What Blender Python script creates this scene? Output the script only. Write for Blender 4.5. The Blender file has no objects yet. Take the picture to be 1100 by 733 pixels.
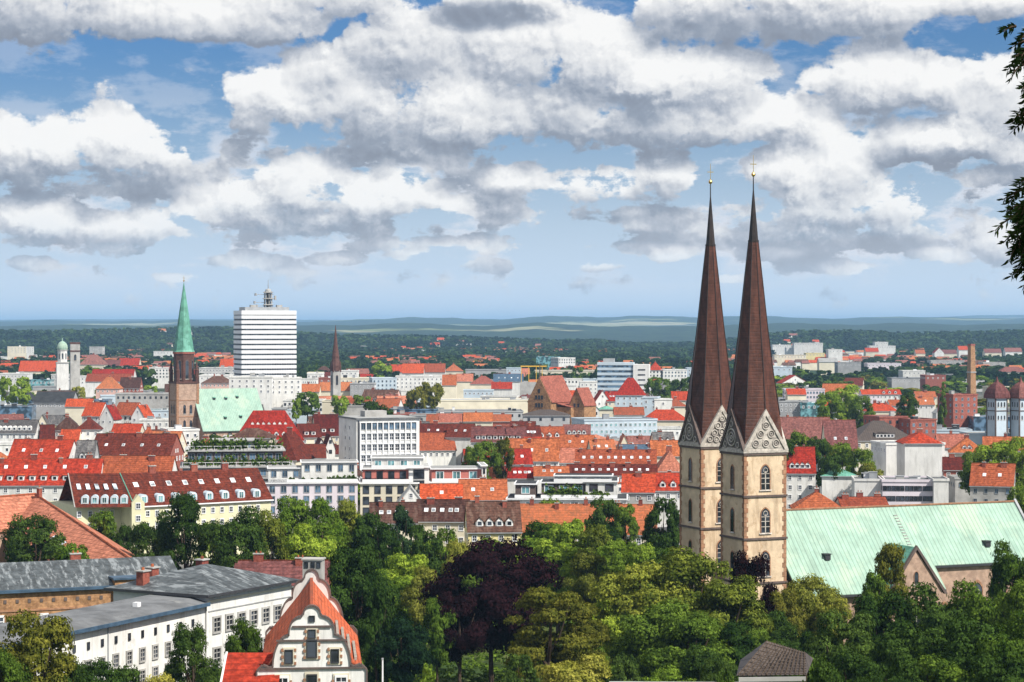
import bpy, math, random
import numpy as np
from mathutils import Vector
R = math.radians
scene = bpy.context.scene
C = scene.collection
random.seed(7)
# ------------------------------------------------------------------ camera
F = 2400.0; CX, HY, EYE = 550.0, 350.0, 60.0      # focal length in photo pixels, principal column, horizon row, eye height
cam_d = bpy.data.cameras.new('camera'); cam = bpy.data.objects.new('camera', cam_d); C.objects.link(cam)
cam.location = (0, 0, EYE); cam.rotation_euler = (R(90), 0, 0)
cam_d.sensor_width = 36; cam_d.lens = 36 * F / 1100; cam_d.shift_y = -16.5 / 1100
cam_d.clip_start = 0.5; cam_d.clip_end = 90000
scene.camera = cam
scene.view_settings.view_transform = 'Standard'; scene.view_settings.look = 'None'
scene.view_settings.exposure = 0.40; scene.view_settings.gamma = 1
HAZE = 4.8e-5
SUN_AZ, SUN_EL = 130.0, 47.0      # degrees clockwise from the view direction (+Y), elevation
# ------------------------------------------------------------------ node helpers
def nn(nt, typ, **kw):
    n = nt.nodes.new(typ)
    for k, v in kw.items():
        if k.startswith('i_'): n.inputs[k[2:].replace('_', ' ')].default_value = v
        else: setattr(n, k, v)
    return n
def lk(nt, a, b): nt.links.new(a, b)
def math_n(nt, op, a, b=None, clamp=False):
    n = nt.nodes.new('ShaderNodeMath'); n.operation = op; n.use_clamp = clamp
    for i, v in enumerate((a, b)):
        if v is None: continue
        if isinstance(v, (int, float)): n.inputs[i].default_value = v
        else: nt.links.new(v, n.inputs[i])
    return n.outputs[0]
def vm(nt, op, a, b=None, s=None):
    n = nt.nodes.new('ShaderNodeVectorMath'); n.operation = op
    for i, v in enumerate((a, b)):
        if v is None: continue
        if isinstance(v, tuple): n.inputs[i].default_value = v
        else: nt.links.new(v, n.inputs[i])
    if s is not None: n.inputs['Scale'].default_value = s
    return n.outputs['Value'] if op in ('LENGTH', 'DOT_PRODUCT', 'DISTANCE') else n.outputs['Vector']
def mixc(nt, fac, a, b, blend='MIX'):
    n = nt.nodes.new('ShaderNodeMix'); n.data_type = 'RGBA'; n.blend_type = blend
    for i, v in ((0, fac), (6, a), (7, b)):
        if isinstance(v, (int, float)): n.inputs[i].default_value = v
        elif isinstance(v, tuple): n.inputs[i].default_value = (v + (1,))[:4]
        else: nt.links.new(v, n.inputs[i])
    return n.outputs[2]
def mrange(nt, v, a, b, c=0.0, d=1.0, smooth=True):
    n = nt.nodes.new('ShaderNodeMapRange'); n.interpolation_type = 'SMOOTHSTEP' if smooth else 'LINEAR'
    nt.links.new(v, n.inputs[0])
    for i, x in ((1, a), (2, b), (3, c), (4, d)): n.inputs[i].default_value = x
    return n.outputs[0]
# ------------------------------------------------------------------ world: Nishita sky with cumulus
W = bpy.data.worlds.new('World'); scene.world = W; W.use_nodes = True
wt = W.node_tree; wt.nodes.clear()
sky = nn(wt, 'ShaderNodeTexSky', sky_type='NISHITA', sun_disc=False)
sky.sun_elevation = R(SUN_EL); sky.sun_rotation = R(SUN_AZ)
sky.altitude = 0; sky.air_density = 1.0; sky.dust_density = 1.6; sky.ozone_density = 3.0
SKYS = 0.10
# cumulus positions as directions: azimuth and elevation in degrees (x100), radii, built from (u, v, ru, rv, weight)
CL = [(30,6,130,36,1),(150,18,80,26,1),(230,22,70,24,1),(300,20,60,26,1),(350,-4,80,26,1),
      (45,168,70,34,.95),(120,160,44,34,1),(160,168,34,28,1),(110,196,60,20,.6),
      (40,236,50,22,.85),(145,244,44,22,.8),(10,262,50,10,.4),(210,255,60,14,.5),
      (300,108,46,34,1),(350,75,46,30,.9),(385,108,60,38,1),(440,50,70,44,1),(500,112,80,44,1),(560,52,80,40,1),(640,60,56,38,1),(600,120,90,38,.9),
      (700,92,60,36,1),(760,92,60,36,1),(740,128,90,26,1),(840,128,50,24,1),(885,140,24,14,.8),(470,170,60,18,.6),
      (330,196,46,34,1),(275,222,60,24,.8),(380,214,50,22,.9),(430,206,44,26,.9),(230,232,50,18,.6),(330,240,110,18,.7),
      (560,192,44,18,.7),(640,198,60,22,.8),(715,192,36,26,.9),(590,226,80,18,.6),(690,232,60,16,.6),(500,222,50,14,.5),(540,262,90,12,.45),(660,268,70,10,.4),(420,262,60,10,.4),
      (850,182,44,30,.9),(900,176,46,34,1),(880,222,70,28,.9),(950,220,46,28,.9),(870,252,60,16,.7),(970,250,40,14,.5),
      (760,14,70,30,1),(840,16,80,30,1),(940,14,80,26,1),(1040,6,60,20,.9),(530,-6,66,16,.9),
      (880,88,26,18,.6),(940,88,52,34,1),(1000,100,40,26,.9),(1070,112,50,40,1),(1010,150,100,22,1),(1090,165,40,24,.9),(960,150,60,20,.8),
      (1060,190,60,14,.6),(1080,262,46,26,.55),(265,280,40,11,.55),(130,270,34,10,.5),(40,284,36,9,.45),(360,278,32,9,.5),(440,272,30,10,.5),(520,286,36,9,.45),(590,268,30,12,.6),(640,284,34,9,.5),(720,272,30,10,.5),(835,272,30,10,.5),(905,288,40,9,.5),(1000,276,34,9,.45),(200,298,36,7,.4),(780,300,40,7,.35)]
def cloud_group():
    g = bpy.data.node_groups.new('cloud_cover', 'ShaderNodeTree')
    g.interface.new_socket('Vector', in_out='INPUT', socket_type='NodeSocketVector')
    g.interface.new_socket('Value', in_out='OUTPUT', socket_type='NodeSocketFloat')
    gi = g.nodes.new('NodeGroupInput'); go = g.nodes.new('NodeGroupOutput')
    acc = None
    for (x, y, rx, ry, w) in CL:
        c = ((x - CX) / 24.0, (HY - y) / 24.0, 0)          # ~degrees*... units of 1/100 tangent
        d = vm(g, 'SUBTRACT', gi.outputs[0], c)
        d = vm(g, 'MULTIPLY', d, (24.0 / rx, 24.0 / ry, 0))
        l = vm(g, 'DOT_PRODUCT', d, d)
        v = math_n(g, 'SUBTRACT', w, math_n(g, 'MULTIPLY', l, 0.75 if w > .6 else .9))
        if acc is None: acc = v
        else:
            n = g.nodes.new('ShaderNodeMath'); n.operation = 'SMOOTH_MAX'
            g.links.new(acc, n.inputs[0]); g.links.new(v, n.inputs[1]); n.inputs[2].default_value = 0.35
            acc = n.outputs[0]
    acc = math_n(g, 'MAXIMUM', acc, -0.66)
    lk(g, acc, go.inputs[0])
    return g
def billow_group():
    g = bpy.data.node_groups.new('cloud_billow', 'ShaderNodeTree')
    g.interface.new_socket('Vector', in_out='INPUT', socket_type='NodeSocketVector')
    g.interface.new_socket('Value', in_out='OUTPUT', socket_type='NodeSocketFloat')
    g.interface.new_socket('Soft', in_out='OUTPUT', socket_type='NodeSocketFloat')
    gi = g.nodes.new('NodeGroupInput'); go = g.nodes.new('NodeGroupOutput')
    p = vm(g, 'MULTIPLY', gi.outputs[0], (1.0, 1.12, 1.0))
    nz = nn(g, 'ShaderNodeTexNoise', noise_dimensions='2D', i_Scale=0.36, i_Detail=8.0, i_Roughness=0.60); lk(g, p, nz.inputs['Vector'])
    wv = vm(g, 'SCALE', vm(g, 'SUBTRACT', nz.outputs['Color'], (.5, .5, .5)), s=2.2)
    pw = vm(g, 'ADD', p, wv)
    vo = nn(g, 'ShaderNodeTexVoronoi', voronoi_dimensions='2D', feature='SMOOTH_F1', i_Scale=0.52, i_Detail=3.0, i_Roughness=0.5, i_Lacunarity=2.2, i_Smoothness=0.7)
    vo.normalize = True
    lk(g, pw, vo.inputs['Vector'])
    pf = math_n(g, 'SUBTRACT', 0.45, vo.outputs['Distance'])
    n1 = math_n(g, 'SUBTRACT', nz.outputs['Fac'], 0.5)
    v = math_n(g, 'ADD', math_n(g, 'MULTIPLY', pf, 1.25), math_n(g, 'MULTIPLY', n1, 1.7))
    lk(g, v, go.inputs[0]); lk(g, n1, go.inputs[1])
    return g
# lit heads and shaded bases painted by hand into the cloud banks
CV = [(310,95,60,26,.9),(500,100,70,34,.8),(735,60,80,30,.9),(850,128,60,22,.8),(610,45,60,28,.6),(330,185,60,20,1),(420,205,60,18,.8),
      (880,175,60,26,1),(930,225,60,22,.6),(940,85,50,24,.8),(1050,125,50,24,1),(60,145,60,18,.8),(150,140,40,18,.8),(50,225,40,14,1),(280,32,130,10,.5),
      (370,168,110,16,-1),(640,155,150,16,-1),(690,106,52,14,-1.2),(800,18,110,26,-1.2),(535,2,70,18,-1.3),(560,228,110,16,-.5),
      (60,190,100,16,-.7),(140,46,170,12,-.9),(700,215,60,22,-.5),(900,250,110,14,-.6),(1020,178,90,12,-.8),(940,130,60,16,-.7),(590,100,50,22,-.6),(350,245,120,14,-.6)]
def accent_group():
    g = bpy.data.node_groups.new('cloud_shading', 'ShaderNodeTree')
    g.interface.new_socket('Vector', in_out='INPUT', socket_type='NodeSocketVector')
    g.interface.new_socket('Value', in_out='OUTPUT', socket_type='NodeSocketFloat')
    gi = g.nodes.new('NodeGroupInput'); go = g.nodes.new('NodeGroupOutput')
    acc = None
    for (x, y, rx, ry, w) in CV:
        d = vm(g, 'MULTIPLY', vm(g, 'SUBTRACT', gi.outputs[0], ((x - CX) / 24.0, (HY - y) / 24.0, 0)), (24.0 / rx, 24.0 / ry, 0))
        v = math_n(g, 'MULTIPLY', math_n(g, 'SUBTRACT', 1.0, math_n(g, 'MULTIPLY', vm(g, 'DOT_PRODUCT', d, d), 0.55), clamp=True), w)
        acc = v if acc is None else math_n(g, 'ADD', acc, v)
    lk(g, acc, go.inputs[0]); return g
cg, bg_ = cloud_group(), billow_group()
tc = nn(wt, 'ShaderNodeTexCoord')
dirv = vm(wt, 'NORMALIZE', tc.outputs['Generated'])
sp = nn(wt, 'ShaderNodeSeparateXYZ'); lk(wt, dirv, sp.inputs[0])
az = math_n(wt, 'MULTIPLY', math_n(wt, 'ARCTAN2', sp.outputs[0], sp.outputs[1]), 100.0)
el = math_n(wt, 'MULTIPLY', math_n(wt, 'ARCSINE', sp.outputs[2]), 100.0)
cb = nn(wt, 'ShaderNodeCombineXYZ'); lk(wt, az, cb.inputs[0]); lk(wt, el, cb.inputs[1])
P = cb.outputs[0]
def grp(g, vec):
    n = wt.nodes.new('ShaderNodeGroup'); n.node_tree = g; lk(wt, vec, n.inputs[0]); return n
c0 = grp(cg, P).outputs[0]; c1 = grp(cg, vm(wt, 'ADD', P, (0.35, 1.15, 0))).outputs[0]
b0n = grp(bg_, P); b0 = b0n.outputs[0]; b1n = grp(bg_, vm(wt, 'ADD', P, (0.16, 0.26, 0))); b1 = b1n.outputs[0]
# overhead clouds, unseen and added for white ambient light, are plain noise cover
dens = math_n(wt, 'ADD', math_n(wt, 'MULTIPLY', c0, .86), math_n(wt, 'MULTIPLY', b0, 1.45))
veil = nn(wt, 'ShaderNodeTexNoise', noise_dimensions='2D', i_Scale=.30, i_Detail=6.0, i_Roughness=.62); lk(wt, vm(wt, 'MULTIPLY', P, (.62, 1.5, 1)), veil.inputs['Vector'])
lowz = math_n(wt, 'MULTIPLY', mrange(wt, el, 1.2, 3.0), mrange(wt, el, 6.5, 10.0, 1, .35))   # many small cumulus low over the land
dens = math_n(wt, 'ADD', dens, math_n(wt, 'MULTIPLY', lowz, math_n(wt, 'MULTIPLY', math_n(wt, 'SUBTRACT', veil.outputs['Fac'], .455), 4.6)))
dens = math_n(wt, 'ADD', dens, mrange(wt, el, 17, 30, 0, .95))       # unseen overhead cover added to whiten ambient light, broken by the same billows
alpha = mrange(wt, dens, 0.08, 0.50)
lowf = mrange(wt, el, 1.0, 6.0)                                    # towards the horizon the clouds thin out
alpha = math_n(wt, 'MULTIPLY', alpha, math_n(wt, 'ADD', math_n(wt, 'MULTIPLY', lowf, 0.42), 0.54))
big = math_n(wt, 'SUBTRACT', c0, c1)                               # >0 on the tops, <0 on the bases
fine = math_n(wt, 'SUBTRACT', b0, b1)
thick = mrange(wt, dens, 0.15, 1.1, 0, 1)
lit = math_n(wt, 'ADD', math_n(wt, 'MULTIPLY', big, 0.42), math_n(wt, 'MULTIPLY', fine, 0.70))
lit = math_n(wt, 'ADD', lit, math_n(wt, 'MULTIPLY', thick, -0.10))
cbw = nn(wt, 'ShaderNodeCombineXYZ'); lk(wt, math_n(wt, 'MULTIPLY', b0n.outputs[1], 7.0), cbw.inputs[0]); lk(wt, math_n(wt, 'MULTIPLY', b0, 1.6), cbw.inputs[1])
acn = grp(accent_group(), vm(wt, 'ADD', P, cbw.outputs[0]))
lit = math_n(wt, 'ADD', lit, math_n(wt, 'MULTIPLY', acn.outputs[0], 0.26))
lit = math_n(wt, 'ADD', lit, 0.665, clamp=True)
ramp = nn(wt, 'ShaderNodeValToRGB'); lk(wt, lit, ramp.inputs[0])
e = ramp.color_ramp.elements; e[0].position = 0.0; e[0].color = (.25, .28, .34, 1); e[1].position = 1.0; e[1].color = (.95, .94, .92, 1)
for p_, c_ in ((.25, (.30, .34, .41)), (.5, (.47, .50, .56)), (.70, (.70, .71, .73))):
    k = ramp.color_ramp.elements.new(p_); k.color = c_ + (1,)
cloudc = vm(wt, 'SCALE', ramp.outputs[0], s=0.80 / SKYS)
skyc = mixc(wt, 1.0, sky.outputs[0], (0.30, 0.50, 0.76), 'MULTIPLY')
low = mrange(wt, el, -1.0, 13.0, 0.92, 0.0)                        # pale summer haze low in the sky
skyc = mixc(wt, low, skyc, (.57 / SKYS, .67 / SKYS, .79 / SKYS))
va = math_n(wt, 'MULTIPLY', mrange(wt, veil.outputs['Fac'], .45, .60), math_n(wt, 'MULTIPLY', mrange(wt, el, 1.0, 3.6, 0, .85), mrange(wt, el, 6.0, 10.5, 1, .30)))
skyc = mixc(wt, va, skyc, (.62 / SKYS, .63 / SKYS, .67 / SKYS))
mixs = mixc(wt, alpha, skyc, cloudc)
bgn = nn(wt, 'ShaderNodeBackground', i_Strength=SKYS); lk(wt, mixs, bgn.inputs[0])
W.cycles.sampling_method = 'MANUAL'; W.cycles.sample_map_resolution = 128
wo = nn(wt, 'ShaderNodeOutputWorld'); lk(wt, bgn.outputs[0], wo.inputs[0])
# ------------------------------------------------------------------ sun
sd = bpy.data.lights.new('sun', 'SUN'); so = bpy.data.objects.new('sun', sd); C.objects.link(so)
sd.energy = 4.8; sd.angle = R(0.53); sd.color = (1.0, 0.95, 0.87)
sv = Vector((math.sin(R(SUN_AZ)) * math.cos(R(SUN_EL)), math.cos(R(SUN_AZ)) * math.cos(R(SUN_EL)), math.sin(R(SUN_EL))))
so.rotation_euler = (-sv).to_track_quat('-Z', 'Y').to_euler()
so.location = (60, -40, 160)
# ------------------------------------------------------------------ materials (all procedural)
MATS = {}
def base_mat(name, col, rough=.85, var=.25, scale=.5, spec=.3, metal=0, stripe=None, bump=None, dirt=0, rnd=0.0, col2=None, patch=None, streak=None):
    """Principled surface: noise-varied colour; stripe=(axis, period, depth) tile courses / seams; rnd = per-object value shift."""
    m = bpy.data.materials.new(name); m.use_nodes = True; nt = m.node_tree; b = nt.nodes['Principled BSDF']
    b.inputs['Roughness'].default_value = rough; b.inputs['Specular IOR Level'].default_value = spec; b.inputs['Metallic'].default_value = metal
    geo = nn(nt, 'ShaderNodeNewGeometry'); tco = nn(nt, 'ShaderNodeTexCoord')
    nz = nn(nt, 'ShaderNodeTexNoise', i_Scale=scale, i_Detail=4.0, i_Roughness=.65); lk(nt, geo.outputs['Position'], nz.inputs['Vector'])
    f = mrange(nt, nz.outputs['Fac'], .3, .7)
    lo = tuple(c * (1 - var) for c in col); hi = tuple(min(1, c * (1 + var)) for c in (col2 or col))
    c = mixc(nt, f, lo, hi)
    if patch:                                                     # blotches of weathering in their own colour
        pn = nn(nt, 'ShaderNodeTexNoise', i_Scale=patch[1], i_Detail=5.0, i_Roughness=.7); lk(nt, geo.outputs['Position'], pn.inputs['Vector'])
        c = mixc(nt, mrange(nt, pn.outputs['Fac'], patch[2], patch[2] + .12, 0, patch[3]), c, patch[0])
    if streak:                                                    # run-off streaks down the slope: (scale across, along, colour, strength)
        sn = nn(nt, 'ShaderNodeTexNoise', i_Scale=1.0, i_Detail=4.0, i_Roughness=.7); mp_ = vm(nt, 'MULTIPLY', tco.outputs['Object'], (streak[0], streak[1], streak[1])); lk(nt, mp_, sn.inputs['Vector'])
        c = mixc(nt, mrange(nt, sn.outputs['Fac'], .50, .62, 0, streak[3]), c, streak[2])
        sn2 = nn(nt, 'ShaderNodeTexNoise', i_Scale=1.0, i_Detail=3.0, i_Roughness=.7); mp2 = vm(nt, 'MULTIPLY', tco.outputs['Object'], (streak[0] * .6, streak[1] * .7, streak[1] * .7)); lk(nt, vm(nt, 'ADD', mp2, (31.7, 9.1, 4.2)), sn2.inputs['Vector'])
        c = mixc(nt, mrange(nt, sn2.outputs['Fac'], .53, .66, 0, streak[3] * .8), c, tuple(x * .45 for x in col))
    hgt = None
    if stripe:
        ax, per, dep = stripe
        s = nn(nt, 'ShaderNodeSeparateXYZ'); lk(nt, tco.outputs['Object'], s.inputs[0])
        w = math_n(nt, 'FRACT', math_n(nt, 'DIVIDE', s.outputs[ax], per))
        g = math_n(nt, 'ABSOLUTE', math_n(nt, 'SUBTRACT', w, .5)); g = mrange(nt, g, .36, .5)
        c = mixc(nt, math_n(nt, 'MULTIPLY', g, dep), c, tuple(x * .35 for x in col)); hgt = g
    if rnd:
        oi = nn(nt, 'ShaderNodeObjectInfo'); hs = nn(nt, 'ShaderNodeHueSaturation')
        v = mrange(nt, oi.outputs['Random'], 0, 1, 1 - rnd, 1 + rnd, smooth=False); lk(nt, v, hs.inputs['Value'])
        h = mrange(nt, oi.outputs['Random'], 0, 1, .5 - rnd * .005, .5 + rnd * .05, smooth=False); lk(nt, h, hs.inputs['Hue'])
        lk(nt, c, hs.inputs['Color']); c = hs.outputs[0]
    lk(nt, c, b.inputs['Base Color'])
    if bump:
        bn = nn(nt, 'ShaderNodeTexNoise', i_Scale=bump[0], i_Detail=3.0); lk(nt, geo.outputs['Position'], bn.inputs['Vector'])
        bb = nn(nt, 'ShaderNodeBump', i_Strength=bump[1], i_Distance=bump[2])
        hh = bn.outputs['Fac'] if hgt is None else math_n(nt, 'SUBTRACT', bn.outputs['Fac'], hgt)
        lk(nt, hh, bb.inputs['Height']); lk(nt, bb.outputs[0], b.inputs['Normal'])
    MATS[name] = m; return m
def tiles(name, col, rnd=.30, col2=None, patch=None): return base_mat(name, col, .85, .42, 1.3, .10, stripe=(2, .55, .45), bump=(2.5, .6, .14), rnd=rnd, col2=col2, patch=patch, streak=(.9, .22, patch[0] if patch else col, .6))
tiles('tile_red', (.36, .030, .020), patch=((.16, .02, .015), .35, .58, .6))
tiles('tile_orange', (.31, .070, .036), patch=((.22, .05, .03), .3, .58, .6))
tiles('tile_clay', (.50, .115, .05), rnd=0, patch=((.38, .12, .07), .5, .56, .5))
tiles('tile_pink', (.36, .115, .085), patch=((.26, .08, .06), .3, .56, .6))
tiles('tile_terracotta', (.40, .13, .065), col2=(.34, .075, .04), patch=((.22, .08, .05), .5, .52, .7))
tiles('tile_dark', (.105, .016, .014), patch=((.05, .015, .015), .4, .55, .6))
tiles('tile_brown', (.085, .038, .03), patch=((.16, .10, .08), .3, .58, .5))
tiles('tile_mauve', (.20, .075, .07), patch=((.12, .05, .05), .2, .55, .6))
tiles('tile_grey', (.09, .085, .085), patch=((.2, .19, .18), .3, .6, .5))
base_mat('slate', (.065, .075, .08), .6, .45, .8, .4, stripe=(2, .5, .3), bump=(3, .5, .1), patch=((.20, .22, .23), .55, .55, .4), streak=(1.1, .28, (.24, .26, .27), .85))
base_mat('slate_blue', (.05, .09, .14), .5, .3, .6, .4, stripe=(2, .6, .3))
base_mat('felt_grey', (.13, .135, .14), .9, .3, .25, .2, rnd=.3, patch=((.26, .26, .25), .2, .56, .6))
base_mat('felt_light', (.34, .34, .33), .9, .25, .2, .2, rnd=.25, patch=((.16, .16, .16), .2, .52, .7))
base_mat('felt_dark', (.04, .042, .045), .85, .3, .3, .2, rnd=.3)
base_mat('felt_green', (.07, .11, .07), .9, .3, .3, .2)
base_mat('copper_green', (.29, .425, .34), .65, .12, .35, .3, stripe=(0, .85, .50), bump=(2, .5, .1), patch=((.40, .50, .38), .10, .5, .7), streak=(.8, .10, (.26, .44, .36), .30))
base_mat('copper_green_flat', (.11, .30, .22), .6, .25, .4, .3, stripe=(0, .9, .4), patch=((.20, .48, .38), .3, .5, .6))
base_mat('copper_brown', (.075, .026, .016), .5, .30, 1.0, .35, stripe=(2, .62, .3), bump=(3, .3, .06), patch=((.05, .018, .012), .9, .52, .7), streak=(1.6, .12, (.135, .047, .028), .6))
base_mat('copper_black', (.03, .022, .02), .5, .30, 1.0, .35)
base_mat('belfry_brown', (.10, .045, .035), .8, .3, .8)
base_mat('white_plaster', (.70, .69, .66), .9, .10, .15, .2, rnd=.12, patch=((.48, .47, .44), .25, .58, .6), streak=(.9, .12, (.46, .45, .42), .35))
base_mat('warm_plaster', (.66, .60, .47), .9, .10, .15, .2, rnd=.10, patch=((.45, .40, .31), .25, .60, .5))
base_mat('yellow_plaster', (.68, .58, .30), .9, .10, .15, .2, rnd=.08)
base_mat('pale_yellow_plaster', (.66, .63, .42), .9, .10, .15, .2)
base_mat('grey_plaster', (.34, .34, .34), .9, .15, .15, .2, rnd=.2)
base_mat('blue_plaster', (.48, .56, .62), .9, .10, .15, .2)
base_mat('mauve_plaster', (.66, .60, .64), .9, .10, .15, .2)
base_mat('pink_plaster', (.62, .40, .34), .9, .15, .15, .2)
base_mat('concrete', (.38, .37, .35), .9, .2, .2, .2)
base_mat('red_brick', (.30, .10, .075), .9, .3, 1.5, .2, stripe=(2, .4, .25))
base_mat('red_panel', (.48, .16, .13), .8, .12, .5)
base_mat('brown_brick', (.36, .20, .10), .9, .38, 1.1, .2, stripe=(2, .45, .35), patch=((.20, .10, .05), .6, .52, .6))
base_mat('rosy_stone', (.40, .275, .205), .9, .22, .9, .2, patch=((.27, .17, .13), .5, .55, .6))
base_mat('church_plaster', (.66, .51, .35), .9, .12, .6, .2, patch=((.44, .30, .18), .45, .54, .7), bump=(1.5, .3, .1), streak=(.9, .14, (.42, .30, .19), .5))
base_mat('church_sandstone', (.36, .20, .12), .9, .35, 1.6, .2, stripe=(2, .8, .5), patch=((.26, .11, .06), .8, .5, .6))
base_mat('tracery_stone', (.46, .42, .37), .9, .25, 1.2, .2, patch=((.22, .19, .17), 1.0, .52, .7))
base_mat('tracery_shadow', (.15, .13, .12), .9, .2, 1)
base_mat('dark_stone', (.12, .09, .08), .9, .2, 1)
base_mat('white_metal', (.78, .78, .78), .5, .05, .3, .4)
base_mat('grey_metal', (.30, .31, .32), .5, .15, .5, .5)
base_mat('dark_metal', (.04, .04, .045), .5, .2, .5, .5)
base_mat('gold', (.80, .55, .22), .3, .1, .5, .5, metal=1)
base_mat('chimney_brick', (.24, .065, .05), .9, .3, 2, .2, rnd=.2)
base_mat('crane_yellow', (.70, .42, .05), .6, .1, .5)
base_mat('awning_red', (.60, .03, .03), .8, .1, .5)
base_mat('bark', (.07, .05, .035), .95, .3, 3, .1)
base_mat('asphalt', (.055, .055, .058), .9, .2, .3, .2)
base_mat('wood_fence', (.30, .27, .23), .9, .2, 1)
base_mat('tin_brown', (.075, .058, .05), .6, .2, .8, .3, stripe=(0, .9, .8), bump=(3, .3, .1))
def glass_mat(name, col, rough):
    m = bpy.data.materials.new(name); m.use_nodes = True; nt = m.node_tree; b = nt.nodes['Principled BSDF']
    geo = nn(nt, 'ShaderNodeNewGeometry'); nz = nn(nt, 'ShaderNodeTexNoise', i_Scale=.35, i_Detail=1.0); lk(nt, geo.outputs['Position'], nz.inputs['Vector'])
    lk(nt, mixc(nt, mrange(nt, nz.outputs['Fac'], .4, .62), tuple(c * .45 for c in col), tuple(c * 1.8 for c in col)), b.inputs['Base Color'])
    b.inputs['Roughness'].default_value = rough; b.inputs['Specular IOR Level'].default_value = .6
    MATS[name] = m
glass_mat('glass_dark', (.035, .042, .055), .12)
glass_mat('glass_blue', (.07, .12, .18), .15)
glass_mat('glass_teal', (.10, .22, .24), .2)
glass_mat('glass_skylight', (.42, .46, .50), .25)  # pale base colour stands in for the reflected sky
def leaf_mat(name, col, hi, trans=.30, var=.35, sc=.45):
    m = bpy.data.materials.new(name); m.use_nodes = True; nt = m.node_tree; nt.nodes.clear()
    geo = nn(nt, 'ShaderNodeNewGeometry'); oi = nn(nt, 'ShaderNodeObjectInfo')
    n1 = nn(nt, 'ShaderNodeTexNoise', i_Scale=sc, i_Detail=5.0, i_Roughness=.75); lk(nt, geo.outputs['Position'], n1.inputs['Vector'])
    c = mixc(nt, mrange(nt, n1.outputs['Fac'], .32, .68), col, hi)
    n2 = nn(nt, 'ShaderNodeTexNoise', i_Scale=2.6 if sc > .1 else sc * 6, i_Detail=3.0, i_Roughness=.8); lk(nt, geo.outputs['Position'], n2.inputs['Vector'])
    c = mixc(nt, 1.0, c, mixc(nt, mrange(nt, n2.outputs['Fac'], .36, .64), (.42, .46, .44), (1.55, 1.50, 1.35)), 'MULTIPLY')   # speckle painting shaded gaps and highlights into the leaf colour
    hs = nn(nt, 'ShaderNodeHueSaturation'); lk(nt, c, hs.inputs['Color'])
    lk(nt, mrange(nt, oi.outputs['Random'], 0, 1, 1 - var, 1 + var, smooth=False), hs.inputs['Value'])
    lk(nt, mrange(nt, oi.outputs['Random'], 0, 1, .515, .485, smooth=False), hs.inputs['Hue'])
    d = nn(nt, 'ShaderNodeBsdfDiffuse'); t = nn(nt, 'ShaderNodeBsdfTranslucent')
    lk(nt, hs.outputs[0], d.inputs[0]); lk(nt, mixc(nt, 1.0, hs.outputs[0], (1.25, 1.25, .6), 'MULTIPLY'), t.inputs[0])
    x = nn(nt, 'ShaderNodeMixShader'); x.inputs[0].default_value = trans
    lk(nt, d.outputs[0], x.inputs[1]); lk(nt, t.outputs[0], x.inputs[2])
    o = nn(nt, 'ShaderNodeOutputMaterial'); lk(nt, x.outputs[0], o.inputs[0]); MATS[name] = m
leaf_mat('leaf_dark', (.016, .036, .010), (.075, .130, .026))
leaf_mat('leaf_mid', (.036, .072, .012), (.160, .240, .036))
leaf_mat('leaf_bright', (.090, .160, .018), (.270, .370, .050))
leaf_mat('leaf_yellow', (.13, .15, .022), (.33, .33, .07))
leaf_mat('leaf_olive', (.070, .085, .016), (.21, .20, .035))
leaf_mat('leaf_sunny', (.055, .085, .014), (.260, .290, .048))  # sunlit highlights and dark shade put into the two leaf colours
leaf_mat('leaf_purple', (.006, .003, .005), (.021, .008, .010), .12)
leaf_mat('leaf_conifer', (.012, .030, .016), (.030, .060, .024), .15)
leaf_mat('leaf_far', (.012, .030, .012), (.075, .115, .028), .2, .2, .0035)
leaf_mat('leaf_near', (.014, .026, .010), (.035, .055, .018), .3, .1)
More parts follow.
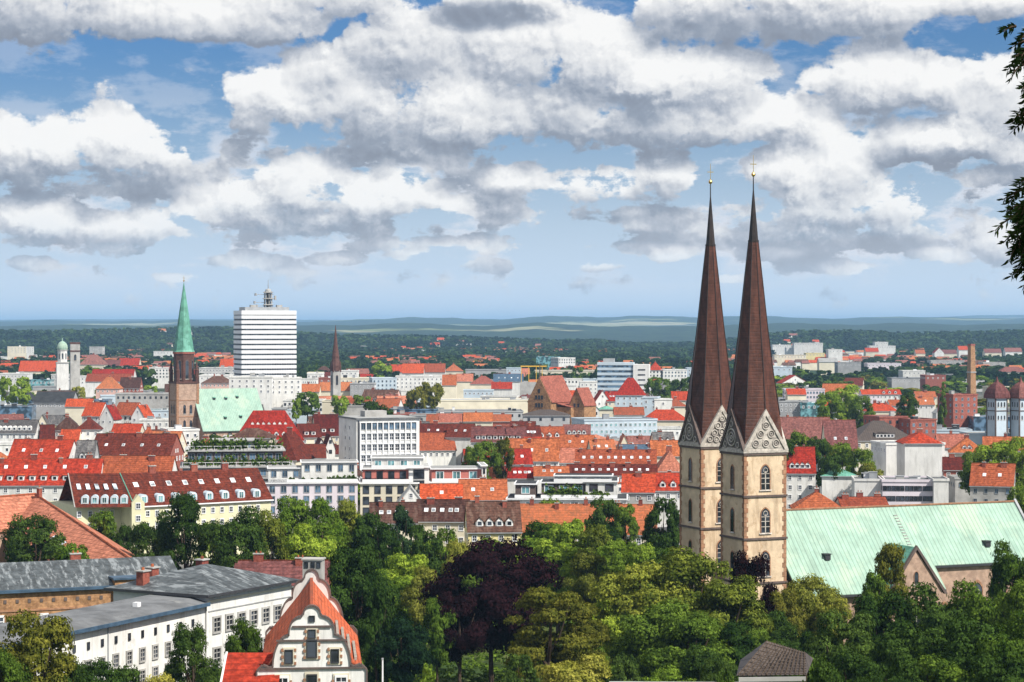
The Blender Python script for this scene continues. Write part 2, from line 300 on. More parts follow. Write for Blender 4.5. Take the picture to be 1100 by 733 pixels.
# ------------------------------------------------------------------ mesh builder
class MB:
    def __init__(s): s.v = []; s.f = []; s.m = []; s.mats = []
    def mi(s, mat):
        if mat not in s.mats: s.mats.append(mat)
        return s.mats.index(mat)
    def poly(s, pts, mat):
        i = len(s.v); s.v += [tuple(p) for p in pts]; s.f.append(tuple(range(i, i + len(pts)))); s.m.append(s.mi(mat)); return s
    def box(s, x0, y0, z0, x1, y1, z1, mat):
        i = len(s.v); k = s.mi(mat)
        s.v += [(x0, y0, z0), (x1, y0, z0), (x1, y1, z0), (x0, y1, z0), (x0, y0, z1), (x1, y0, z1), (x1, y1, z1), (x0, y1, z1)]
        for q in ((0, 3, 2, 1), (4, 5, 6, 7), (0, 1, 5, 4), (1, 2, 6, 5), (2, 3, 7, 6), (3, 0, 4, 7)):
            s.f.append(tuple(i + a for a in q)); s.m.append(k)
        return s
    def loft(s, rings, mat, cap=True):
        """rings: list of equal-length point loops, joined in order (closed loops)."""
        i = len(s.v); n = len(rings[0]); k = s.mi(mat)
        for r in rings: s.v += [tuple(p) for p in r]
        for a in range(len(rings) - 1):
            for b in range(n):
                c = (b + 1) % n
                s.f.append((i + a * n + b, i + a * n + c, i + (a + 1) * n + c, i + (a + 1) * n + b)); s.m.append(k)
        if cap:
            s.f.append(tuple(i + b for b in reversed(range(n)))); s.m.append(k)
            s.f.append(tuple(i + (len(rings) - 1) * n + b for b in range(n))); s.m.append(k)
        return s
    def extr(s, prof, axis, a0, a1, mat):
        """extrude a profile given in the two other axes, along axis 'x' or 'y' or 'z'."""
        def P(p, a): return (a, p[0], p[1]) if axis == 'x' else (p[0], a, p[1]) if axis == 'y' else (p[0], p[1], a)
        return s.loft([[P(p, a0) for p in prof], [P(p, a1) for p in prof]], mat)
    def tube(s, pts, radii, mat, n=7):
        rings = []
        for i, p in enumerate(pts):
            p = Vector(p); d = (Vector(pts[min(i + 1, len(pts) - 1)]) - Vector(pts[max(i - 1, 0)])).normalized()
            a = d.cross(Vector((0, 0, 1)));
            if a.length < .1: a = d.cross(Vector((1, 0, 0)))
            a.normalize(); b = d.cross(a)
            rings.append([p + (a * math.cos(2 * math.pi * k / n) + b * math.sin(2 * math.pi * k / n)) * radii[i] for k in range(n)])
        return s.loft(rings, mat)
    def ring(s, c, r, t, nrm, mat, n=16):
        """torus of radius r, thickness t, centred at c, in the plane with normal nrm"""
        c = Vector(c); nv = Vector(nrm).normalized(); a = nv.cross(Vector((0, 0, 1)));
        if a.length < .1: a = Vector((1, 0, 0))
        a.normalize(); b = nv.cross(a); i = len(s.v); k = s.mi(mat); q = 6
        for j in range(n):
            th = 2 * math.pi * j / n; d = a * math.cos(th) + b * math.sin(th)
            for m in range(q):
                ph = 2 * math.pi * m / q
                s.v.append(tuple(c + d * (r + t * math.cos(ph)) + nv * t * math.sin(ph)))
        for j in range(n):
            for m in range(q):
                s.f.append((i + j * q + m, i + ((j + 1) % n) * q + m, i + ((j + 1) % n) * q + (m + 1) % q, i + j * q + (m + 1) % q)); s.m.append(k)
        return s
    def lathe(s, prof, mat, n=12, c=(0, 0)):
        return s.loft([[(c[0] + r * math.cos(2 * math.pi * k / n), c[1] + r * math.sin(2 * math.pi * k / n), z) for k in range(n)] for r, z in prof], mat)
    def mesh(s, name):
        me = bpy.data.meshes.new(name); me.from_pydata(s.v, [], s.f)
        for m in s.mats: me.materials.append(MATS[m])
        me.polygons.foreach_set('material_index', s.m); me.update(); return me
    def build(s, name, parent=None, loc=(0, 0, 0), rot=0):
        return obj(name, s.mesh(name), parent, loc, rot)
def obj(name, me, parent=None, loc=(0, 0, 0), rot=0, scale=None):
    o = bpy.data.objects.new(name, me); C.objects.link(o)
    if parent is not None: o.parent = parent
    o.location = loc; o.rotation_euler = (0, 0, rot)
    if scale: o.scale = scale
    return o
THINGS = []
def tag(o, label=None, cat=None, group=None, kind=None, look=None):
    if label: o['label'] = label
    if cat: o['category'] = cat
    if group: o['group'] = group
    if kind: o['kind'] = kind
    if look: THINGS.append((o, look))
    return o
def thing(name, label, cat, loc=(0, 0, 0), rot=0, group=None, look=None):
    return tag(obj(name, None, None, loc, rot), label, cat, group, None, look)
def at(px, Y): return (px - CX) / F * Y
def px_of(p): return (CX + p[0] / p[1] * F, HY - (p[2] - EYE) / p[1] * F)
def zat(py, Y): return EYE - (py - HY) / F * Y
# ------------------------------------------------------------------ shared window meshes, 1 x 1 m in local x,z; front is -y
def win_mesh(name, glass, frame='white_metal', bars=(1, 1), fw=.09, deep=.12):
    b = MB(); b.box(0, -.02, 0, 1, .05, 1, glass)
    b.box(-fw * .6, -deep, -fw * .6, fw, .04, 1 + fw * .6, frame); b.box(1 - fw, -deep, -fw * .6, 1 + fw * .6, .04, 1 + fw * .6, frame)
    b.box(fw, -deep, 1 - fw, 1 - fw, .04, 1 + fw * .6, frame); b.box(fw, -deep, -fw * .6, 1 - fw, .04, fw, frame)
    for i in range(bars[0]):
        x = (i + 1) / (bars[0] + 1); b.box(x - .03, -deep * .6, fw, x + .03, .03, 1 - fw, frame)
    for i in range(bars[1]):
        z = (i + 1) / (bars[1] + 1); b.box(fw, -deep * .5, z - .025, 1 - fw, .02, z + .025, frame)
    return b.mesh(name)
WIN = {'plain': win_mesh('window', 'glass_dark', 'white_metal', (0, 0)), 'bars': win_mesh('window', 'glass_dark', 'white_metal', (1, 1)),
       'muntin': win_mesh('window', 'glass_dark', 'white_metal', (1, 2), .08), 'dark': win_mesh('window', 'glass_dark', 'dark_metal', (0, 0), .05),
       'grey': win_mesh('window', 'glass_blue', 'grey_metal', (1, 0), .06), 'stone': win_mesh('window', 'glass_dark', 'concrete', (1, 2), .08, .2),
       'teal': win_mesh('window', 'glass_teal', 'white_metal', (1, 0), .06)}
SKYL = MB().box(0, -.06, 0, 1, .06, 1, 'white_metal').box(.1, -.09, .1, .9, -.05, .9, 'glass_skylight').mesh('skylight')
def add_win(parent, x, y, z, w, h, style='plain', rot=0, name='window'):
    return obj(name, WIN[style], parent, (x, y, z), rot, (w, 1, h))
# ------------------------------------------------------------------ terrain: one sheet, castle slope in front, hills at the back
def interp(x, pts):
    return float(np.interp(x, [p[0] for p in pts], [p[1] for p in pts]))
RIDGES = [  # (distance, depth of the ridge, [(photo column, skyline row)])
    (5600, 750, [(-400,352),(0,351),(60,352),(120,350),(180,349),(240,348),(300,352),(360,356),(430,357),(500,358),(560,361),(640,362),(700,366),(760,364),(820,356),(860,352),(900,351),(960,354),(1040,353),(1100,351),(1500,352)]),
    (10500, 1900, [(-400,351),(0,350),(100,349),(200,350),(320,350),(380,349),(430,347),(480,349),(520,350),(580,347),(640,350),(700,351),(760,350),(820,348),(860,347),(920,349),(980,347),(1040,349),(1100,348),(1500,350)]),
    (19000, 4500, [(-400,346),(0,347),(60,346),(160,347),(200,344.5),(260,347),(340,347),(400,345),(440,342),(500,344.5),(540,345),(560,342.5),(600,341.5),(640,342.5),(680,341),(740,342.5),(800,341),(860,343),(910,344),(960,342),(1000,342),(1040,343.5),(1070,344),(1100,343),(1500,344)]),
    (30000, 5000, [(-400,343),(0,344.5),(200,343.5),(350,344.5),(500,343.5),(700,345),(900,344.5),(1000,342),(1050,339.5),(1100,339),(1200,339),(1500,343)])]
def noise1(x, s): return math.sin(x * 1.7 + s) * .5 + math.sin(x * 3.9 + s * 2.1) * .3 + math.sin(x * 9.1 + s * .7) * .2
def ground_z(X, Y):
    z = 0.0
    if Y < 330: z = 38 * (1 - max(0, Y) / 330) ** 1.3
    if Y > 1800:
        px = CX + X / Y * F
        for i, (D, wd, pts) in enumerate(RIDGES):
            top = EYE - (interp(px, pts) + (8.5, 0, -1.6, -.8)[i] + (.5, .9, .9, .4)[i] * noise1(px / (26, 34, 30, 60)[i], i) - HY) / F * D
            z = max(z, (top + 14) * math.exp(-((Y - D) / wd) ** 2) - 14)
        z = max(z, 0) * min(1, (Y - 1800) / 800)
    return z
rows = [300 * (44000 / 300) ** (i / 229) for i in range(230)]; cols = np.linspace(-1.05, 1.05, 421)
gv = []; gf = []
for r in rows:
    Y = r - 600 + 20
    for u in cols:
        uu = math.copysign(abs(u) ** 1.6, u); X = uu * r * 1.1; gv.append((X, Y, ground_z(X, Y)))
nc = len(cols)
for i in range(len(rows) - 1):
    for j in range(nc - 1): a = i * nc + j; gf.append((a, a + 1, a + nc + 1, a + nc))
gm = bpy.data.materials.new('ground'); gm.use_nodes = True; nt = gm.node_tree; b = nt.nodes['Principled BSDF']; b.inputs['Roughness'].default_value = .95; b.inputs['Specular IOR Level'].default_value = .1
geo = nn(nt, 'ShaderNodeNewGeometry'); pos = geo.outputs['Position']
def gn(scale, det=4.0, rough=.6):
    n = nn(nt, 'ShaderNodeTexNoise', i_Scale=scale, i_Detail=det, i_Roughness=rough); lk(nt, pos, n.inputs['Vector']); return n.outputs['Fac']
grass = mixc(nt, mrange(nt, gn(.05), .35, .65), (.04, .07, .018), (.10, .12, .035))
pave = mixc(nt, mrange(nt, gn(.03), .4, .6), (.10, .10, .10), (.20, .19, .18))
wood = mixc(nt, mrange(nt, gn(.012, 6, .7), .35, .65), (.008, .018, .012), (.030, .055, .022))
vz = nn(nt, 'ShaderNodeTexVoronoi', i_Scale=.0016); lk(nt, pos, vz.inputs['Vector'])
field = mixc(nt, vz.outputs['Color'], (.12, .17, .05), (.34, .32, .20))
ss = nn(nt, 'ShaderNodeSeparateXYZ'); lk(nt, pos, ss.inputs[0])
far = mrange(nt, ss.outputs[1], 1700, 2300); fld = math_n(nt, 'MULTIPLY', mrange(nt, gn(.00050, 5), .57, .61), mrange(nt, ss.outputs[1], 6500, 10000))
farc = mixc(nt, fld, wood, field)
city = math_n(nt, 'MULTIPLY', mrange(nt, ss.outputs[1], 500, 560), math_n(nt, 'ADD', math_n(nt, 'MULTIPLY', mrange(nt, gn(.02), .42, .5), .75), .25))
lk(nt, mixc(nt, far, mixc(nt, city, grass, pave), farc), b.inputs['Base Color'])
me = bpy.data.meshes.new('ground'); me.from_pydata(gv, [], gf); me.materials.append(gm)
me.polygons.foreach_set('use_smooth', [True] * len(gf)); me.update()
g_o = tag(obj('ground', me), 'grassy castle slope, paved town floor and wooded land rising into far hills', None, None, 'structure')
# streets: sheets a few centimetres over the ground with kerbed pavements beside them
ST = [0]
def street(pts, w, name='road'):
    b = MB(); k = MB()
    for (x0, y0), (x1, y1) in zip(pts[:-1], pts[1:]):
        ST[0] += 1; hz = .05 + .012 * ST[0]
        d = Vector((x1 - x0, y1 - y0, 0)).normalized(); n = Vector((-d.y, d.x, 0)); A = Vector((x0, y0, hz)); B = Vector((x1, y1, hz))
        b.poly([A - n * w / 2, B - n * w / 2, B + n * w / 2, A + n * w / 2], 'asphalt')
        for s in (-1, 1):
            k.loft([[A + n * s * (w / 2) , A + n * s * (w / 2 + 2.2), A + n * s * (w / 2 + 2.2) + Vector((0, 0, .13)), A + n * s * (w / 2) + Vector((0, 0, .13))],
                    [B + n * s * (w / 2) , B + n * s * (w / 2 + 2.2), B + n * s * (w / 2 + 2.2) + Vector((0, 0, .13)), B + n * s * (w / 2) + Vector((0, 0, .13))]], 'concrete')
    tag(b.build(name), 'grey asphalt street running between the houses', None, None, 'structure')
    tag(k.build('pavement'), 'pale kerbed pavement along the street', None, None, 'structure')
street([(-190, 560), (-30, 575), (130, 640)], 8)
street([(-60, 575), (-110, 830), (-200, 1150)], 9)
street([(40, 600), (70, 900), (60, 1300)], 9)
# ------------------------------------------------------------------ the twin-spired church
A23 = R(23.4)
def arch_pts(w, h, n=8, point=.25):
    """pointed arch outline (x, z), w wide, h tall, starting bottom left"""
    r = w * (.5 + point); s = h - math.sqrt(max(.01, r * r - (r - w / 2) ** 2)); pts = [(-w / 2, 0), (-w / 2, s)]
    a1 = math.acos((r - w / 2) / r)
    for i in range(1, n + 1): t = a1 * i / n; pts.append((r - w / 2 - r * math.cos(t), s + r * math.sin(t)))
    for i in range(n - 1, -1, -1): t = a1 * i / n; pts.append((-(r - w / 2) + r * math.cos(t), s + r * math.sin(t)))
    pts.append((w / 2, 0)); return pts
def frame_map(face, s):
    """maps face-local (x along face, out, z) to tower-local"""
    if face == 'front': return lambda x, o, z: (x, -s / 2 - o, z)
    if face == 'left': return lambda x, o, z: (-s / 2 - o, -x, z)
    if face == 'right': return lambda x, o, z: (s / 2 + o, x, z)
    return lambda x, o, z: (-x, s / 2 + o, z)
def arch_window(parent, fm, x, z, w, h, tracery=True, glass='glass_dark', stone='church_sandstone', name='window'):
    b = MB(); P = arch_pts(w, h); Pi = arch_pts(w * .84, h * .93); n = len(P)
    # stone reveal: ring between the outer and inner outline, standing a little proud, with the pane set behind it
    o0 = [fm(x + p[0], .10, z + p[1]) for p in P]; i0 = [fm(x + p[0], .10, z + .1 + p[1]) for p in Pi]; i1 = [fm(x + p[0], .02, z + .1 + p[1]) for p in Pi]; o1 = [fm(x + p[0], -.05, z + p[1]) for p in P]
    for k in range(n):
        c = (k + 1) % n
        b.poly([o0[k], o0[c], i0[c], i0[k]], stone); b.poly([i0[k], i0[c], i1[c], i1[k]], 'dark_stone'); b.poly([o1[k], o1[c], o0[c], o0[k]], stone)
    b.poly(i1, glass)
    if tracery:
        iw = w * .42
        def bar(x0, z0, x1, z1, o0_=.03, o1_=.09):
            c = [(x0, z0), (x1, z0), (x1, z1), (x0, z1)]
            b.loft([[fm(x + q[0], o0_, z + q[1]) for q in c], [fm(x + q[0], o1_, z + q[1]) for q in c]], 'tracery_stone')
        bar(-.09, .1, .09, h * .72)
        for t in (.25, .45, .62): bar(-iw, h * t, iw, h * t + .12, .03, .07)
        nv = Vector(fm(0, 1, 0)) - Vector(fm(0, 0, 0)); b.ring(fm(x, .07, z + h * .76), w * .2, .07, nv, 'tracery_stone', 12)
    b.poly([fm(x - w * .6, .22, z - .05), fm(x + w * .6, .22, z - .05), fm(x + w * .6, 0, z + .2), fm(x - w * .6, 0, z + .2)], 'tracery_stone')
    return b.build(name, parent)
ch = thing('church', 'big church with twin brown copper spires and long pale green nave roof', 'church', (at(786, 397), 397, 0), A23)
ca, sa = math.cos(A23), math.sin(A23)
def ch_local(X, Y):
    dx, dy = X - ch.location.x, Y - ch.location.y
    return dx * ca + dy * sa, -dx * sa + dy * ca
TS = 8.2; ZB = 38.2
def tower(X, Y, label, rings):
    lx, ly = ch_local(X, Y); s = TS; h = s / 2
    t = MB(); t.box(-h, -h, -1, h, h, ZB, 'church_plaster'); t = t.build('tower', ch, (lx, ly, 0)); t['label'] = label
    for cx_, cy_ in ((-1, -1), (1, -1), (-1, 1), (1, 1)):   # corner quoins, toothed
        q = MB(); z = 0; k = 0
        while z < ZB:
            a = .72 if k % 2 else .45; c = .45 if k % 2 else .72
            x0, x1 = sorted((cx_ * (h + .06), cx_ * (h - a))); y0, y1 = sorted((cy_ * (h + .06), cy_ * (h - c)))
            q.box(x0, y0, z, x1, y1, min(z + .8, ZB), 'church_sandstone'); z += .8; k += 1
        q.build('quoin', t)
    for z in (ZB - 7.6, ZB - 14.9, ZB - 22.5, ZB - 30):
        c = MB(); c.box(-h - .22, -h - .22, z, h + .22, h + .22, z + .35, 'dark_stone'); c.build('string_course', t)
    c = MB(); c.box(-h - .3, -h - .3, ZB, h + .3, h + .3, ZB + .45, 'tracery_stone'); c.box(-h - .2, -h - .2, ZB - .4, h + .2, h + .2, ZB, 'dark_stone'); c.build('cornice', t)
    for face in ('front', 'left', 'right', 'back'):
        fm = frame_map(face, s); tr = face != 'left'
        for zt in (ZB - 6.5, ZB - 13.9, ZB - 21.3):
            arch_window(t, fm, .0, zt, 2.0 if tr else 1.35, 4.6 if tr else 4.4, tr)
        # gable with its rosettes
        g = MB(); gh = 6.7; o = .0; hw = h + .15; z0 = ZB + .45
        tri = [(-hw, z0), (hw, z0), (0, z0 + gh)]
        g.loft([[fm(p[0], .12, p[1]) for p in tri], [fm(p[0] * .97, -.45, p[1]) for p in tri]], 'tracery_stone')
        nv = Vector(fm(0, 1, 0)) - Vector(fm(0, 0, 0))
        inner = [(-hw + .95, z0 + .35), (hw - .95, z0 + .35), (0, z0 + gh - 1.35)]
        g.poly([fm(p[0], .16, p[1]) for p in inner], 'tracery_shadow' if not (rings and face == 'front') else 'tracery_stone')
        for sg in (-1, 1):  # raking copings
            A_ = (sg * (hw + .15), z0 - .05); B_ = (0, z0 + gh + .35); cc = [A_, (sg * (hw - .45), z0 - .05), (0, z0 + gh - .75), B_]
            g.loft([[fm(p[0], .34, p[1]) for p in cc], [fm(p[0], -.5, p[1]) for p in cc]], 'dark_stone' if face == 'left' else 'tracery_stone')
        if face == 'front' and rings:
            for (rx, rz) in ((0, 4.2), (-1.05, 2.75), (1.05, 2.75), (-2.0, 1.15), (0, 1.15), (2.0, 1.15)):
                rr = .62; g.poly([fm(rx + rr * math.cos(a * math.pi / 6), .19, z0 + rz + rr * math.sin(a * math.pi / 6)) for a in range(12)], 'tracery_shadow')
                g.ring(fm(rx, .22, z0 + rz), rr, .12, nv, 'tracery_stone', 14); g.ring(fm(rx, .22, z0 + rz), .25, .08, nv, 'tracery_stone', 8)
        elif face in ('left', 'right'):
            g.ring(fm(0, .24, z0 + 2.1), 1.45, .13, nv, 'tracery_stone', 20); g.ring(fm(0, .24, z0 + 2.1), .8, .12, nv, 'tracery_stone', 14); g.ring(fm(0, .24, z0 + 2.1), .3, .1, nv, 'tracery_stone', 8)
            g.ring(fm(0, .24, z0 + 4.4), .5, .1, nv, 'tracery_stone', 10)
            for sg in (-1, 1): g.ring(fm(sg * 2.15, .24, z0 + .85), .48, .1, nv, 'tracery_stone', 10)
        else:
            for (rx, rz, rr) in ((0, 4.6, .45), (-.8, 3.3, .55), (.8, 3.3, .5), (0, 2.2, .6), (-1.5, 2.0, .55), (1.5, 1.9, .6), (-2.4, .95, .5), (-1.1, .85, .5), (0.1, .9, .55), (1.2, .8, .45), (2.35, .9, .5)):
                g.ring(fm(rx, .22, z0 + rz), rr, .12, nv, 'tracery_stone', 12)
                g.poly([fm(rx + rr * .5 * math.cos(a * math.pi / 3), .2, z0 + rz + rr * .5 * math.sin(a * math.pi / 3)) for a in range(6)], 'tracery_stone')
        g.build('gable', t)
    # octagonal copper spire, its arrises on the gable axes
    tip = 83.6; sp_ = MB(); rb = 4.45
    def oc(r, z): return [(r * math.cos(math.pi / 4 * k), r * math.sin(math.pi / 4 * k), z) for k in range(8)]
    zs = [ZB + .5, ZB + 7.0, 76.0, 76.01]
    rr = lambda z: rb * 1.0 * (tip - z) / (tip - ZB)
    def mixr(rf_, rd_, z): return [((rf_ if k % 2 == 0 else rd_) * math.cos(math.pi / 4 * k), (rf_ if k % 2 == 0 else rd_) * math.sin(math.pi / 4 * k), z) for k in range(8)]
    sp_.loft([mixr(4.0, 5.5, ZB + .5), mixr(4.15, 4.7, ZB + 6.4), oc(3.52, 52), oc(2.50, 60), oc(1.62, 68), oc(rr(74.5), 74.5)], 'copper_brown')
    S = sp_.build('spire', t)
    cap = MB(); cap.loft([oc(rr(74.5) + .1, 74.5), oc(rr(74.5) + .1, 74.8), oc(rr(74.8), 74.81), oc(.1, tip)], 'copper_black'); cap.build('spire_tip', t)
    for k in range(8):
        c_, s_ = math.cos(math.pi / 4 * k), math.sin(math.pi / 4 * k)
        ar = MB(); ar.tube([(c_ * q_, s_ * q_, z_) for q_, z_ in ((4.17 if k % 2 == 0 else 4.72, ZB + 6.4), (3.53, 52), (2.51, 60), (1.63, 68), (rr(74.5), 74.5))], [.11, .10, .09, .08, .06], 'copper_black', 5); ar.build('standing_seam', t)
    fi = MB(); fi.lathe([(.12, tip - .5), (.09, tip + 2.2)], 'dark_metal', 8); fi.lathe([(.02, tip + 2.1), (.26, tip + 2.32), (.38, tip + 2.6), (.26, tip + 2.88), (.02, tip + 3.1)], 'gold', 12)
    fi.lathe([(.07, tip + 3.0), (.05, tip + 5.9)], 'gold', 6); fi.box(-.6, -.05, tip + 4.3, .6, .05, tip + 4.45, 'gold'); fi.build('finial', t)
    return t
tower(at(809.3, 387), 387, 'nearer church tower, its front gable carrying six stone rings', True)
tower(at(763.2, 407), 407, 'farther church tower, its gables filled with carved tracery', False)
# nave: local axis along +x from the towers
NX0, NX1 = 3.2, 0; lx1, ly1 = ch_local(at(1089, 417), 417); lx0, ly0 = ch_local(at(844, 397.6), 397.6); yc = (ly0 + ly1) / 2; NX1 = lx1
ZR = 27.2; HW = 13.0; ZE = 13.4; XC = ch_local(at(985, 404), 404)[0]; HC = 9.4; ZC = 17.2
w = MB(); w.box(NX0, yc - HW + .9, -1, XC, yc + HW - .9, ZE, 'rosy_stone'); w.extr([(yc - HC + .5, ZC - 4), (yc + HC - .5, ZC - 4), (yc + HC - .5, ZC), (yc, ZR - .5), (yc - HC + .5, ZC)], 'x', XC, NX1 - .3, 'rosy_stone')
w.box(XC, yc - HC + .5, -1, NX1 - .3, yc + HC - .5, ZC - 4, 'rosy_stone'); w.box(NX1 - .3, yc - HC + 1, -1, NX1 + 9, yc + HC - 1, 11, 'rosy_stone')
wall = w.build('nave_wall', ch)
r = MB()
def slope_prof(hw, ze): k = (ZR - ze) / hw; return [(yc - hw, ze), (yc, ZR), (yc + hw, ze), (yc + hw - .1, ze - .35), (yc, ZR - .4), (yc - hw + .1, ze - .35)]
def roofslab(hw, ze, x0, x1):
    P = slope_prof(hw, ze)
    for side in ((P[0], P[1], P[4], P[5]), (P[1], P[2], P[3], P[4])): r.loft([[(x0, p[0], p[1]) for p in side], [(x1, p[0], p[1]) for p in side]], 'copper_green')
roofslab(HW, ZE, 4.3, XC); roofslab(HC, ZC + .0, XC + .01, NX1)
r.poly([(XC + .005, p[0], p[1]) for p in ((yc - HW, ZE), (yc, ZR - .02), (yc - HC, ZC))], 'copper_green')
nr = r.build('nave_roof', ch)
e_ = MB(); e_.box(NX0, yc - HW - .15, ZE - .5, XC, yc - HW + .3, ZE - .1, 'dark_metal'); e_.box(XC, yc - HC - .15, ZC - .5, NX1, yc - HC + .3, ZC - .1, 'dark_metal'); e_.build('gutter', nr)
e_ = MB(); e_.box(4, yc - .25, ZR - .1, NX1, yc + .25, ZR + .18, 'church_sandstone'); e_.build('ridge_cap', nr)
e_ = MB()
P = slope_prof(HC, ZC); e_.loft([[(NX1, yc - HC - .3, ZC - .2), (NX1, yc, ZR + .5), (NX1, yc, ZR - .5), (NX1, yc - HC - .3, ZC - 1.2)], [(NX1 + .5, yc - HC - .3, ZC - .2), (NX1 + .5, yc, ZR + .5), (NX1 + .5, yc, ZR - .5), (NX1 + .5, yc - HC - .3, ZC - 1.2)]], 'grey_metal')
e_.loft([[(NX1, yc + HC + .3, ZC - .2), (NX1, yc, ZR + .5), (NX1, yc, ZR - .5), (NX1, yc + HC + .3, ZC - 1.2)], [(NX1 + .5, yc + HC + .3, ZC - .2), (NX1 + .5, yc, ZR + .5), (NX1 + .5, yc, ZR - .5), (NX1 + .5, yc + HC + .3, ZC - 1.2)]], 'grey_metal')
e_.build('verge', nr)
# streaky ladder line and two roof hatches
xl = ch_local(at(965, 404), 404)[0]
e_ = MB()
for k in range(22):
    t = .12 + k * .035; y = yc - HW * t; z = ZR - (ZR - ZE) * t; e_.box(xl - .35, y - .1, z + .02, xl + .35, y + .1, z + .16, 'concrete')
e_.build('roof_ladder', nr)
for px, py in ((878, 596), (1062, 584)):
    Y = 395 + (px - 878) * .06; z = zat(py, Y); lx, _ = ch_local(at(px, Y), Y)
    hw, ze = (HW, ZE) if px < 980 else (HC, ZC); t = (ZR - z) / (ZR - ze); y = yc - hw * t
    e_ = MB(); e_.box(lx - .5, y - .9, z - .6, lx + .5, y + .6, z + .35, 'dark_metal'); e_.box(lx - .62, y - 1.05, z + .35, lx + .62, y + .7, z + .5, 'dark_metal'); e_.build('roof_hatch', nr)
for k in range(5):   # tall nave windows
    fm = lambda x, o, z: (x, yc - HW + .9 - o, z); arch_window(wall, fm, NX0 + 6 + k * 7.4 + 3, 2.5, 2.6, 8.6, True)
for k in range(3):
    fm = lambda x, o, z: (x, yc - HC + .5 - o, z); arch_window(wall, fm, XC + 9.5 + k * 5.2, 5.0, 2.4, 9.2, True)
# small gabled transept
gx = ch_local(at(985, 391), 391)[0]; gy = yc - HW - 1.6; gw = 5.7; gz = 21.2; ge = 13.9
tw = MB(); tw.extr([(gx - gw + .4, -1), (gx + gw - .4, -1), (gx + gw - .4, ge - .3), (gx, gz - .6), (gx - gw + .4, ge - .3)], 'y', gy, yc - 5, 'rosy_stone'); tw = tw.build('transept', ch)
trf = MB()
for s_ in (-1, 1):
    pr = [(gx + s_ * (gw + .4), ge - .6), (gx, gz), (gx, gz - .35), (gx + s_ * (gw + .2), ge - .95)]
    trf.loft([[(p[0], gy - .1, p[1]) for p in pr], [(p[0], yc - 6, p[1]) for p in pr]], 'copper_green_flat')
trf.build('roof', tw)
cp = MB()
for s_ in (-1, 1):
    pr = [(gx + s_ * (gw + .7), ge - 1.1), (gx, gz + .35), (gx, gz - .35), (gx + s_ * (gw + .1), ge - 1.1)]
    cp.loft([[(p[0], gy - .35, p[1]) for p in pr], [(p[0], gy + .25, p[1]) for p in pr]], 'dark_stone')
cp.build('coping', tw)
arch_window(tw, lambda x, o, z: (x, gy - o, z), gx, 14.6, 1.0, 2.4, False); arch_window(tw, lambda x, o, z: (x, gy - o, z), gx, 4, 2.4, 7.5, True)
# ------------------------------------------------------------------ the green-spired church
c2 = thing('church', 'pink stone church with a single slender green copper spire and green nave roof', 'church', (at(197.5, 1075), 1075, 0), R(28))
s = 10.9; h = s / 2; zb = 32.3
t = MB(); t.box(-h, -h, 0, h, h, zb, 'rosy_stone'); t = t.build('tower', c2)
for z in (9, 16.2, 24.0): b = MB(); b.box(-h - .15, -h - .15, z, h + .15, h + .15, z + .35, 'church_sandstone'); b.build('string_course', t)
b = MB()
for cx_, cy_ in ((-1, -1), (1, -1), (-1, 1)): b.box(min(cx_ * (h + .25), cx_ * (h - .9)), min(cy_ * (h + .25), cy_ * (h - .9)), 0, max(cx_ * (h + .25), cx_ * (h - .9)), max(cy_ * (h + .25), cy_ * (h - .9)), zb - .1, 'church_sandstone')
b.build('buttress', t)
for f in ('front', 'left', 'right'):
    fm = frame_map(f, s)
    for z in (10.2, 17.6):
        for x in (-1.6, 1.6): arch_window(t, fm, x, z, 1.35, 4.6, False, stone='dark_stone')
b = MB(); b.box(-h - .35, -h - .35, zb, h + .35, h + .35, zb + .9, 'belfry_brown'); b.build('parapet', t)
def octo(r, z, ph=.5): return [(r * math.cos(math.pi / 4 * (k + ph)), r * math.sin(math.pi / 4 * (k + ph)), z) for k in range(8)]
b = MB(); b.loft([octo(4.9, zb), octo(4.9, 47.0)], 'belfry_brown'); b.loft([octo(5.25, 46.4), octo(5.35, 47.4)], 'red_brick'); be = b.build('belfry', c2)
for k in range(8):
    a = math.pi / 4 * k; rr_ = 4.9 * math.cos(math.pi / 8)
    fm = lambda x, o, z, a=a, rr_=rr_: ((rr_ + o) * math.cos(a) - x * math.sin(a), (rr_ + o) * math.sin(a) + x * math.cos(a), z)
    arch_window(be, fm, 0, zb + 2, 1.7, 9.5, False, stone='dark_stone')
for sx in (-1, 1):
    for sy in (-1, 1):
        b = MB(); c = (sx * (h - .7), sy * (h - .7)); b.lathe([(1.05, zb), (1.0, zb + 6), (1.2, zb + 6.3), (.85, zb + 6.6), (.1, zb + 11)], 'belfry_brown', 8, c); b.build('pinnacle', c2)
b = MB(); b.loft([octo(5.3, 47.4), octo(4.7, 48.4), octo(2.3, 66), octo(.12, 80.6)], 'copper_green_flat'); sp2 = b.build('spire', c2)
b = MB(); b.lathe([(.1, 80.4), (.1, 82.3)], 'gold', 6); b.lathe([(.05, 81), (.5, 81.6), (.05, 82.2)], 'gold', 8); b.box(-.6, -.06, 82.8, .6, .06, 83, 'gold'); b.box(-.06, -.06, 82, .06, .06, 84, 'gold'); b.build('finial', sp2)
nx0, nx1 = h - .5, h + 32; ze = 10.2; zr = 29.5; nw = 15.5
b = MB(); b.extr([(-nw + .8, 0), (nw - .8, 0), (nw - .8, ze), (0, zr - .9), (-nw + .8, ze)], 'x', nx0, nx1 - .4, 'rosy_stone'); nwl = b.build('nave_wall', c2)
b = MB()
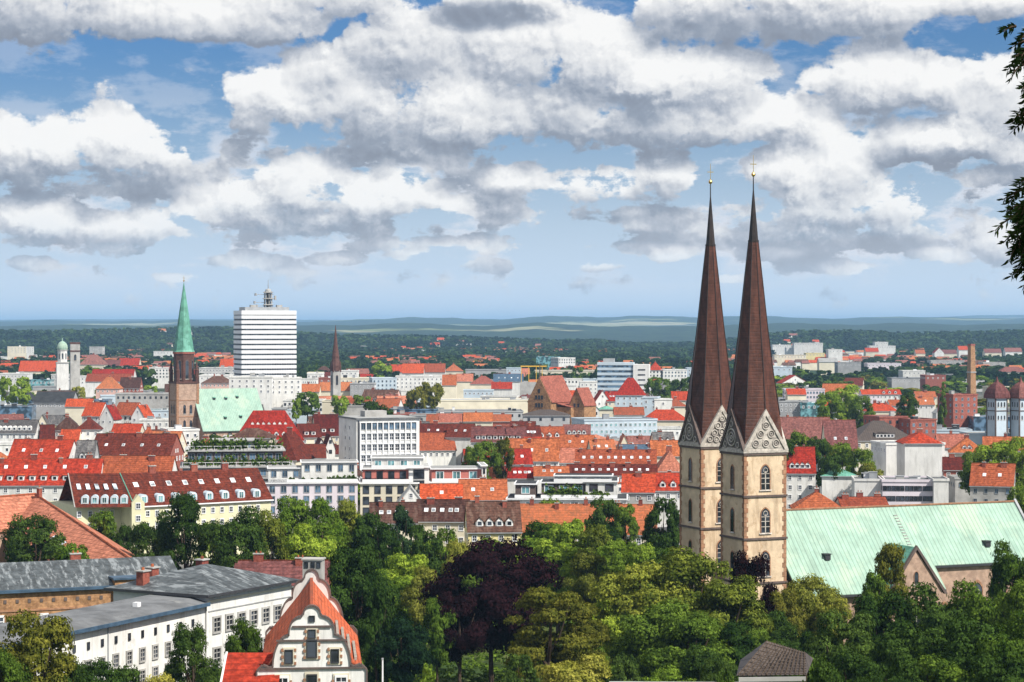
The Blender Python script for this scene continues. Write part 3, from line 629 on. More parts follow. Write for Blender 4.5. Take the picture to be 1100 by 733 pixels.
for s_ in (-1, 1):
    pr = [(s_ * (nw + .3), ze - .5), (0, zr), (0, zr - .4), (s_ * nw, ze - .9)]
    b.loft([[(nx0 - 1 + (6.5 if s_ > 0 else 0), p[0], p[1]) for p in pr], [(nx1, p[0], p[1]) for p in pr]], 'copper_green')
nrf = b.build('nave_roof', c2)
for x_, t_ in ((9, .25), (15, .25), (21, .22), (12, .72), (20, .70)):
    y_ = -nw * t_; z_ = zr - (zr - ze) * t_; b = MB(); b.box(nx0 + x_ - .5, y_ - .8, z_ - .3, nx0 + x_ + .5, y_ + .5, z_ + .55, 'dark_metal'); b.poly([(nx0 + x_ - .7, y_ - 1.1, z_ + .5), (nx0 + x_ + .7, y_ - 1.1, z_ + .5), (nx0 + x_ + .7, y_ + .7, z_ + .9), (nx0 + x_ - .7, y_ + .7, z_ + .9)], 'copper_green_flat'); b.build('roof_hatch', nrf)
for k in range(4): arch_window(nwl, lambda x, o, z: (x, -nw + .8 - o, z), nx0 + 5 + k * 8, 1.5, 3, 8, True)
# ------------------------------------------------------------------ white slab office tower with its mast
D = 1400; a = R(20); tw_ = thing('office_tower', 'tall white slab office tower with dark window bands and an antenna mast on its roof', 'office tower', (at(259.5, D), D, 0), a)
wd, dp, zt = 35.4, 22.5, 69.5
b = MB(); b.box(.3, .3, 0, wd - .3, dp - .3, zt - .2, 'glass_dark'); b.build('window_wall', tw_)
nfl = 21; fh = 3.13
for k in range(nfl):
    z = zt - k * fh; b = MB(); hh = 2.0 if k else 2.6
    b.box(0, 0, z - hh, wd, dp, z, 'white_metal')
    b.build('spandrel_band', tw_)
b = MB()
for k in range(1, 22): x = wd * k / 22; b.box(x - .08, .1, 0, x + .08, .35, zt - 2, 'grey_metal')
for k in range(1, 12): y = dp * k / 12; b.box(.1, y - .08, 0, .35, y + .08, zt - 2, 'grey_metal')
tag(b.build('mullions', tw_))
b = MB(); b.box(3, 3, zt, wd - 4, dp - 3, zt + 2.2, 'grey_metal'); b.build('plant_room', tw_)
ms = MB(); mx, my = wd * .56, dp / 2
for z, r_ in ((zt, 2.4), (zt + 3, 2.2), (zt + 6.5, 2.3), (zt + 10, 2.0)):
    ms.lathe([(r_, z + .0), (r_ + .6, z + .3), (r_, z + .6)], 'concrete', 12, (mx, my))
for k in range(8): an = k * math.pi / 4; ms.tube([(mx + 1.9 * math.cos(an), my + 1.9 * math.sin(an), zt), (mx + 1.7 * math.cos(an), my + 1.7 * math.sin(an), zt + 11)], [.2, .2], 'concrete', 5)
ms.lathe([(1.2, zt), (1.2, zt + 10)], 'dark_metal', 8, (mx, my)); ms.lathe([(1.5, zt + 10), (1.3, zt + 12), (.3, zt + 12.4)], 'concrete', 10, (mx, my)); ms.lathe([(.22, zt + 12), (.1, zt + 17.5)], 'grey_metal', 6, (mx, my))
for z, l in ((zt + 4.5, 6.5), (zt + 9, 6.0), (zt + 2.5, 5.5)): ms.box(mx - l, my - .12, z, mx + 2.5, my + .12, z + .3, 'grey_metal'); ms.lathe([(.6, z - .6), (.6, z + .9)], 'grey_metal', 8, (mx - l, my))
ms.lathe([(.5, zt + 6), (.5, zt + 8.5)], 'concrete', 8, (mx + 3.4, my)); ms.box(mx, my - .1, zt + 7, mx + 3.4, my + .1, zt + 7.3, 'grey_metal')
ms.v = [((x - mx) * 1.35 + mx, (y - my) * 1.35 + my, zt + (z - zt) * 1.12) for x, y, z in ms.v]
ms.build('antenna_mast', tw_)
for x in (7, 24): b = MB(); b.box(x, 5, zt + 2.2, x + 3.5, 8, zt + 3.6, 'concrete'); b.build('roof_vent', tw_)
# ------------------------------------------------------------------ slender dark spire
D = 1500; k2 = thing('church_tower', 'distant slim church tower with pale shaft and pointed dark brown spire', 'church tower', (at(360.5, D), D, 0), R(25))
b = MB(); b.box(-2.7, -2.7, 0, 2.7, 2.7, 30, 'concrete'); b.build('shaft', k2)
for f in ('front', 'left'):
    arch_window(k2, frame_map(f, 5.4), 0, 20, 1.6, 7, False, stone='dark_stone')
b = MB(); b.loft([octo(3.4, 29.5), octo(3.5, 33), octo(2.4, 38), octo(2.5, 39.5), octo(1.5, 46), octo(.1, 60.5)], 'belfry_brown'); b.build('spire', k2)
for sx in (-1, 1):
    for sy in (-1, 1): b = MB(); b.lathe([(.6, 29), (.6, 33), (.05, 36.5)], 'belfry_brown', 6, (sx * 2.5, sy * 2.5)); b.build('pinnacle', k2)
# ------------------------------------------------------------------ white domed tower and its stump neighbour
D = 1700; k3 = thing('church_tower', 'small white tower with a rounded pale green dome, at the far left', 'church tower', (at(67, D), D, 0), R(15))
b = MB(); b.box(-4.5, -4.5, 0, 4.5, 4.5, 32, 'white_plaster'); b.box(-4.9, -4.9, 31.5, 4.9, 4.9, 32.4, 'concrete'); b.loft([octo(3.8, 32), octo(3.7, 41)], 'white_plaster'); b.loft([octo(4.1, 41), octo(4.0, 41.8)], 'concrete'); sh = b.build('shaft', k3)
for k in range(8):
    an = math.pi / 4 * k; rr_ = 3.75 * math.cos(math.pi / 8)
    arch_window(sh, lambda x, o, z, a=an, rr_=rr_: ((rr_ + o) * math.cos(a) - x * math.sin(a), (rr_ + o) * math.sin(a) + x * math.cos(a), z), 0, 34.5, 1.3, 4.8, False, stone='concrete')
b = MB(); b.lathe([(3.9, 41.8), (4.1, 43.2), (3.8, 44.8), (3.0, 46.6), (1.6, 47.8), (.5, 48.3), (.4, 50), (.05, 50.6)], 'copper_green', 14); b.build('dome', k3)
k4 = thing('stone_tower', 'blunt brown stone tower standing right of the white domed tower', 'tower', (at(80.5, 1720), 1720, 0), R(15))
b = MB(); b.box(-3.6, -3.6, 0, 3.6, 3.6, 46, 'concrete'); b.box(-3.9, -3.9, 40, 3.9, 3.9, 41, 'belfry_brown'); b.build('shaft', k4)
for f in ('front', 'left'): arch_window(k4, frame_map(f, 7.2), 0, 33, 1.8, 5, False, stone='dark_stone')
b = MB(); b.box(-3.9, -3.9, 46, 3.9, 3.9, 47.2, 'belfry_brown'); b.build('parapet', k4)
# ------------------------------------------------------------------ blue banded office block
D = 1600; k5 = thing('office_block', 'broad office block with horizontal blue window bands and a plain white stair end', 'office block', (at(641.5, D), D, 0), R(-6))
wd = 25.8; b = MB(); b.box(.2, .2, 0, wd, 15.8, 33, 'glass_blue'); b.build('window_wall', k5)
for k in range(9): z = 33.6 - k * 3.6; b = MB(); b.box(0, 0, z - 1.9, wd + .2, 16, z, 'blue_plaster'); b.build('spandrel_band', k5)
b = MB(); b.box(wd, -1.2, 0, wd + 11.5, 16.5, 32.2, 'white_plaster'); st = b.build('stair_end', k5)
for k in range(6): add_win(st, wd + 3.5, -1.2, 28 - k * 3.6, 5, .9, 'dark')
b = MB(); b.box(4, 4, 33.6, 12, 12, 36.4, 'grey_plaster'); b.build('plant_room', k5)
# ------------------------------------------------------------------ brick chimney tower on the right
D = 1900; k6 = thing('chimney', 'tall ochre brick chimney tower rising out of the trees on the right', 'chimney', (at(1043.5, D), D, 0), R(25))
b = MB(); b.loft([[(-3.0, -3.0, 0), (3.0, -3.0, 0), (3.0, 3.0, 0), (-3.0, 3.0, 0)], [(-2.1, -2.1, 43), (2.1, -2.1, 43), (2.1, 2.1, 43), (-2.1, 2.1, 43)]], 'brown_brick'); b.box(-2.3, -2.3, 43, 2.3, 2.3, 44.4, 'red_brick'); b.box(-3.0, -3.0, 20, 3.0, 3.0, 21, 'concrete'); b.build('shaft', k6)
for z in (26, 30, 34, 38): b = MB(); b.box(2.0, -1.1, z, 4.2, 1.1, z + .4, 'concrete'); b.box(4.0, -1.1, z, 4.2, 1.1, z + 1.4, 'concrete'); b.build('platform', k6)
# ------------------------------------------------------------------ the two towers with brown caps
for px, lab in ((1080.5, 'white square tower with a brown domed cap, the left one of a pair'), (1110, 'white square tower with a brown domed cap, the right one at the frame edge')):
    px = 1071 if 'left' in lab else 1096.5
    D = 1040; k7 = thing('domed_tower', lab, 'tower', (at(px, D), D, 0), R(25), group='towers with brown caps')
    k7.scale = (.84, .84, .985); b = MB(); b.box(-3.9, -3.9, 0, 3.9, 3.9, 27, 'blue_plaster'); sh = b.build('shaft', k7)
    b = MB()
    for sx in (-1, 1):
        for sy in (-1, 1): x0, x1 = sorted((sx * 4.15, sx * 3.5)); y0, y1 = sorted((sy * 4.15, sy * 3.5)); b.box(x0, y0, 0, x1, y1, 26.8, 'dark_stone')
    b.box(-4.2, -4.2, 20.6, 4.2, 4.2, 21.0, 'dark_stone'); b.build('corner_pier', k7)
    for f in ('front', 'left'):
        fm = frame_map(f, 7.8)
        for x in (-2.1, 0, 2.1): arch_window(sh, fm, x, 22.4, 1.1, 2.6, False, stone='grey_plaster'); arch_window(sh, fm, x, 16.4, 1.0, 2.2, False, stone='grey_plaster')
    b = MB(); sq = lambda r, z: [(-r, -r, z), (r, -r, z), (r, r, z), (-r, r, z)]
    b.loft([sq(5.1, 26.6), sq(5.2, 27.2), sq(4.9, 29.2), sq(3.9, 31.2), sq(2.2, 33.2), sq(.7, 34.4), sq(.1, 36.8)], 'tile_mauve'); b.build('cap', k7)
# ------------------------------------------------------------------ yellow gantry crane far off
k8 = thing('gantry_crane', 'yellow gantry crane standing between roofs, beyond the red gabled hall', 'crane', (at(560, 1500), 1500, 0), 0)
b = MB()
for x in (0, 5, 10, 14): b.tube([(x, 0, 22), (x, 0, 32.5)], [.22, .22], 'crane_yellow', 5)
b.box(-.5, -.4, 32.4, 17, .4, 33.1, 'crane_yellow'); b.build('gantry', k8)
b = MB(); b.box(-1, 0, 0, 15, 8, 22, 'concrete'); b.build('base', k8)
# ------------------------------------------------------------------ houses
FOOT = []      # footprints (cx, cy, radius) used to keep buildings apart
VIS = []       # picture boxes of traced roofs with their distance, so that later houses are placed beside or behind them
RC = {'red': 'tile_red', 'orange': 'tile_orange', 'pink': 'tile_pink', 'terra': 'tile_terracotta', 'dark': 'tile_dark', 'brown': 'tile_brown', 'mauve': 'tile_mauve', 'grey': 'tile_grey',
      'slate': 'slate', 'bluegrey': 'slate_blue', 'flat': 'felt_grey', 'light': 'felt_light', 'black': 'felt_dark', 'fgreen': 'felt_green', 'copper': 'copper_green_flat', 'tin': 'tin_brown'}
WCOL = {'white': 'white_plaster', 'warm': 'warm_plaster', 'yellow': 'yellow_plaster', 'paley': 'pale_yellow_plaster', 'grey': 'grey_plaster', 'blue': 'blue_plaster', 'mauve': 'mauve_plaster',
        'pinkw': 'pink_plaster', 'conc': 'concrete', 'brick': 'red_brick', 'bbrick': 'brown_brick', 'panel': 'red_panel', 'rosy': 'rosy_stone', 'glass': 'glass_teal', 'dglass': 'glass_blue'}
RW = {'red': 'bright red', 'orange': 'orange', 'pink': 'salmon pink', 'terra': 'terracotta', 'dark': 'dark maroon', 'brown': 'dark brown', 'mauve': 'dusty mauve', 'grey': 'grey tile', 'slate': 'slate', 'bluegrey': 'blue grey',
      'flat': 'grey', 'light': 'pale grey', 'black': 'black', 'fgreen': 'dull green', 'copper': 'green', 'tin': 'brown sheet'}
WW = {'white': 'white', 'warm': 'cream', 'yellow': 'yellow', 'paley': 'pale yellow', 'grey': 'grey', 'blue': 'pale blue', 'mauve': 'pinkish white', 'pinkw': 'pink', 'conc': 'concrete', 'brick': 'red brick', 'bbrick': 'brown brick',
      'panel': 'red panelled', 'rosy': 'rosy stone', 'glass': 'teal', 'dglass': 'dark glass'}
DORM = {}
def dormer_mesh(kind, roofm, wallm):
    key = (kind, roofm, wallm)
    if key in DORM: return DORM[key]
    b = MB()   # local: front at y=0, runs back +y, width 1.8, height 1.7; sill at z=0
    if kind == 'shed':
        b.box(-.9, 0, 0, .9, 3.2, 1.6, wallm); b.loft([[(-1.1, -.25, 1.6), (1.1, -.25, 1.6), (1.1, -.25, 1.75), (-1.1, -.25, 1.75)], [(-1.1, 3.6, 2.0), (1.1, 3.6, 2.0), (1.1, 3.6, 2.15), (-1.1, 3.6, 2.15)]], roofm)
    elif kind == 'round':
        P = [(-.95, 0), (.95, 0), (.95, 1.3)] + [(.95 * math.cos(t), 1.3 + .8 * math.sin(t)) for t in (.5, 1.05, 1.57, 2.1, 2.65)] + [(-.95, 1.3)]
        b.extr(P, 'y', 0, 3.2, wallm)
    else:
        b.extr([(-.9, 0), (.9, 0), (.9, 1.3), (0, 2.2), (-.9, 1.3)], 'y', 0, 3.2, wallm)
        for s_ in (-1, 1): b.extr([(s_ * 1.15, 1.15), (0, 2.35), (0, 2.22), (s_ * 1.1, 1.02)], 'y', -.2, 3.4, roofm)
    DORM[key] = b.mesh('dormer'); return DORM[key]
CHM = {}
def chimney_mesh(wide):
    if wide not in CHM:
        b = MB(); w_ = .9 if wide else .5; b.box(-w_, -.4, -2.2, w_, .4, 1.5, 'chimney_brick'); b.box(-w_ - .12, -.52, 1.5, w_ + .12, .52, 1.68, 'concrete')
        for x in ((-.4, .4) if wide else (0,)): b.lathe([(.16, 1.68), (.14, 2.1)], 'tile_terracotta', 6, (x, 0))
        CHM[wide] = b.mesh('chimney')
    return CHM[wide]
rng = random.Random(11)
def house(xa, xb, ye, yr, ze, d, kind='g', roof='red', wall='white', rot=0, rows=2, style='bars', dorm=0, dk='gable', sky_=0, chim=1, label=None, cat=None, name=None, wsp=2.7, side=True, grp=None,
          cols=None, clut=0, auto=True, Y=None, w=None, r=None, X=None, wh=1.45, ww=1.15, vis=True, low=7, dormwall=None, gwin=True, par=.45, r0=None, roofname=None):
    """xa..xb: columns of the front wall; ye: row of its eave; yr: row of the ridge (None for flat); ze: eave height; d: depth; rot: turn in degrees (right end away if > 0)"""
    a = R(rot); u = Vector((math.cos(a), math.sin(a), 0)); v = Vector((-math.sin(a), math.cos(a), 0))
    if Y is None:
        Y = (EYE - ze) * F / (ye - HY)
        wpx = (xb - xa) / F * Y; w = wpx / max(.25, (math.cos(a) - math.sin(a) * ((xa + xb) / 2 - CX) / F)); mid = Vector((at((xa + xb) / 2, Y), Y, 0)); O = mid - u * w / 2
        if kind == 'f' or yr is None: r = 0
        elif kind in ('v', 'p'): r = max(2, (EYE - ze) - (yr - HY) * (Y + (d / 2 if kind == 'p' else 0)) / F)
        else: r = max(1.5, (EYE - ze) - (yr - HY) * (Y + d / 2 * math.cos(a)) / F)
    else:
        O = Vector((X, Y, 0)) - u * w / 2; r = r or 0
    cen = O + u * w / 2 + v * d / 2; FOOT.append((cen.x, cen.y, w / 2, d / 2, a))
    if vis:
        ps = [px_of(O + Vector((0, 0, ze))), px_of(O + u * w + Vector((0, 0, ze)))]; rp = [px_of(cen + Vector((0, 0, ze + r))), px_of(O + v * d + Vector((0, 0, ze))), px_of(O + u * w + v * d + Vector((0, 0, ze)))]
        VIS.append((min(p[0] for p in ps + rp[1:]), max(p[0] for p in ps + rp[1:]), min(p[1] for p in ps + rp), max(p[1] for p in ps) + low, cen.y))
    nm = name or {'f': 'flat_roofed_building'}.get(kind, 'gabled_house' if kind in 'gvx' else 'hip_roofed_house')
    cat = cat or ('building' if kind == 'f' else 'house')
    root = thing(nm, label, cat, O, a, grp)
    if label is None:
        shape = {'f': 'flat building', 'g': 'gabled house', 'v': 'gable-front house', 'h': 'hipped house', 'p': 'square house', 'm': 'mansard house'}[kind]
        tag(root, look='%s %s with %s roof' % (WW[wall], shape, RW[roof]))
    wm, rm = WCOL[wall], RC[roof]; W_ = MB(); g0 = -2.0
    if kind in ('g', 'x'): W_.extr([(.0, g0), (d, g0), (d, ze), (d / 2, ze + r), (0, ze)], 'x', 0, w, wm)
    elif kind == 'v': W_.extr([(0, g0), (w, g0), (w, ze), (w / 2, ze + r), (0, ze)], 'y', 0, d, wm)
    else: W_.box(0, 0, g0, w, d, ze, wm)
    wo_ = W_.build('wall', root)
    B = MB(); ov = .45; th = .28; e = .03
    if kind == 'g':
        k = r / (d / 2); P = [(-ov, ze - ov * k + e), (d / 2, ze + r + e), (d / 2, ze + r + th + e), (-ov, ze - ov * k + th + e)]; Q = [(d - p[0], p[1]) for p in P]
        B.extr(P, 'x', -ov * .6, w + ov * .6, rm); B.extr(Q, 'x', -ov * .6, w + ov * .6, rm)
        B.box(-ov * .6, -ov - .08, ze - ov * k - .05, w + ov * .6, -ov, ze - ov * k + th * .7, 'grey_metal')
        B.box(-ov * .6, d / 2 - .14, ze + r + th, w + ov * .6, d / 2 + .14, ze + r + th + .12, 'tile_brown' if roof in ('dark', 'brown', 'grey', 'slate') else 'tile_terracotta')
    elif kind == 'v':
        k = r / (w / 2); P = [(-ov, ze - ov * k + e), (w / 2, ze + r + e), (w / 2, ze + r + th + e), (-ov, ze - ov * k + th + e)]; Q = [(w - p[0], p[1]) for p in P]
        B.extr(P, 'y', -ov * .6, d + ov * .6, rm); B.extr(Q, 'y', -ov * .6, d + ov * .6, rm)
    elif kind in ('h', 'p'):
        x0, x1, y0, y1 = -ov, w + ov, -ov, d + ov; m = min(w, d) / 2 + ov; base = [(x0, y0), (x1, y0), (x1, y1), (x0, y1)]
        if kind == 'p' or w <= d + .1 and w >= d - .1: top = [(w / 2 - .05, d / 2 - .05), (w / 2 + .05, d / 2 - .05), (w / 2 + .05, d / 2 + .05), (w / 2 - .05, d / 2 + .05)]
        elif w > d: i = m * .85; top = [(x0 + i, d / 2 - .05), (x1 - i, d / 2 - .05), (x1 - i, d / 2 + .05), (x0 + i, d / 2 + .05)]
        else: i = m * .85; top = [(w / 2 - .05, y0 + i), (w / 2 + .05, y0 + i), (w / 2 + .05, y1 - i), (w / 2 - .05, y1 - i)]
        B.loft([[p + (ze - .15,) for p in base], [p + (ze + .12,) for p in base], [p + (ze + r,) for p in top]], rm)
        B.box(x0 - .07, y0 - .09, ze - .15, x1 + .07, y0 - .01, ze + .14, 'grey_metal')
    elif kind == 'm':
        i = r * .32; base = [(-.2, -.2), (w + .2, -.2), (w + .2, d + .2), (-.2, d + .2)]; mid_ = [(i, i), (w - i, i), (w - i, d - i), (i, d - i)]; t_ = min(w, d) * .3; top = [(t_, t_), (w - t_, t_), (w - t_, d - t_), (t_, d - t_)]
        B.loft([[p + (ze + e,) for p in base], [p + (ze + r * .8,) for p in mid_], [p + (ze + r,) for p in top]], rm)
    else:
        B.box(-.25, -.25, ze, w + .25, d + .25, ze + .3, wm if par > .4 else rm); B.box(.15, .15, ze + .3, w - .15, d - .15, ze + .34, rm)
        for (q0, q1, q2, q3) in ((-.25, -.25, w + .25, .05), (-.25, d - .05, w + .25, d + .25), (-.25, .05, .05, d - .05), (w - .05, .05, w + .25, d - .05)): B.box(q0, q1, ze + .3, q2, q3, ze + .3 + par, 'grey_metal' if par < .4 else wm)
    ro = B.build(roofname or 'roof', root)
    # windows on the faces that look at the viewer
    n = cols if cols is not None else max(1, int((w - 1.2) / wsp)); st = w / n
    for j in range(rows):
        z = ze - 2.35 - 3.05 * j - (.3 if kind == 'f' else 0)
        for i in range(n):
            if len(root.children) > 96: break
            x = st * (i + .5) - ww / 2 + rng.uniform(-.08, .08); add_win(root, x, 0, z, ww, wh, style)
    if side and rows:
        left = rot > (O.x / O.y) * 0 + 0 and (u.x * (O.x) + u.y * (O.y)) > 0
        toL = (-u).dot(Vector((-O.x, -O.y, 0))) > 0; Oe = O + u * w; toR = u.dot(Vector((-Oe.x, -Oe.y, 0))) > 0
        if (toL or toR) and not (toL and toR):
            m_ = max(1, int((d - 2) / 3.2)); sd_ = d / m_
            for j in range(rows):
                for i in range(m_):
                    if len(root.children) > 98: break
                    y = sd_ * (i + .5); z = ze - 2.35 - 3.05 * j - (.3 if kind == 'f' else 0)
                    if toL: add_win(root, 0, y + ww / 2, z, ww, wh, style, -math.pi / 2)
                    else: add_win(root, w, y - ww / 2, z, ww, wh, style, math.pi / 2)
            if kind == 'g' and r > 4 and gwin:
                for yy in (d / 2 - 1.3, d / 2 + 1.3):
                    if toL: add_win(root, 0, yy + .5, ze + .5, 1.0, 1.2, style, -math.pi / 2)
                    else: add_win(root, w, yy - .5, ze + .5, 1.0, 1.2, style, math.pi / 2)
    if kind == 'v' and r > 3 and gwin:
        add_win(root, w / 2 - .5, 0, ze + r * .35, 1.0, 1.3, style)
        if w > 9:
            for q in (-1, 1): add_win(root, w / 2 - .5 + q * 2.1, 0, ze + .2, 1.0, 1.3, style)
    if kind in 'ghm':
        hwid = d / 2; kk = r / hwid if kind != 'm' else 3.1
        x_in = 1.6 if kind == 'g' else min(w, d) * .36
        if dorm:
            for i in range(dorm):
                x = x_in + (w - 2 * x_in) * (i + .5) / dorm; y = (.14 * hwid if kind != 'm' else .35); z = ze + y * kk + .1
                dm = obj('dormer', dormer_mesh(dk, rm, dormwall and WCOL[dormwall] or 'white_plaster'), root, (x, y, z)); add_win(dm, -.6, 0, .25, 1.2, 1.15, 'plain')
        for i in range(sky_):
            x = x_in + (w - 2 * x_in) * (i + .5) / sky_ + rng.uniform(-.3, .3); y = hwid * (.60 if dorm else .38); z = ze + y * kk + th + e + .06
            so_ = obj('skylight', SKYL, root, (x - .5, y, z)); so_.rotation_euler = (-(math.pi / 2 - math.atan(kk)), 0, 0); so_.scale = (1.0, 1, 1.35)
        if chim and w > 16 and Y < 1100: chim += 1 + (w > 28)
        for i in range(chim):
            x = w * (i + .5) / chim + rng.uniform(-.12, .12) * w / max(1, chim)
            if kind in 'hm': x = min(max(x, d * .45), w - d * .45) if w > d * .95 else w / 2
            yy = hwid + rng.choice((-1.1, 0, 1.0)); obj('chimney', chimney_mesh(rng.random() < .5), ro, (x, yy, ze + r - abs(yy - hwid) * (kk if kind != 'm' else .3)))
    elif kind == 'v' and chim: obj('chimney', chimney_mesh(False), ro, (w / 2 + 1, d * .6, ze + r - 1 * r / (w / 2)))
    elif kind == 'f':
        for i in range(clut):
            x = rng.uniform(1.5, w - 4); y = rng.uniform(1.5, max(1.6, d - 4)); sx, sy, sz = rng.uniform(1.2, 3.5), rng.uniform(1.2, 3), rng.uniform(.8, 2.3)
            q = MB(); q.box(x, y, ze + .3, x + sx, y + sy, ze + .34 + sz, rng.choice(('grey_metal', 'concrete', 'white_metal', 'felt_dark'))); q.box(x - .12, y - .12, ze + .34 + sz, x + sx + .12, y + sy + .12, ze + .46 + sz, 'grey_metal'); q.build('roof_unit', ro)
    return root, w, r
H = house
# --- first rows on the left
H(-14,106,521,494,13,15,'g','red','white',rot=2,rows=2,wsp=3.4,dorm=9,dk='shed',sky_=5,chim=2,label='very long bright red roofed row with white wall and dormers, lowest red roof at left',name='terraced_row')
H(104,182,516,491,14,13,'g','orange','white',rot=-4,rows=1,chim=1,sky_=0,label='orange-red roof wing reaching right from the long red row, above the cream dormered house',name='terraced_row')
H(8,72,495,473,15,13,'g','red','white',rot=-9,rows=1,chim=1,sky_=3,side=True,label='bright red gabled house with white side gable, directly above the long red row')
H(80,100,497,474,15,12,'g','grey','grey',rot=0,rows=1,dorm=2,chim=0,label='narrow dark grey roofed house between white gable and wide maroon roof')
H(96,182,489,467,16,18,'g','dark','brick',rot=-7,rows=1,chim=1,sky_=4,label='wide dark maroon roof with pale rooflights, left of the planted terrace building')
H(-8,38,465,452,14,13,'g','grey','white',rot=2,rows=2,wsp=2.2,dorm=7,dk='round',chim=1,label='white house with small dormers in grey roof, at the far left edge')
H(36,55,463,446,13,14,'v','grey','warm',rot=6,rows=2,label='cream gable-fronted house beside the white house with small grey dormers')
H(57,82,463,448,14,13,'h','brown','pinkw',rot=0,rows=1,chim=1,dorm=0)
H(82,107,462,449,14.5,13,'h','dark','white',rot=5,rows=2,chim=1)
H(43,58,472,457,11,10,'g','dark','white',rot=10,rows=0,chim=0)
H(64,84,474,462,10,10,'g','red','warm',rot=0,rows=0,chim=0)
H(118,148,470,456,12,11,'g','red','warm',rot=-10,rows=1,chim=1)
H(148,172,474,459,13,11,'h','orange','warm',rot=10,rows=1)
H(160,190,480,464,12,12,'g','terra','warm',rot=-10,rows=1)
H(181,214,463,None,17,16,'f','flat','white',rot=20,rows=3,clut=2,style='plain',label='plain white block standing at the foot of the green-spired church tower')
H(88,107,447,433,13,14,'g','red','white',rot=-14,rows=1)
H(107,122,450,436,12,13,'v','red','white',rot=-8,rows=1)
H(121,143,446,433,13,14,'g','orange','white',rot=-20,rows=2,style='dark')
H(141,155,448,436,13,12,'v','red','white',rot=-14,rows=1)
H(70,98,437,429,12,12,'g','red','warm',rot=0,rows=0)
H(-6,34,438,None,13,18,'f','light','dglass',rot=4,rows=0,clut=3); H(36,77,433,421,13,24,'g','black','grey',rot=0,rows=1,chim=0); H(12,34,430,418,12,16,'v','black','dglass',rot=0,rows=0)
H(78,116,431,None,14,20,'f','flat','dglass',rot=3,rows=0,clut=3); H(124,182,424,None,16,20,'f','light','conc',rot=0,rows=1,wsp=3.2,style='dark',clut=2,label='long concrete building with a row of dark openings, left of the green-spired church')
H(155,181,442,None,12,18,'f','fgreen','blue',rot=0,rows=1,clut=2); H(150,182,452,None,12,14,'f','flat','white',rot=0,rows=1,clut=2)
H(20,62,399,388,14,26,'g','red','warm',rot=3,rows=0); H(60,66,399,390,14,20,'v','terra','white',rot=0,rows=0)
H(85,112,392,381,16,24,'h','mauve','warm',rot=0,rows=0); H(127,149,393,385,14,20,'g','red','warm',rot=0,rows=0); H(112,128,394,387,13,20,'g','mauve','grey',rot=0,rows=0)
H(98,143,405,397,15,18,'g','red','white',rot=0,rows=0,chim=2); H(92,140,410,402,13,16,'g','orange','white',rot=0,rows=0); H(55,76,403,None,16,20,'f','light','white',rot=-10,rows=2,clut=1,style='plain'); H(76,98,405,None,15,20,'f','light','white',rot=0,rows=2,clut=2)
H(30,54,409,None,13,16,'f','flat','glass',rot=0,rows=1,clut=2); H(0,30,402,None,16,20,'f','light','white',rot=0,rows=2,clut=2); H(103,128,418,405,14,16,'h','terra','pinkw',rot=0,rows=1); H(128,150,417,406,14,16,'g','brown','brick',rot=0,rows=1)
H(160,181,396,None,19,20,'f','light','white',rot=8,rows=3,clut=2,style='dark')
# --- around and behind the green-spired church
H(214,252,396,None,20,26,'f','light','white',rot=-5,rows=2,clut=3); H(236,251,394,386,20,18,'g','red','white',rot=0,rows=0); H(214,268,404,None,19,26,'f','light','white',rot=0,rows=1,clut=3,wsp=4)
H(216,249,412,404,15,20,'h','brown','pinkw',rot=0,rows=1,chim=2); H(248,268,415,406,14,16,'g','orange','white',rot=0,rows=1); H(262,275,412,None,17,14,'f','light','white',rot=10,rows=1); H(276,292,405,None,20,18,'f','light','mauve',rot=10,rows=2)
H(246,292,406,None,29.5,16,'f','light','white',rot=4,rows=3,wsp=3.4,clut=4,label='low white wing with flat roof directly before the foot of the slab tower'); H(290,324,407,None,28.5,16,'f','flat','white',rot=8,rows=3,wsp=3.4,clut=3); H(330,346,402,None,20,20,'f','light','white',rot=0,rows=3,clut=2)
root, w_, r_ = H(252,326,474,441,12,18,'h','red','white',rot=6,rows=1,dorm=5,dk='gable',chim=0,label='big steep bright red hipped hall roof dotted with dormers, right of green nave',name='hall',low=3)
for k in range(7): dm = obj('dormer', dormer_mesh('gable', 'tile_red', 'white_plaster'), root, (w_ * .26 + k * w_ * .08, 4.6, 12 + 4.6 * r_ / 9)); dm.scale = (.7, .7, .7)
H(246,290,471,460,18,13,'h','brown','warm',rot=-4,rows=2,style='dark',wsp=1.9,chim=0,label='broad brown hipped roof over a dark veranda, behind the planted terrace building')
H(284,318,495,464,12,20,'h','dark','warm',rot=-14,rows=0,chim=1,label='steep dark maroon hipped roof between planted terraces and white apartment blocks')
H(318,350,492,478,10,12,'g','dark','warm',rot=8,rows=0,chim=0)
H(322,345,470,456,13,14,'g','dark','warm',rot=14,rows=1,dorm=2,dk='shed'); H(340,366,468,446,13,16,'g','dark','warm',rot=14,rows=1,chim=2,dorm=2,dk='shed'); H(334,352,462,448,14,13,'g','brown','white',rot=14,rows=0)
H(340,351,484,472,11,12,'v','dark','white',rot=12,rows=1,style='dark'); H(350,360,481,468,12,12,'v','dark','white',rot=12,rows=1,style='dark'); H(352,368,488,479,9,8,'g','dark','white',rot=8,rows=0)
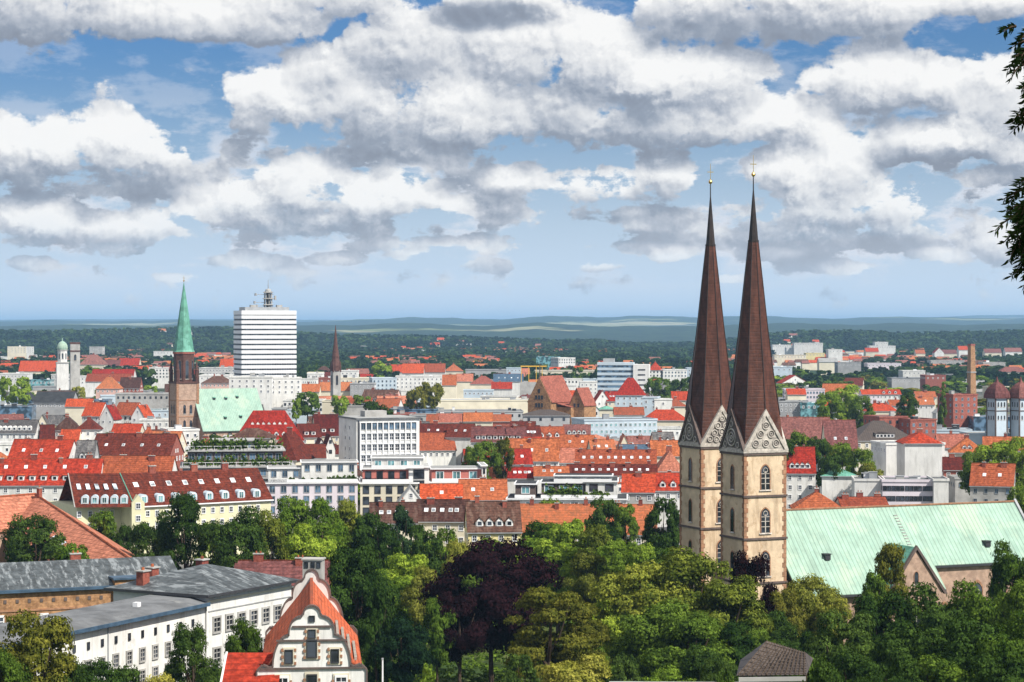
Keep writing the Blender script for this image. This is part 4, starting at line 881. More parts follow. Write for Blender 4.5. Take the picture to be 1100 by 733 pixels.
# --- grid windowed block
D = 780; a20 = R(20); zt = zat(451, D); gb = thing('office_block', 'white office block with a gridded window front and blank left end, mid left', 'office block', (at(383, D), D, 0), a20)
wd = (447 - 383) / F * D / math.cos(a20) * 1.04; dp = 23; b = MB(); b.box(0, 0, 0, wd, dp, zt, 'white_plaster'); b.box(.4, -.16, 6, .9, 0, zt - .4, 'dark_metal'); wl = b.build('wall', gb)
b = MB(); b.box(-.3, -.6, zt, wd + .6, dp + .3, zt + .5, 'felt_grey'); b.box(.4, .3, zt + .5, wd - .3, dp - .3, zt + .55, 'felt_light'); b.box(6, 10, zt + .5, 14, 16, zt + 2.6, 'concrete'); b.build('roof', gb)
for j in range(6):
    z = zt - 3.6 - j * 3.75
    for i in range(10): add_win(gb, 1.6 + i * (wd - 2.4) / 10, -.02, z, (wd - 2.4) / 10 - .45, 2.35, 'grey' if j == 0 else 'bars')
b = MB()
for i in range(11): x = 1.3 + i * (wd - 2.4) / 10; b.box(x - .16, -.42, 4, x + .16, 0, zt - .8, 'white_metal')
for j in range(7): z = zt - .9 - j * 3.75; b.box(1.2, -.40, z - .25, wd - .9, 0, z, 'white_metal')
b.build('facade_grid', gb)
for j in range(6):
    for y in (dp * .38, dp * .62): add_win(gb, 0, y + .5, zt - 3.9 - j * 3.75, 1.1, 1.5, 'plain', -math.pi / 2)
VIS.append((358, 447, 448, 500, D)); cen_ = gb.location + Vector((math.cos(a20), math.sin(a20), 0)) * wd / 2 + Vector((-math.sin(a20), math.cos(a20), 0)) * dp / 2; FOOT.append((cen_.x, cen_.y, wd / 2, dp / 2, a20))
for (X_, Y_, w2, d2, a2, x0, x1, y0, y1) in ((at(786, 397), 397, 12, 24, A23, 731, 845, 200, 640), (at(965, 415), 420, 35, 22, A23, 843, 1100, 545, 640), (at(197.5, 1075), 1075, 9, 9, R(28), 181, 215, 378, 462), (at(255, 1085), 1090, 20, 20, R(28), 215, 297, 418, 464),
        (at(284, 1412), 1412, 21, 17, R(20), 249, 319, 330, 402), (at(67, 1700), 1700, 6, 6, 0, 61, 73, 365, 392), (at(80, 1720), 1720, 5, 5, 0, 76, 86, 368, 388), (at(669, 1610), 1610, 22, 12, 0, 641, 697, 388, 417),
        (at(360, 1500), 1500, 5, 5, 0, 355, 366, 350, 398), (at(1043, 1900), 1900, 5, 5, 0, 1038, 1050, 370, 404), (at(1071, 1040), 1040, 8, 8, 0, 1058, 1084, 410, 445), (at(1096, 1040), 1040, 8, 8, 0, 1084, 1100, 410, 445), (at(567, 1500), 1500, 12, 12, 0, 559, 582, 384, 398)):
    FOOT.append((X_, Y_, w2, d2, a2)); VIS.append((x0, x1, y0, y1, Y_))
# --- terrace building with planted decks
def planter(parent, x0, x1, y, z, n, hgt=1.0, seed=0):
    """a trough with shrubs: one mesh, the shrubs growing along it"""
    q = random.Random(seed); b = MB(); b.box(x0, y, z, x1, y + .7, z + .5, 'concrete')
    for i in range(n):
        x = q.uniform(x0, x1); s_ = q.uniform(.5, 1.1) * hgt; 
        for k in range(30):
            c = Vector((x + q.gauss(0, .35 * s_), y + .35 + q.gauss(0, .25), z + .5 + abs(q.gauss(0, .75)) * s_)); t1 = Vector((q.gauss(0, 1), q.gauss(0, 1), q.gauss(0, 1))).normalized() * .34; t2 = t1.cross(Vector((q.gauss(0, 1), q.gauss(0, 1), q.gauss(0, 1)))).normalized() * .30
            b.poly([c - t1 - t2, c + t1 - t2, c + t1 + t2, c - t1 + t2], 'leaf_mid')
    return b.build('planter', parent)
Y0 = 690; tb = thing('terrace_building', 'stepped building with shrub-lined roof decks and white railings, left of the white blocks', 'building', (at(196, Y0), Y0, 0), R(8))
wd = 31; z1 = zat(503, Y0); z2 = zat(486, Y0); z3 = zat(474, Y0 + 12)
for (x0, y0, x1, y1, za, zb_, m_, nmm) in ((0, 0, wd + 3, 26, 0, z1, 'grey_plaster', 'lower_storey'), (1.5, 3, wd, 24, z1, z2, 'dark_stone', 'deck_storey'), (10, 10, wd - 9, 22, z2, z3, 'grey_plaster', 'roof_pavilion')):
    b = MB(); b.box(x0, y0, za, x1, y1, zb_, m_); st = b.build(nmm, tb)
    b = MB(); b.box(x0 - .8, y0 - 1.0, zb_, x1 + .8, y1 + .3, zb_ + .4, 'felt_light'); b.build('cornice', st)
    n = int((x1 - x0) / 2.6)
    for i in range(n): add_win(st, x0 + (i + .15) * (x1 - x0) / n, y0, zb_ - 2.6, 1.8, 1.9, 'grey')
    if zb_ == z1:
        for i in range(n): add_win(st, x0 + (i + .15) * (x1 - x0) / n, y0, zb_ - 5.8, 1.8, 1.7, 'grey')
for (y, z, x0, x1) in ((-.4, z1 + .4, 0, wd + 2), (2.6, z2 + .4, 1.5, wd - .5)):
    b = MB(); b.box(x0, y - .3, z + 1.2, x1, y - .2, z + 1.32, 'white_metal')
    for i in range(15): x = x0 + (x1 - x0) * i / 14; b.box(x - .05, y - .3, z, x + .05, y - .2, z + 1.2, 'white_metal')
    b.build('railing', tb); planter(tb, x0 + .5, x1 - .5, y - .1, z, 40, 1.7, int(z * 10))
planter(tb, 4, wd - 4, 6.5, z2 + .4, 22, 1.8, 5)
VIS.append((192, 300, 474, 520, Y0)); FOOT.append((at(248, 705), 705, 18, 15, R(8)))
# --- white stepped apartment blocks in the middle
def apartment(label, tiers, O_, rot, grp=None):
    root = thing('apartment_block', label, 'apartments', O_, R(rot), grp)
    for (x0, y0, x1, y1, za, zb_, wm_, stl, wid, hgt, rm_) in tiers:
        b = MB(); b.box(x0, y0, za, x1, y1, zb_, wm_); s_ = b.build('storey', root)
        b = MB(); b.box(x0 - .4, y0 - .6, zb_, x1 + .4, y1 + .2, zb_ + .35, 'white_metal'); b.box(x0, y0 - .2, zb_ + .35, x1, y1 - .2, zb_ + .4, rm_); b.build('roof_edge', s_)
        n = max(1, int((x1 - x0) / (wid + 1.5)))
        for j in range(max(1, int((zb_ - za) / 3.2))):
            for i in range(n): add_win(s_, x0 + (i + .5) * (x1 - x0) / n - wid / 2, y0, zb_ - .6 - hgt - 3.1 * j, wid, hgt, stl)
        if y0 > 0.5:
            b = MB(); b.box(x0, .0, za + .4, x1, .08, za + 1.3, 'white_metal'); b.build('balustrade', s_)
    return root
def pxz(px, Y): return at(px, Y)
Yb = 675; z_lo = zat(520, Yb); z_up = zat(501, Yb + 8)
p_ = Yb / F
ap = apartment('long white apartment block with set-back upper storey and a planted roof deck', [(0, 0, 110 * p_, 16, 0, z_lo, 'mauve_plaster', 'grey', 1.7, 2.2, 'felt_grey'), (4, 6, 34 * p_, 15, z_lo, z_up - 1.2, 'red_panel', 'grey', 1.8, 1.9, 'felt_light'), (14 * p_, 5, 50 * p_, 15, z_lo, z_up - .6, 'white_plaster', 'grey', 1.6, 2.0, 'felt_light'), (50 * p_, 4, 110 * p_, 15, z_lo, z_up + 1.2, 'white_plaster', 'grey', 1.5, 2.1, 'felt_light')], (at(274, Yb), Yb, 0), 6)
planter(ap, 22, 30, .8, z_lo + .4, 18, .8, 3); planter(ap, 9, 20, .8, z_lo + .4, 9, .5, 4)
VIS.append((272, 385, 497, 537, Yb)); FOOT.append((at(330, 683), 683, 17, 10, R(6)))
Yb = 640; p_ = Yb / F; z1 = zat(520, Yb); z2 = zat(504, Yb + 4); z3 = zat(492, Yb + 10)
ap = apartment('white apartments with red wall panels on the set-back storey, below the gridded office block', [(0, 0, 62 * p_, 18, 0, z1, 'warm_plaster', 'dark', 1.7, 2.2, 'felt_light'), (.6, 2.5, 52 * p_, 16, z1, z2, 'red_panel', 'dark', 1.7, 2.4, 'felt_light'), (12 * p_, 8, 68 * p_, 17, z2, z3, 'white_plaster', 'teal', 2.0, 1.9, 'felt_light'), (52 * p_, 1.5, 74 * p_, 17, z1 - 3, z2 + .5, 'white_plaster', 'dark', 3.0, 2.6, 'felt_light')], (at(387, Yb), Yb, 0), 3)
VIS.append((385, 462, 492, 540, Yb)); FOOT.append((at(424, 650), 650, 11, 10, R(3)))
Yb = 662; p_ = Yb / F; z1 = zat(519, Yb); z2 = zat(504, Yb + 5)
ap = apartment('low apartments with white roof edge and red panels, above the two orange-red roofs', [(0, 0, 62 * p_, 16, 0, z1, 'white_plaster', 'teal', 2.0, 2.0, 'felt_light'), (.6, 3, 56 * p_, 15, z1, z2, 'red_panel', 'teal', 2.3, 2.4, 'felt_light'), (56 * p_, 1, 61 * p_, 16, z1, z2 + 1, 'white_plaster', 'dark', .6, 1.6, 'felt_light')], (at(462, Yb), Yb, 0), 5)
VIS.append((462, 524, 500, 524, Yb)); FOOT.append((at(494, 670), 670, 10, 10, R(5)))
# --- roofs below them
H(452,497,539,521,10,12,'g','red','white',rot=3,rows=1,chim=0,sky_=1,label='small bright red roof with white chimney blocks, left of its orange-red neighbour',side=True)
H(494,545,537,516,10,13,'g','orange','white',rot=3,rows=1,chim=1,sky_=2,label='orange-red gabled roof below the low apartments with red panels')
H(428,455,541,524,10,11,'v','light','white',rot=4,rows=1,chim=0)
H(398,448,562,541,12,12,'g','brown','warm',rot=4,rows=1,chim=2,sky_=4,dorm=0,label='dark brown gabled roof with white rooflights above the trees, left of centre')
H(446,502,560,538,12,12,'g','brown','warm',rot=-3,rows=2,chim=2,sky_=5,label='dark brown roofed cream house with five rooflights behind the dark beech')
H(503,560,571,540,11,13,'g','brown','yellow',rot=5,rows=2,chim=2,dorm=4,dk='gable',sky_=0,label='dark brown roofed yellowish house with four white dormers behind the dark beech')
H(437,482,567,None,8,12,'f','flat','blue',rot=4,rows=1,clut=1,label='low grey flat roof between trees in front of the brown roofed houses')
H(554,705,574,543,9,15,'g','terra','warm',rot=-3,rows=1,chim=3,sky_=0,label='long weathered terracotta roof directly above the bright trees, left of the church towers',name='terraced_row',low=3)
Yb = 610; p_ = Yb / F; zA = zat(532, Yb); zB = zat(518, Yb + 5); zC = zat(512, Yb + 9)
ap = apartment('white terraced apartments with dark flat roofs and planted balconies, above the terracotta roof', [(0, 0, 128 * p_, 17, 0, zA - 1.2, 'white_plaster', 'teal', 2.2, 1.9, 'felt_dark'), (2, 3.5, 30 * p_, 15, zA - 1.2, zB - .6, 'dark_stone', 'teal', 2.2, 1.8, 'felt_dark'), (36 * p_, 4, 84 * p_, 15, zA - 1.2, zB - .2, 'dark_stone', 'teal', 2.4, 2.0, 'felt_dark'), (84 * p_, 2.5, 118 * p_, 16, zA - 1.2, zB + .3, 'white_plaster', 'dark', 2.2, 1.9, 'felt_dark'), (50 * p_, 8, 112 * p_, 15, zB, zC + .2, 'white_plaster', 'dark', 2, 1.5, 'felt_dark')], (at(545, Yb), Yb, 0), -3)
planter(ap, 10, 20, .3, zA - .8, 24, 1.6, 8); planter(ap, 21, 28, .3, zA - .8, 10, 1, 9)
VIS.append((545, 674, 510, 545, Yb)); FOOT.append((at(610, 618), 618, 17, 10, R(-3)))
H(668,703,529,510,11,14,'g','red','conc',rot=-5,rows=1,chim=1,sky_=0,label='plain bright red gabled roof right of the white terraced apartments')
H(701,735,527,509,11,13,'g','red','white',rot=2,rows=1,chim=1,dorm=2,label='bright red gabled roof with pale dormers touching the left church tower')
# --- orange rows
H(541,600,495,472,11,13,'g','orange','white',rot=-3,rows=2,wsp=2.3,chim=2,sky_=3,name='terraced_row'); H(596,622,497,482,10,12,'g','pink','white',rot=3,rows=1,chim=0)
H(618,705,500,484,11,13,'g','orange','white',rot=-3,rows=1,wsp=2.2,chim=4,sky_=9,name='terraced_row'); H(545,578,514,503,10,11,'g','red','white',rot=4,rows=0,chim=1,sky_=4); H(574,611,512,502,11,11,'g','orange','white',rot=0,rows=0,chim=1,sky_=3)
H(609,706,511,500,10,12,'g','dark','white',rot=-2,rows=0,chim=3,sky_=10,name='terraced_row'); H(600,636,482,468,12,14,'g','orange','warm',rot=-8,rows=0,chim=1,sky_=2); H(636,662,487,473,12,12,'g','terra','warm',rot=8,rows=0,chim=2,sky_=2)
H(574,607,472,459,12,14,'g','orange','warm',rot=5,rows=0,chim=1,dorm=3); H(605,634,469,457,12,14,'g','mauve','warm',rot=-2,rows=0,chim=0,dorm=4); H(614,662,478,467,11,20,'h','pink','warm',rot=-6,rows=0,chim=0)
H(546,566,475,460,13,12,'g','mauve','white',rot=8,rows=1); H(558,582,471,458,13,13,'g','dark','white',rot=8,rows=1,sky_=4); H(662,680,488,468,11,16,'v','pink','warm',rot=0,rows=0); H(668,708,492,478,11,12,'g','bluegrey','warm',rot=4,rows=0,chim=2,sky_=4,label='blue-grey slate roof among the orange roofs, left of the church towers')
H(704,726,479,465,14,14,'g','grey','warm',rot=6,rows=0,dorm=2); H(706,735,507,484,11,16,'h','pink','warm',rot=0,rows=0,chim=2,sky_=2); H(700,735,490,474,13,13,'g','orange','warm',rot=0,rows=0,chim=2)
H(469,500,454,445,12,14,'g','pink','warm',rot=0,rows=0,chim=1); H(498,529,453,444,12.5,14,'g','orange','warm',rot=0,rows=0,chim=1); H(528,549,453,446,12,13,'g','terra','brick',rot=0,rows=0,chim=1); H(458,470,455,446,12,14,'g','terra','warm',rot=0,rows=0,chim=0)
H(449,480,469,456,14,15,'g','dark','warm',rot=-4,rows=0,chim=1,sky_=2); H(479,506,470,456,14,15,'g','dark','white',rot=-10,rows=0,chim=1,sky_=2); H(448,490,484,466,9,22,'g','orange','white',rot=10,rows=1,wsp=1.9,chim=0,label='low wide orange-red roof over a white arcade, right of the gridded office block',side=False)
H(506,564,475,459,13,14,'g','mauve','white',rot=-2,rows=1,chim=2,dorm=8,dk='shed',name='terraced_row'); H(500,572,499,483,10,13,'g','red','white',rot=7,rows=1,chim=2,sky_=6,name='terraced_row',label='long bright red roof with a row of white rooflights right of the gridded office block'); H(527,562,514,503,10,12,'g','orange','white',rot=6,rows=0,sky_=2); H(566,584,481,470,12,12,'g','red','warm',rot=10,rows=0)
# --- halls and flat roofs, middle distance
H(466,572,431,None,14,34,'f','light','warm',rot=6,rows=0,clut=4,cat='hall',name='market_hall',label='long low hall with pale flat roof in the middle distance'); H(418,470,441,None,13,26,'f','flat','dglass',rot=0,rows=0,clut=3); H(468,562,443,None,11,26,'f','flat','grey',rot=3,rows=1,style='dark',wsp=4,clut=4)
H(440,500,447,None,12,18,'f','brown','grey',rot=-3,rows=1,wsp=4,clut=2,style='dark'); H(346,370,432,None,17,20,'f','black','warm',rot=0,rows=2,wsp=6,clut=2); H(366,396,437,None,15,24,'f','flat','conc',rot=0,rows=0,clut=3); H(396,445,446,None,12,20,'f','mauve','brick',rot=0,rows=0,clut=4,style='dark')
H(304,347,431,None,16,20,'f','light','white',rot=0,rows=2,wsp=2.4,clut=2,style='dark'); H(292,306,440,None,14,14,'f','light','grey',rot=0,rows=1); H(303,342,441,None,12,16,'f','flat','blue',rot=4,rows=1,clut=2); H(314,340,408,None,19,14,'f','light','white',rot=0,rows=1,ww=.8,wsp=1.4,clut=1,label='low white building with one row of small dark windows, right of slab tower')
H(318,343,421,413,12,15,'g','orange','warm',rot=0,rows=0); H(343,377,420,411,12,16,'g','terra','warm',rot=0,rows=0); H(342,364,407,None,18,22,'f','brown','brick',rot=0,rows=1,wsp=4,clut=2); H(362,398,407,None,19,24,'f','light','warm',rot=0,rows=1,wsp=3,clut=3)
H(376,402,413,None,17,22,'f','flat','grey',rot=0,rows=2,clut=3); H(400,426,407,None,20,22,'f','light','blue',rot=10,rows=3,style='grey'); H(425,476,405,None,19,16,'f','light','white',rot=0,rows=3,wsp=3.3,clut=2,label='long white block with three rows of windows behind the round dark green tree'); H(330,346,401,None,20,18,'f','light','warm',rot=0,rows=1); H(366,384,399,None,20,18,'f','light','white',rot=0,rows=1,clut=1)
H(420,433,400,392,14,18,'g','red','white',rot=0,rows=0); H(432,455,401,391,14,22,'g','red','white',rot=0,rows=0,chim=2); H(455,478,400,391,14,22,'g','orange','white',rot=0,rows=0,chim=2); H(477,497,399,391,14,20,'h','terra','warm',rot=0,rows=0,chim=1)
H(475,490,414,403,14,20,'g','orange','warm',rot=0,rows=0); H(490,508,410,402,14,18,'g','pink','warm',rot=0,rows=0); H(505,533,413,404,14,20,'h','pink','warm',rot=0,rows=0,chim=1); H(530,562,410,402,14,18,'g','bluegrey','white',rot=0,rows=0,sky_=4); H(498,530,420,None,12,18,'f','light','blue',rot=0,rows=1); H(528,550,418,411,12,14,'g','red','white',rot=0,rows=0)
H(500,546,398,None,17,30,'f','light','grey',rot=0,rows=0,clut=2); H(544,560,396,None,20,18,'f','copper','blue',rot=0,rows=1); H(575,642,399,None,16,34,'f','light','warm',rot=0,rows=0,clut=4,label='long low cream industrial shed left of the blue banded office block'); H(576,602,384,None,22,26,'f','light','glass',rot=0,rows=0,clut=2); H(600,618,385,None,22,24,'f','light','white',rot=20,rows=2,style='dark')
H(602,625,408,None,15,22,'f','light','white',rot=0,rows=1,style='dark',clut=2); H(623,642,411,None,16,20,'f','light','white',rot=0,rows=3)
# --- red hall with brick gables
D = 1150; hr = thing('gabled_hall', 'salmon roofed hall with two dark brick gables and a needle turret, centre of town', 'hall', (at(567, D), D, 0), R(-30))
w1 = 28; zt = zat(405, D); ze = zat(431, D); dpt = 16
b = MB(); b.extr([(0, 0), (13.5, 0), (13.5, ze), (6.75, zt), (0, ze)], 'y', 0, 24, 'brown_brick'); b.box(13.5, 6, 0, 22, 23, ze - 3, 'brown_brick'); b.extr([(19.5, 0), (28, 0), (28, ze - 2), (23.7, zt - 6), (19.5, ze - 2)], 'y', 9, 22, 'brown_brick'); wl = b.build('wall', hr)
b = MB()
for s_ in (-1, 1): b.extr([(6.75 + s_ * 7.3, ze - .8), (6.75, zt + .1), (6.75, zt + .5), (6.75 + s_ * 7.3, ze - .4)], 'y', .4, 24.5, 'tile_pink')
for s_ in (-1, 1): b.extr([(23.7 + s_ * 4.7, ze - 2.6), (23.7, zt - 5.9), (23.7, zt - 5.5), (23.7 + s_ * 4.7, ze - 2.2)], 'y', 8.6, 22, 'tile_pink')
b.extr([(13.5, ze - 1.4), (22, ze - 3.2), (22, ze - 2.8), (13.5, ze - 1.0)], 'y', 5.6, 23.4, 'tile_pink')
rf = b.build('roof', hr); b = MB(); b.lathe([(.5, zt - 1), (.35, zt + 3), (.08, zt + 8)], 'dark_stone', 6, (6.75, .6)); b.build('turret', hr)
for x, z in ((4.4, ze + 1), (6.1, ze + 1), (7.8, ze + 1), (6.1, ze + 4.4), (4.4, ze - 3), (6.1, ze - 3), (7.8, ze - 3)): add_win(hr, x, 0, z, 1.1, 2.0, 'dark')
for x in (21.9, 24.1): add_win(hr, x, 9, ze - 3, 1.1, 1.8, 'dark')
VIS.append((566, 632, 405, 442, D)); FOOT.append((at(592, 1158), 1158, 20, 18, 0))
H(562,612,447,440,15,20,'h','tin','grey',rot=0,rows=1,wsp=5,chim=0,style='dark',label='broad brown roofed hall just below the salmon roofed brick-gabled hall')
H(628,638,430,424,15,12,'v','red','warm',rot=10,rows=1); H(640,655,431,420,15,14,'v','red','white',rot=6,rows=1); H(652,664,431,421,15,14,'g','red','warm',rot=6,rows=1,sky_=2); H(661,693,425,406,20,16,'h','red','blue',rot=-4,rows=3,chim=1,label='steep red hipped roof on a pale blue house, left of the church spires')
H(690,706,428,None,20,14,'f','red','blue',rot=-10,rows=2); H(703,722,430,None,19,12,'f','light','white',rot=0,rows=1,wsp=6); H(722,740,430,421,14,12,'g','red','warm',rot=0,rows=1); H(715,738,437,428,12,14,'h','terra','warm',rot=0,rows=0)
H(644,660,440,436,13,12,'h','copper','warm',rot=0,rows=0); H(630,644,441,433,14,10,'v','copper','white',rot=0,rows=1,style='dark'); H(628,706,452,446,17,22,'f','flat','blue',rot=14,rows=3,style='teal',wsp=2.2,clut=1,label='large pale blue-grey building with dark flat roof edge and tall windows, centre right')
H(690,738,452,440,12,16,'h','red','warm',rot=-4,rows=0,chim=2); H(660,692,446,438,12,14,'g','terra','warm',rot=0,rows=0); H(698,732,461,None,12,14,'f','light','white',rot=0,rows=1,wsp=3)
H(697,712,398,389,20,18,'h','red','white',rot=0,rows=3,style='dark'); H(710,738,398,None,20,22,'f','light','white',rot=0,rows=2,style='grey',clut=2); H(738,748,396,None,20,20,'f','light','blue',rot=0,rows=2); H(693,720,411,None,14,20,'f','flat','grey',rot=0,rows=0,clut=2); H(718,742,413,None,13,16,'f','pink','conc',rot=0,rows=1)
# --- right side
H(832,892,482,449,12,22,'g','mauve','warm',rot=-6,rows=0,chim=0,label='long dusty maroon roof behind the tree row, just right of the church spires',name='long_roof'); H(888,922,487,452,12,22,'g','mauve','warm',rot=-2,rows=1,chim=0,sky_=2,style='dark',label='dusty maroon roof joined to a salmon slope, above the white annexes'); H(919,985,474,452,15,24,'h','tin','warm',rot=6,rows=1,chim=0,dorm=5,dk='shed',dormwall='grey',label='brownish mansard-like roof with dark dormers in front of the red brick cube')
H(945,975,449,None,18,16,'f','flat','brick',rot=18,rows=1,clut=1,style='dark',Y=None); H(978,1006,452,None,17,14,'f','flat','brick',rot=20,rows=2,clut=1,style='grey',label='red brick cube with a glazed top storey, left of the taller brick block')
H(1024,1050,425,None,24,14,'f','flat','brick',rot=24,rows=4,clut=1,style='grey',wsp=3,label='tall red brick block standing left of the twin brown-capped towers'); H(1046,1104,449,None,13,18,'f','light','dglass',rot=0,rows=0,clut=2); H(1006,1026,444,435,12,12,'v','light','white',rot=0,rows=1); H(1003,1044,463,None,9,18,'f','light','blue',rot=-4,rows=0,clut=4); H(1040,1100,467,None,9,20,'f','light','blue',rot=0,rows=0,clut=4)
H(843,886,402+17,None,16,18,'f','flat','mauve',rot=-2,rows=2,wsp=1.9,style='grey',clut=2,label='grey flat-roofed block with a row of tall windows, right of the spires'); H(827,862,432,None,14,16,'f','light','grey',rot=0,rows=2,wsp=2.5,clut=2); H(846,866,424,418,14,12,'g','red','warm',rot=0,rows=0); H(860,890,434,None,13,14,'f','light','glass',rot=0,rows=1,clut=2); H(898,912,438,431,12,12,'v','grey','white',rot=10,rows=1); H(886,900,437,431,12,12,'g','red','white',rot=0,rows=0)
H(926,946,424,419,14,13,'g','red','mauve',rot=0,rows=2); H(944,968,424,419,13,13,'g','red','white',rot=0,rows=2,dorm=3); H(930,965,442,433,11,14,'h','red','warm',rot=0,rows=0,chim=3); H(956,975,436,430,12,12,'g','orange','white',rot=0,rows=1); H(975,1004,435,427,12,13,'g','terra','white',rot=0,rows=1,sky_=2); H(984,1006,427,421,13,13,'g','terra','warm',rot=0,rows=1); H(966,984,452,444,10,12,'g','red','warm',rot=0,rows=0)
H(952,1015,478,None,18,18,'f','flat','white',rot=8,rows=1,wsp=20,clut=2,label='large blank white block with grey flat roof behind the white office wing'); H(972,1012,477,464,20,16,'h','red','white',rot=0,rows=0,chim=1); H(1008,1040,481,467,13,14,'g','pink','white',rot=-4,rows=2,sky_=0); H(1020,1058,487,470,13,16,'h','orange','warm',rot=-10,rows=1,dorm=2); H(1056,1100,484,470,13,14,'g','orange','white',rot=-12,rows=1)
H(984,1020,503,488,10,12,'g','orange','white',rot=10,rows=0,chim=1); H(1014,1044,505,492,10,12,'g','dark','brick',rot=0,rows=1); H(1026,1050,515,None,9,12,'f','flat','conc',rot=0,rows=1,style='grey')
H(1042,1088,522,499,12,15,'g','orange','conc',rot=-17,rows=3,wsp=2.6,chim=2,sky_=2,ww=1,style='grey',label='orange roofed grey house with chimneys behind the green nave, at the right edge')
H(948,1005,518,None,13,16,'f','flat','mauve',rot=-5,rows=2,wsp=2.0,cols=12,style='dark',clut=3,par=.5,label='pinkish white office wing with pairs of dark windows behind the green nave'); H(1003,1019,517,None,13.5,14,'f','flat','white',rot=-3,rows=0,clut=0,label='blank white end block at the right of the office wing'); H(918,950,517,None,13,14,'f','flat','white',rot=-5,rows=0,clut=4,label='white windowless wing with roof units left of the paired dark windows')
H(883,920,512,503,13,14,'h','copper','white',rot=-5,rows=0,chim=0,label='pale green shallow roof behind the orange roofs next to the church')
H(843,876,508,481,13,14,'g','red','white',rot=-4,rows=4,wsp=2.5,dorm=4,chim=1,label='white house with bright red dormered roof immediately right of the church tower'); H(880,890,505,489,12,12,'v','light','white',rot=0,rows=1); H(887,905,498,484,13,14,'h','orange','warm',rot=0,rows=0,chim=1); H(903,920,497,484,12,10,'p','bluegrey','white',rot=-10,rows=1,label='small white tower house with a dark pyramid roof beside green trees')
H(853,905,548,528,10,14,'h','orange','warm',rot=-4,rows=0,chim=2,label='orange hipped roof with chimneys touching the church ridge, nearer the tower',low=0); H(905,955,546,535,10,12,'g','orange','warm',rot=3,rows=0,chim=3,label='low orange roof just above the church ridge, in front of white wings',low=0)
# --- far right, among trees
for (xa, xb, ye, yr, z, k_, rf_, wl_) in ((830,850,371,None,22,'f','light','white'),(845,868,374,None,22,'f','light','white'),(853,884,369,None,30,'f','light','white'),(866,886,380,None,20,'f','light','yellow'),(832,866,382,None,20,'f','light','warm'),(890,905,376,None,26,'f','light','white'),(828,851,395,None,21,'f','light','blue'),(934,962,372,None,24,'f','light','white'),(940,954,368,None,30,'f','light','white'),
        (930,944,378,374,18,'g','red','warm'),(984,994,380,376,18,'g','terra','warm'),(1004,1014,379,374,20,'v','red','white'),(1012,1028,380,376,18,'g','mauve','warm'),(970,994,399,None,14,'f','light','white'),(958,996,407,None,11,'f','bluegrey','grey'),(994,1016,404,None,15,'f','brown','brick'),(1074,1104,400,394,14,'h','mauve','warm'),(900,925,390,None,18,'f','flat','grey'),(932,968,391,None,17,'f','grey','mauve'),(1000,1036,388,None,17,'f','light','conc'),(1056,1080,390,None,17,'f','light','conc'),(1058,1076,379,375,18,'g','mauve','warm'),(1080,1098,378,374,18,'g','mauve','white'),(880,900,389,385,16,'g','light','warm'),(1030,1040,376,372,20,'g','red','white')):
    H(xa,xb,ye,yr,z,26 if k_ == 'f' else 18,k_,rf_,wl_,rot=0,rows=1 if k_ == 'f' else 0,wsp=4,clut=2 if k_ == 'f' else 0,chim=0)
H(8,28,373,None,26,22,'f','light','warm',rot=10,rows=3,wsp=4,clut=2,label='pale hospital-like block with a rooftop box, at the far left horizon'); H(27,36,373,None,25,16,'f','light','white',rot=10,rows=3,wsp=3)
H(96,110,373,None,25,22,'f','flat','conc',rot=0,rows=2,wsp=4); H(165,188,378,None,20,22,'f','light','white',rot=0,rows=1,wsp=4)
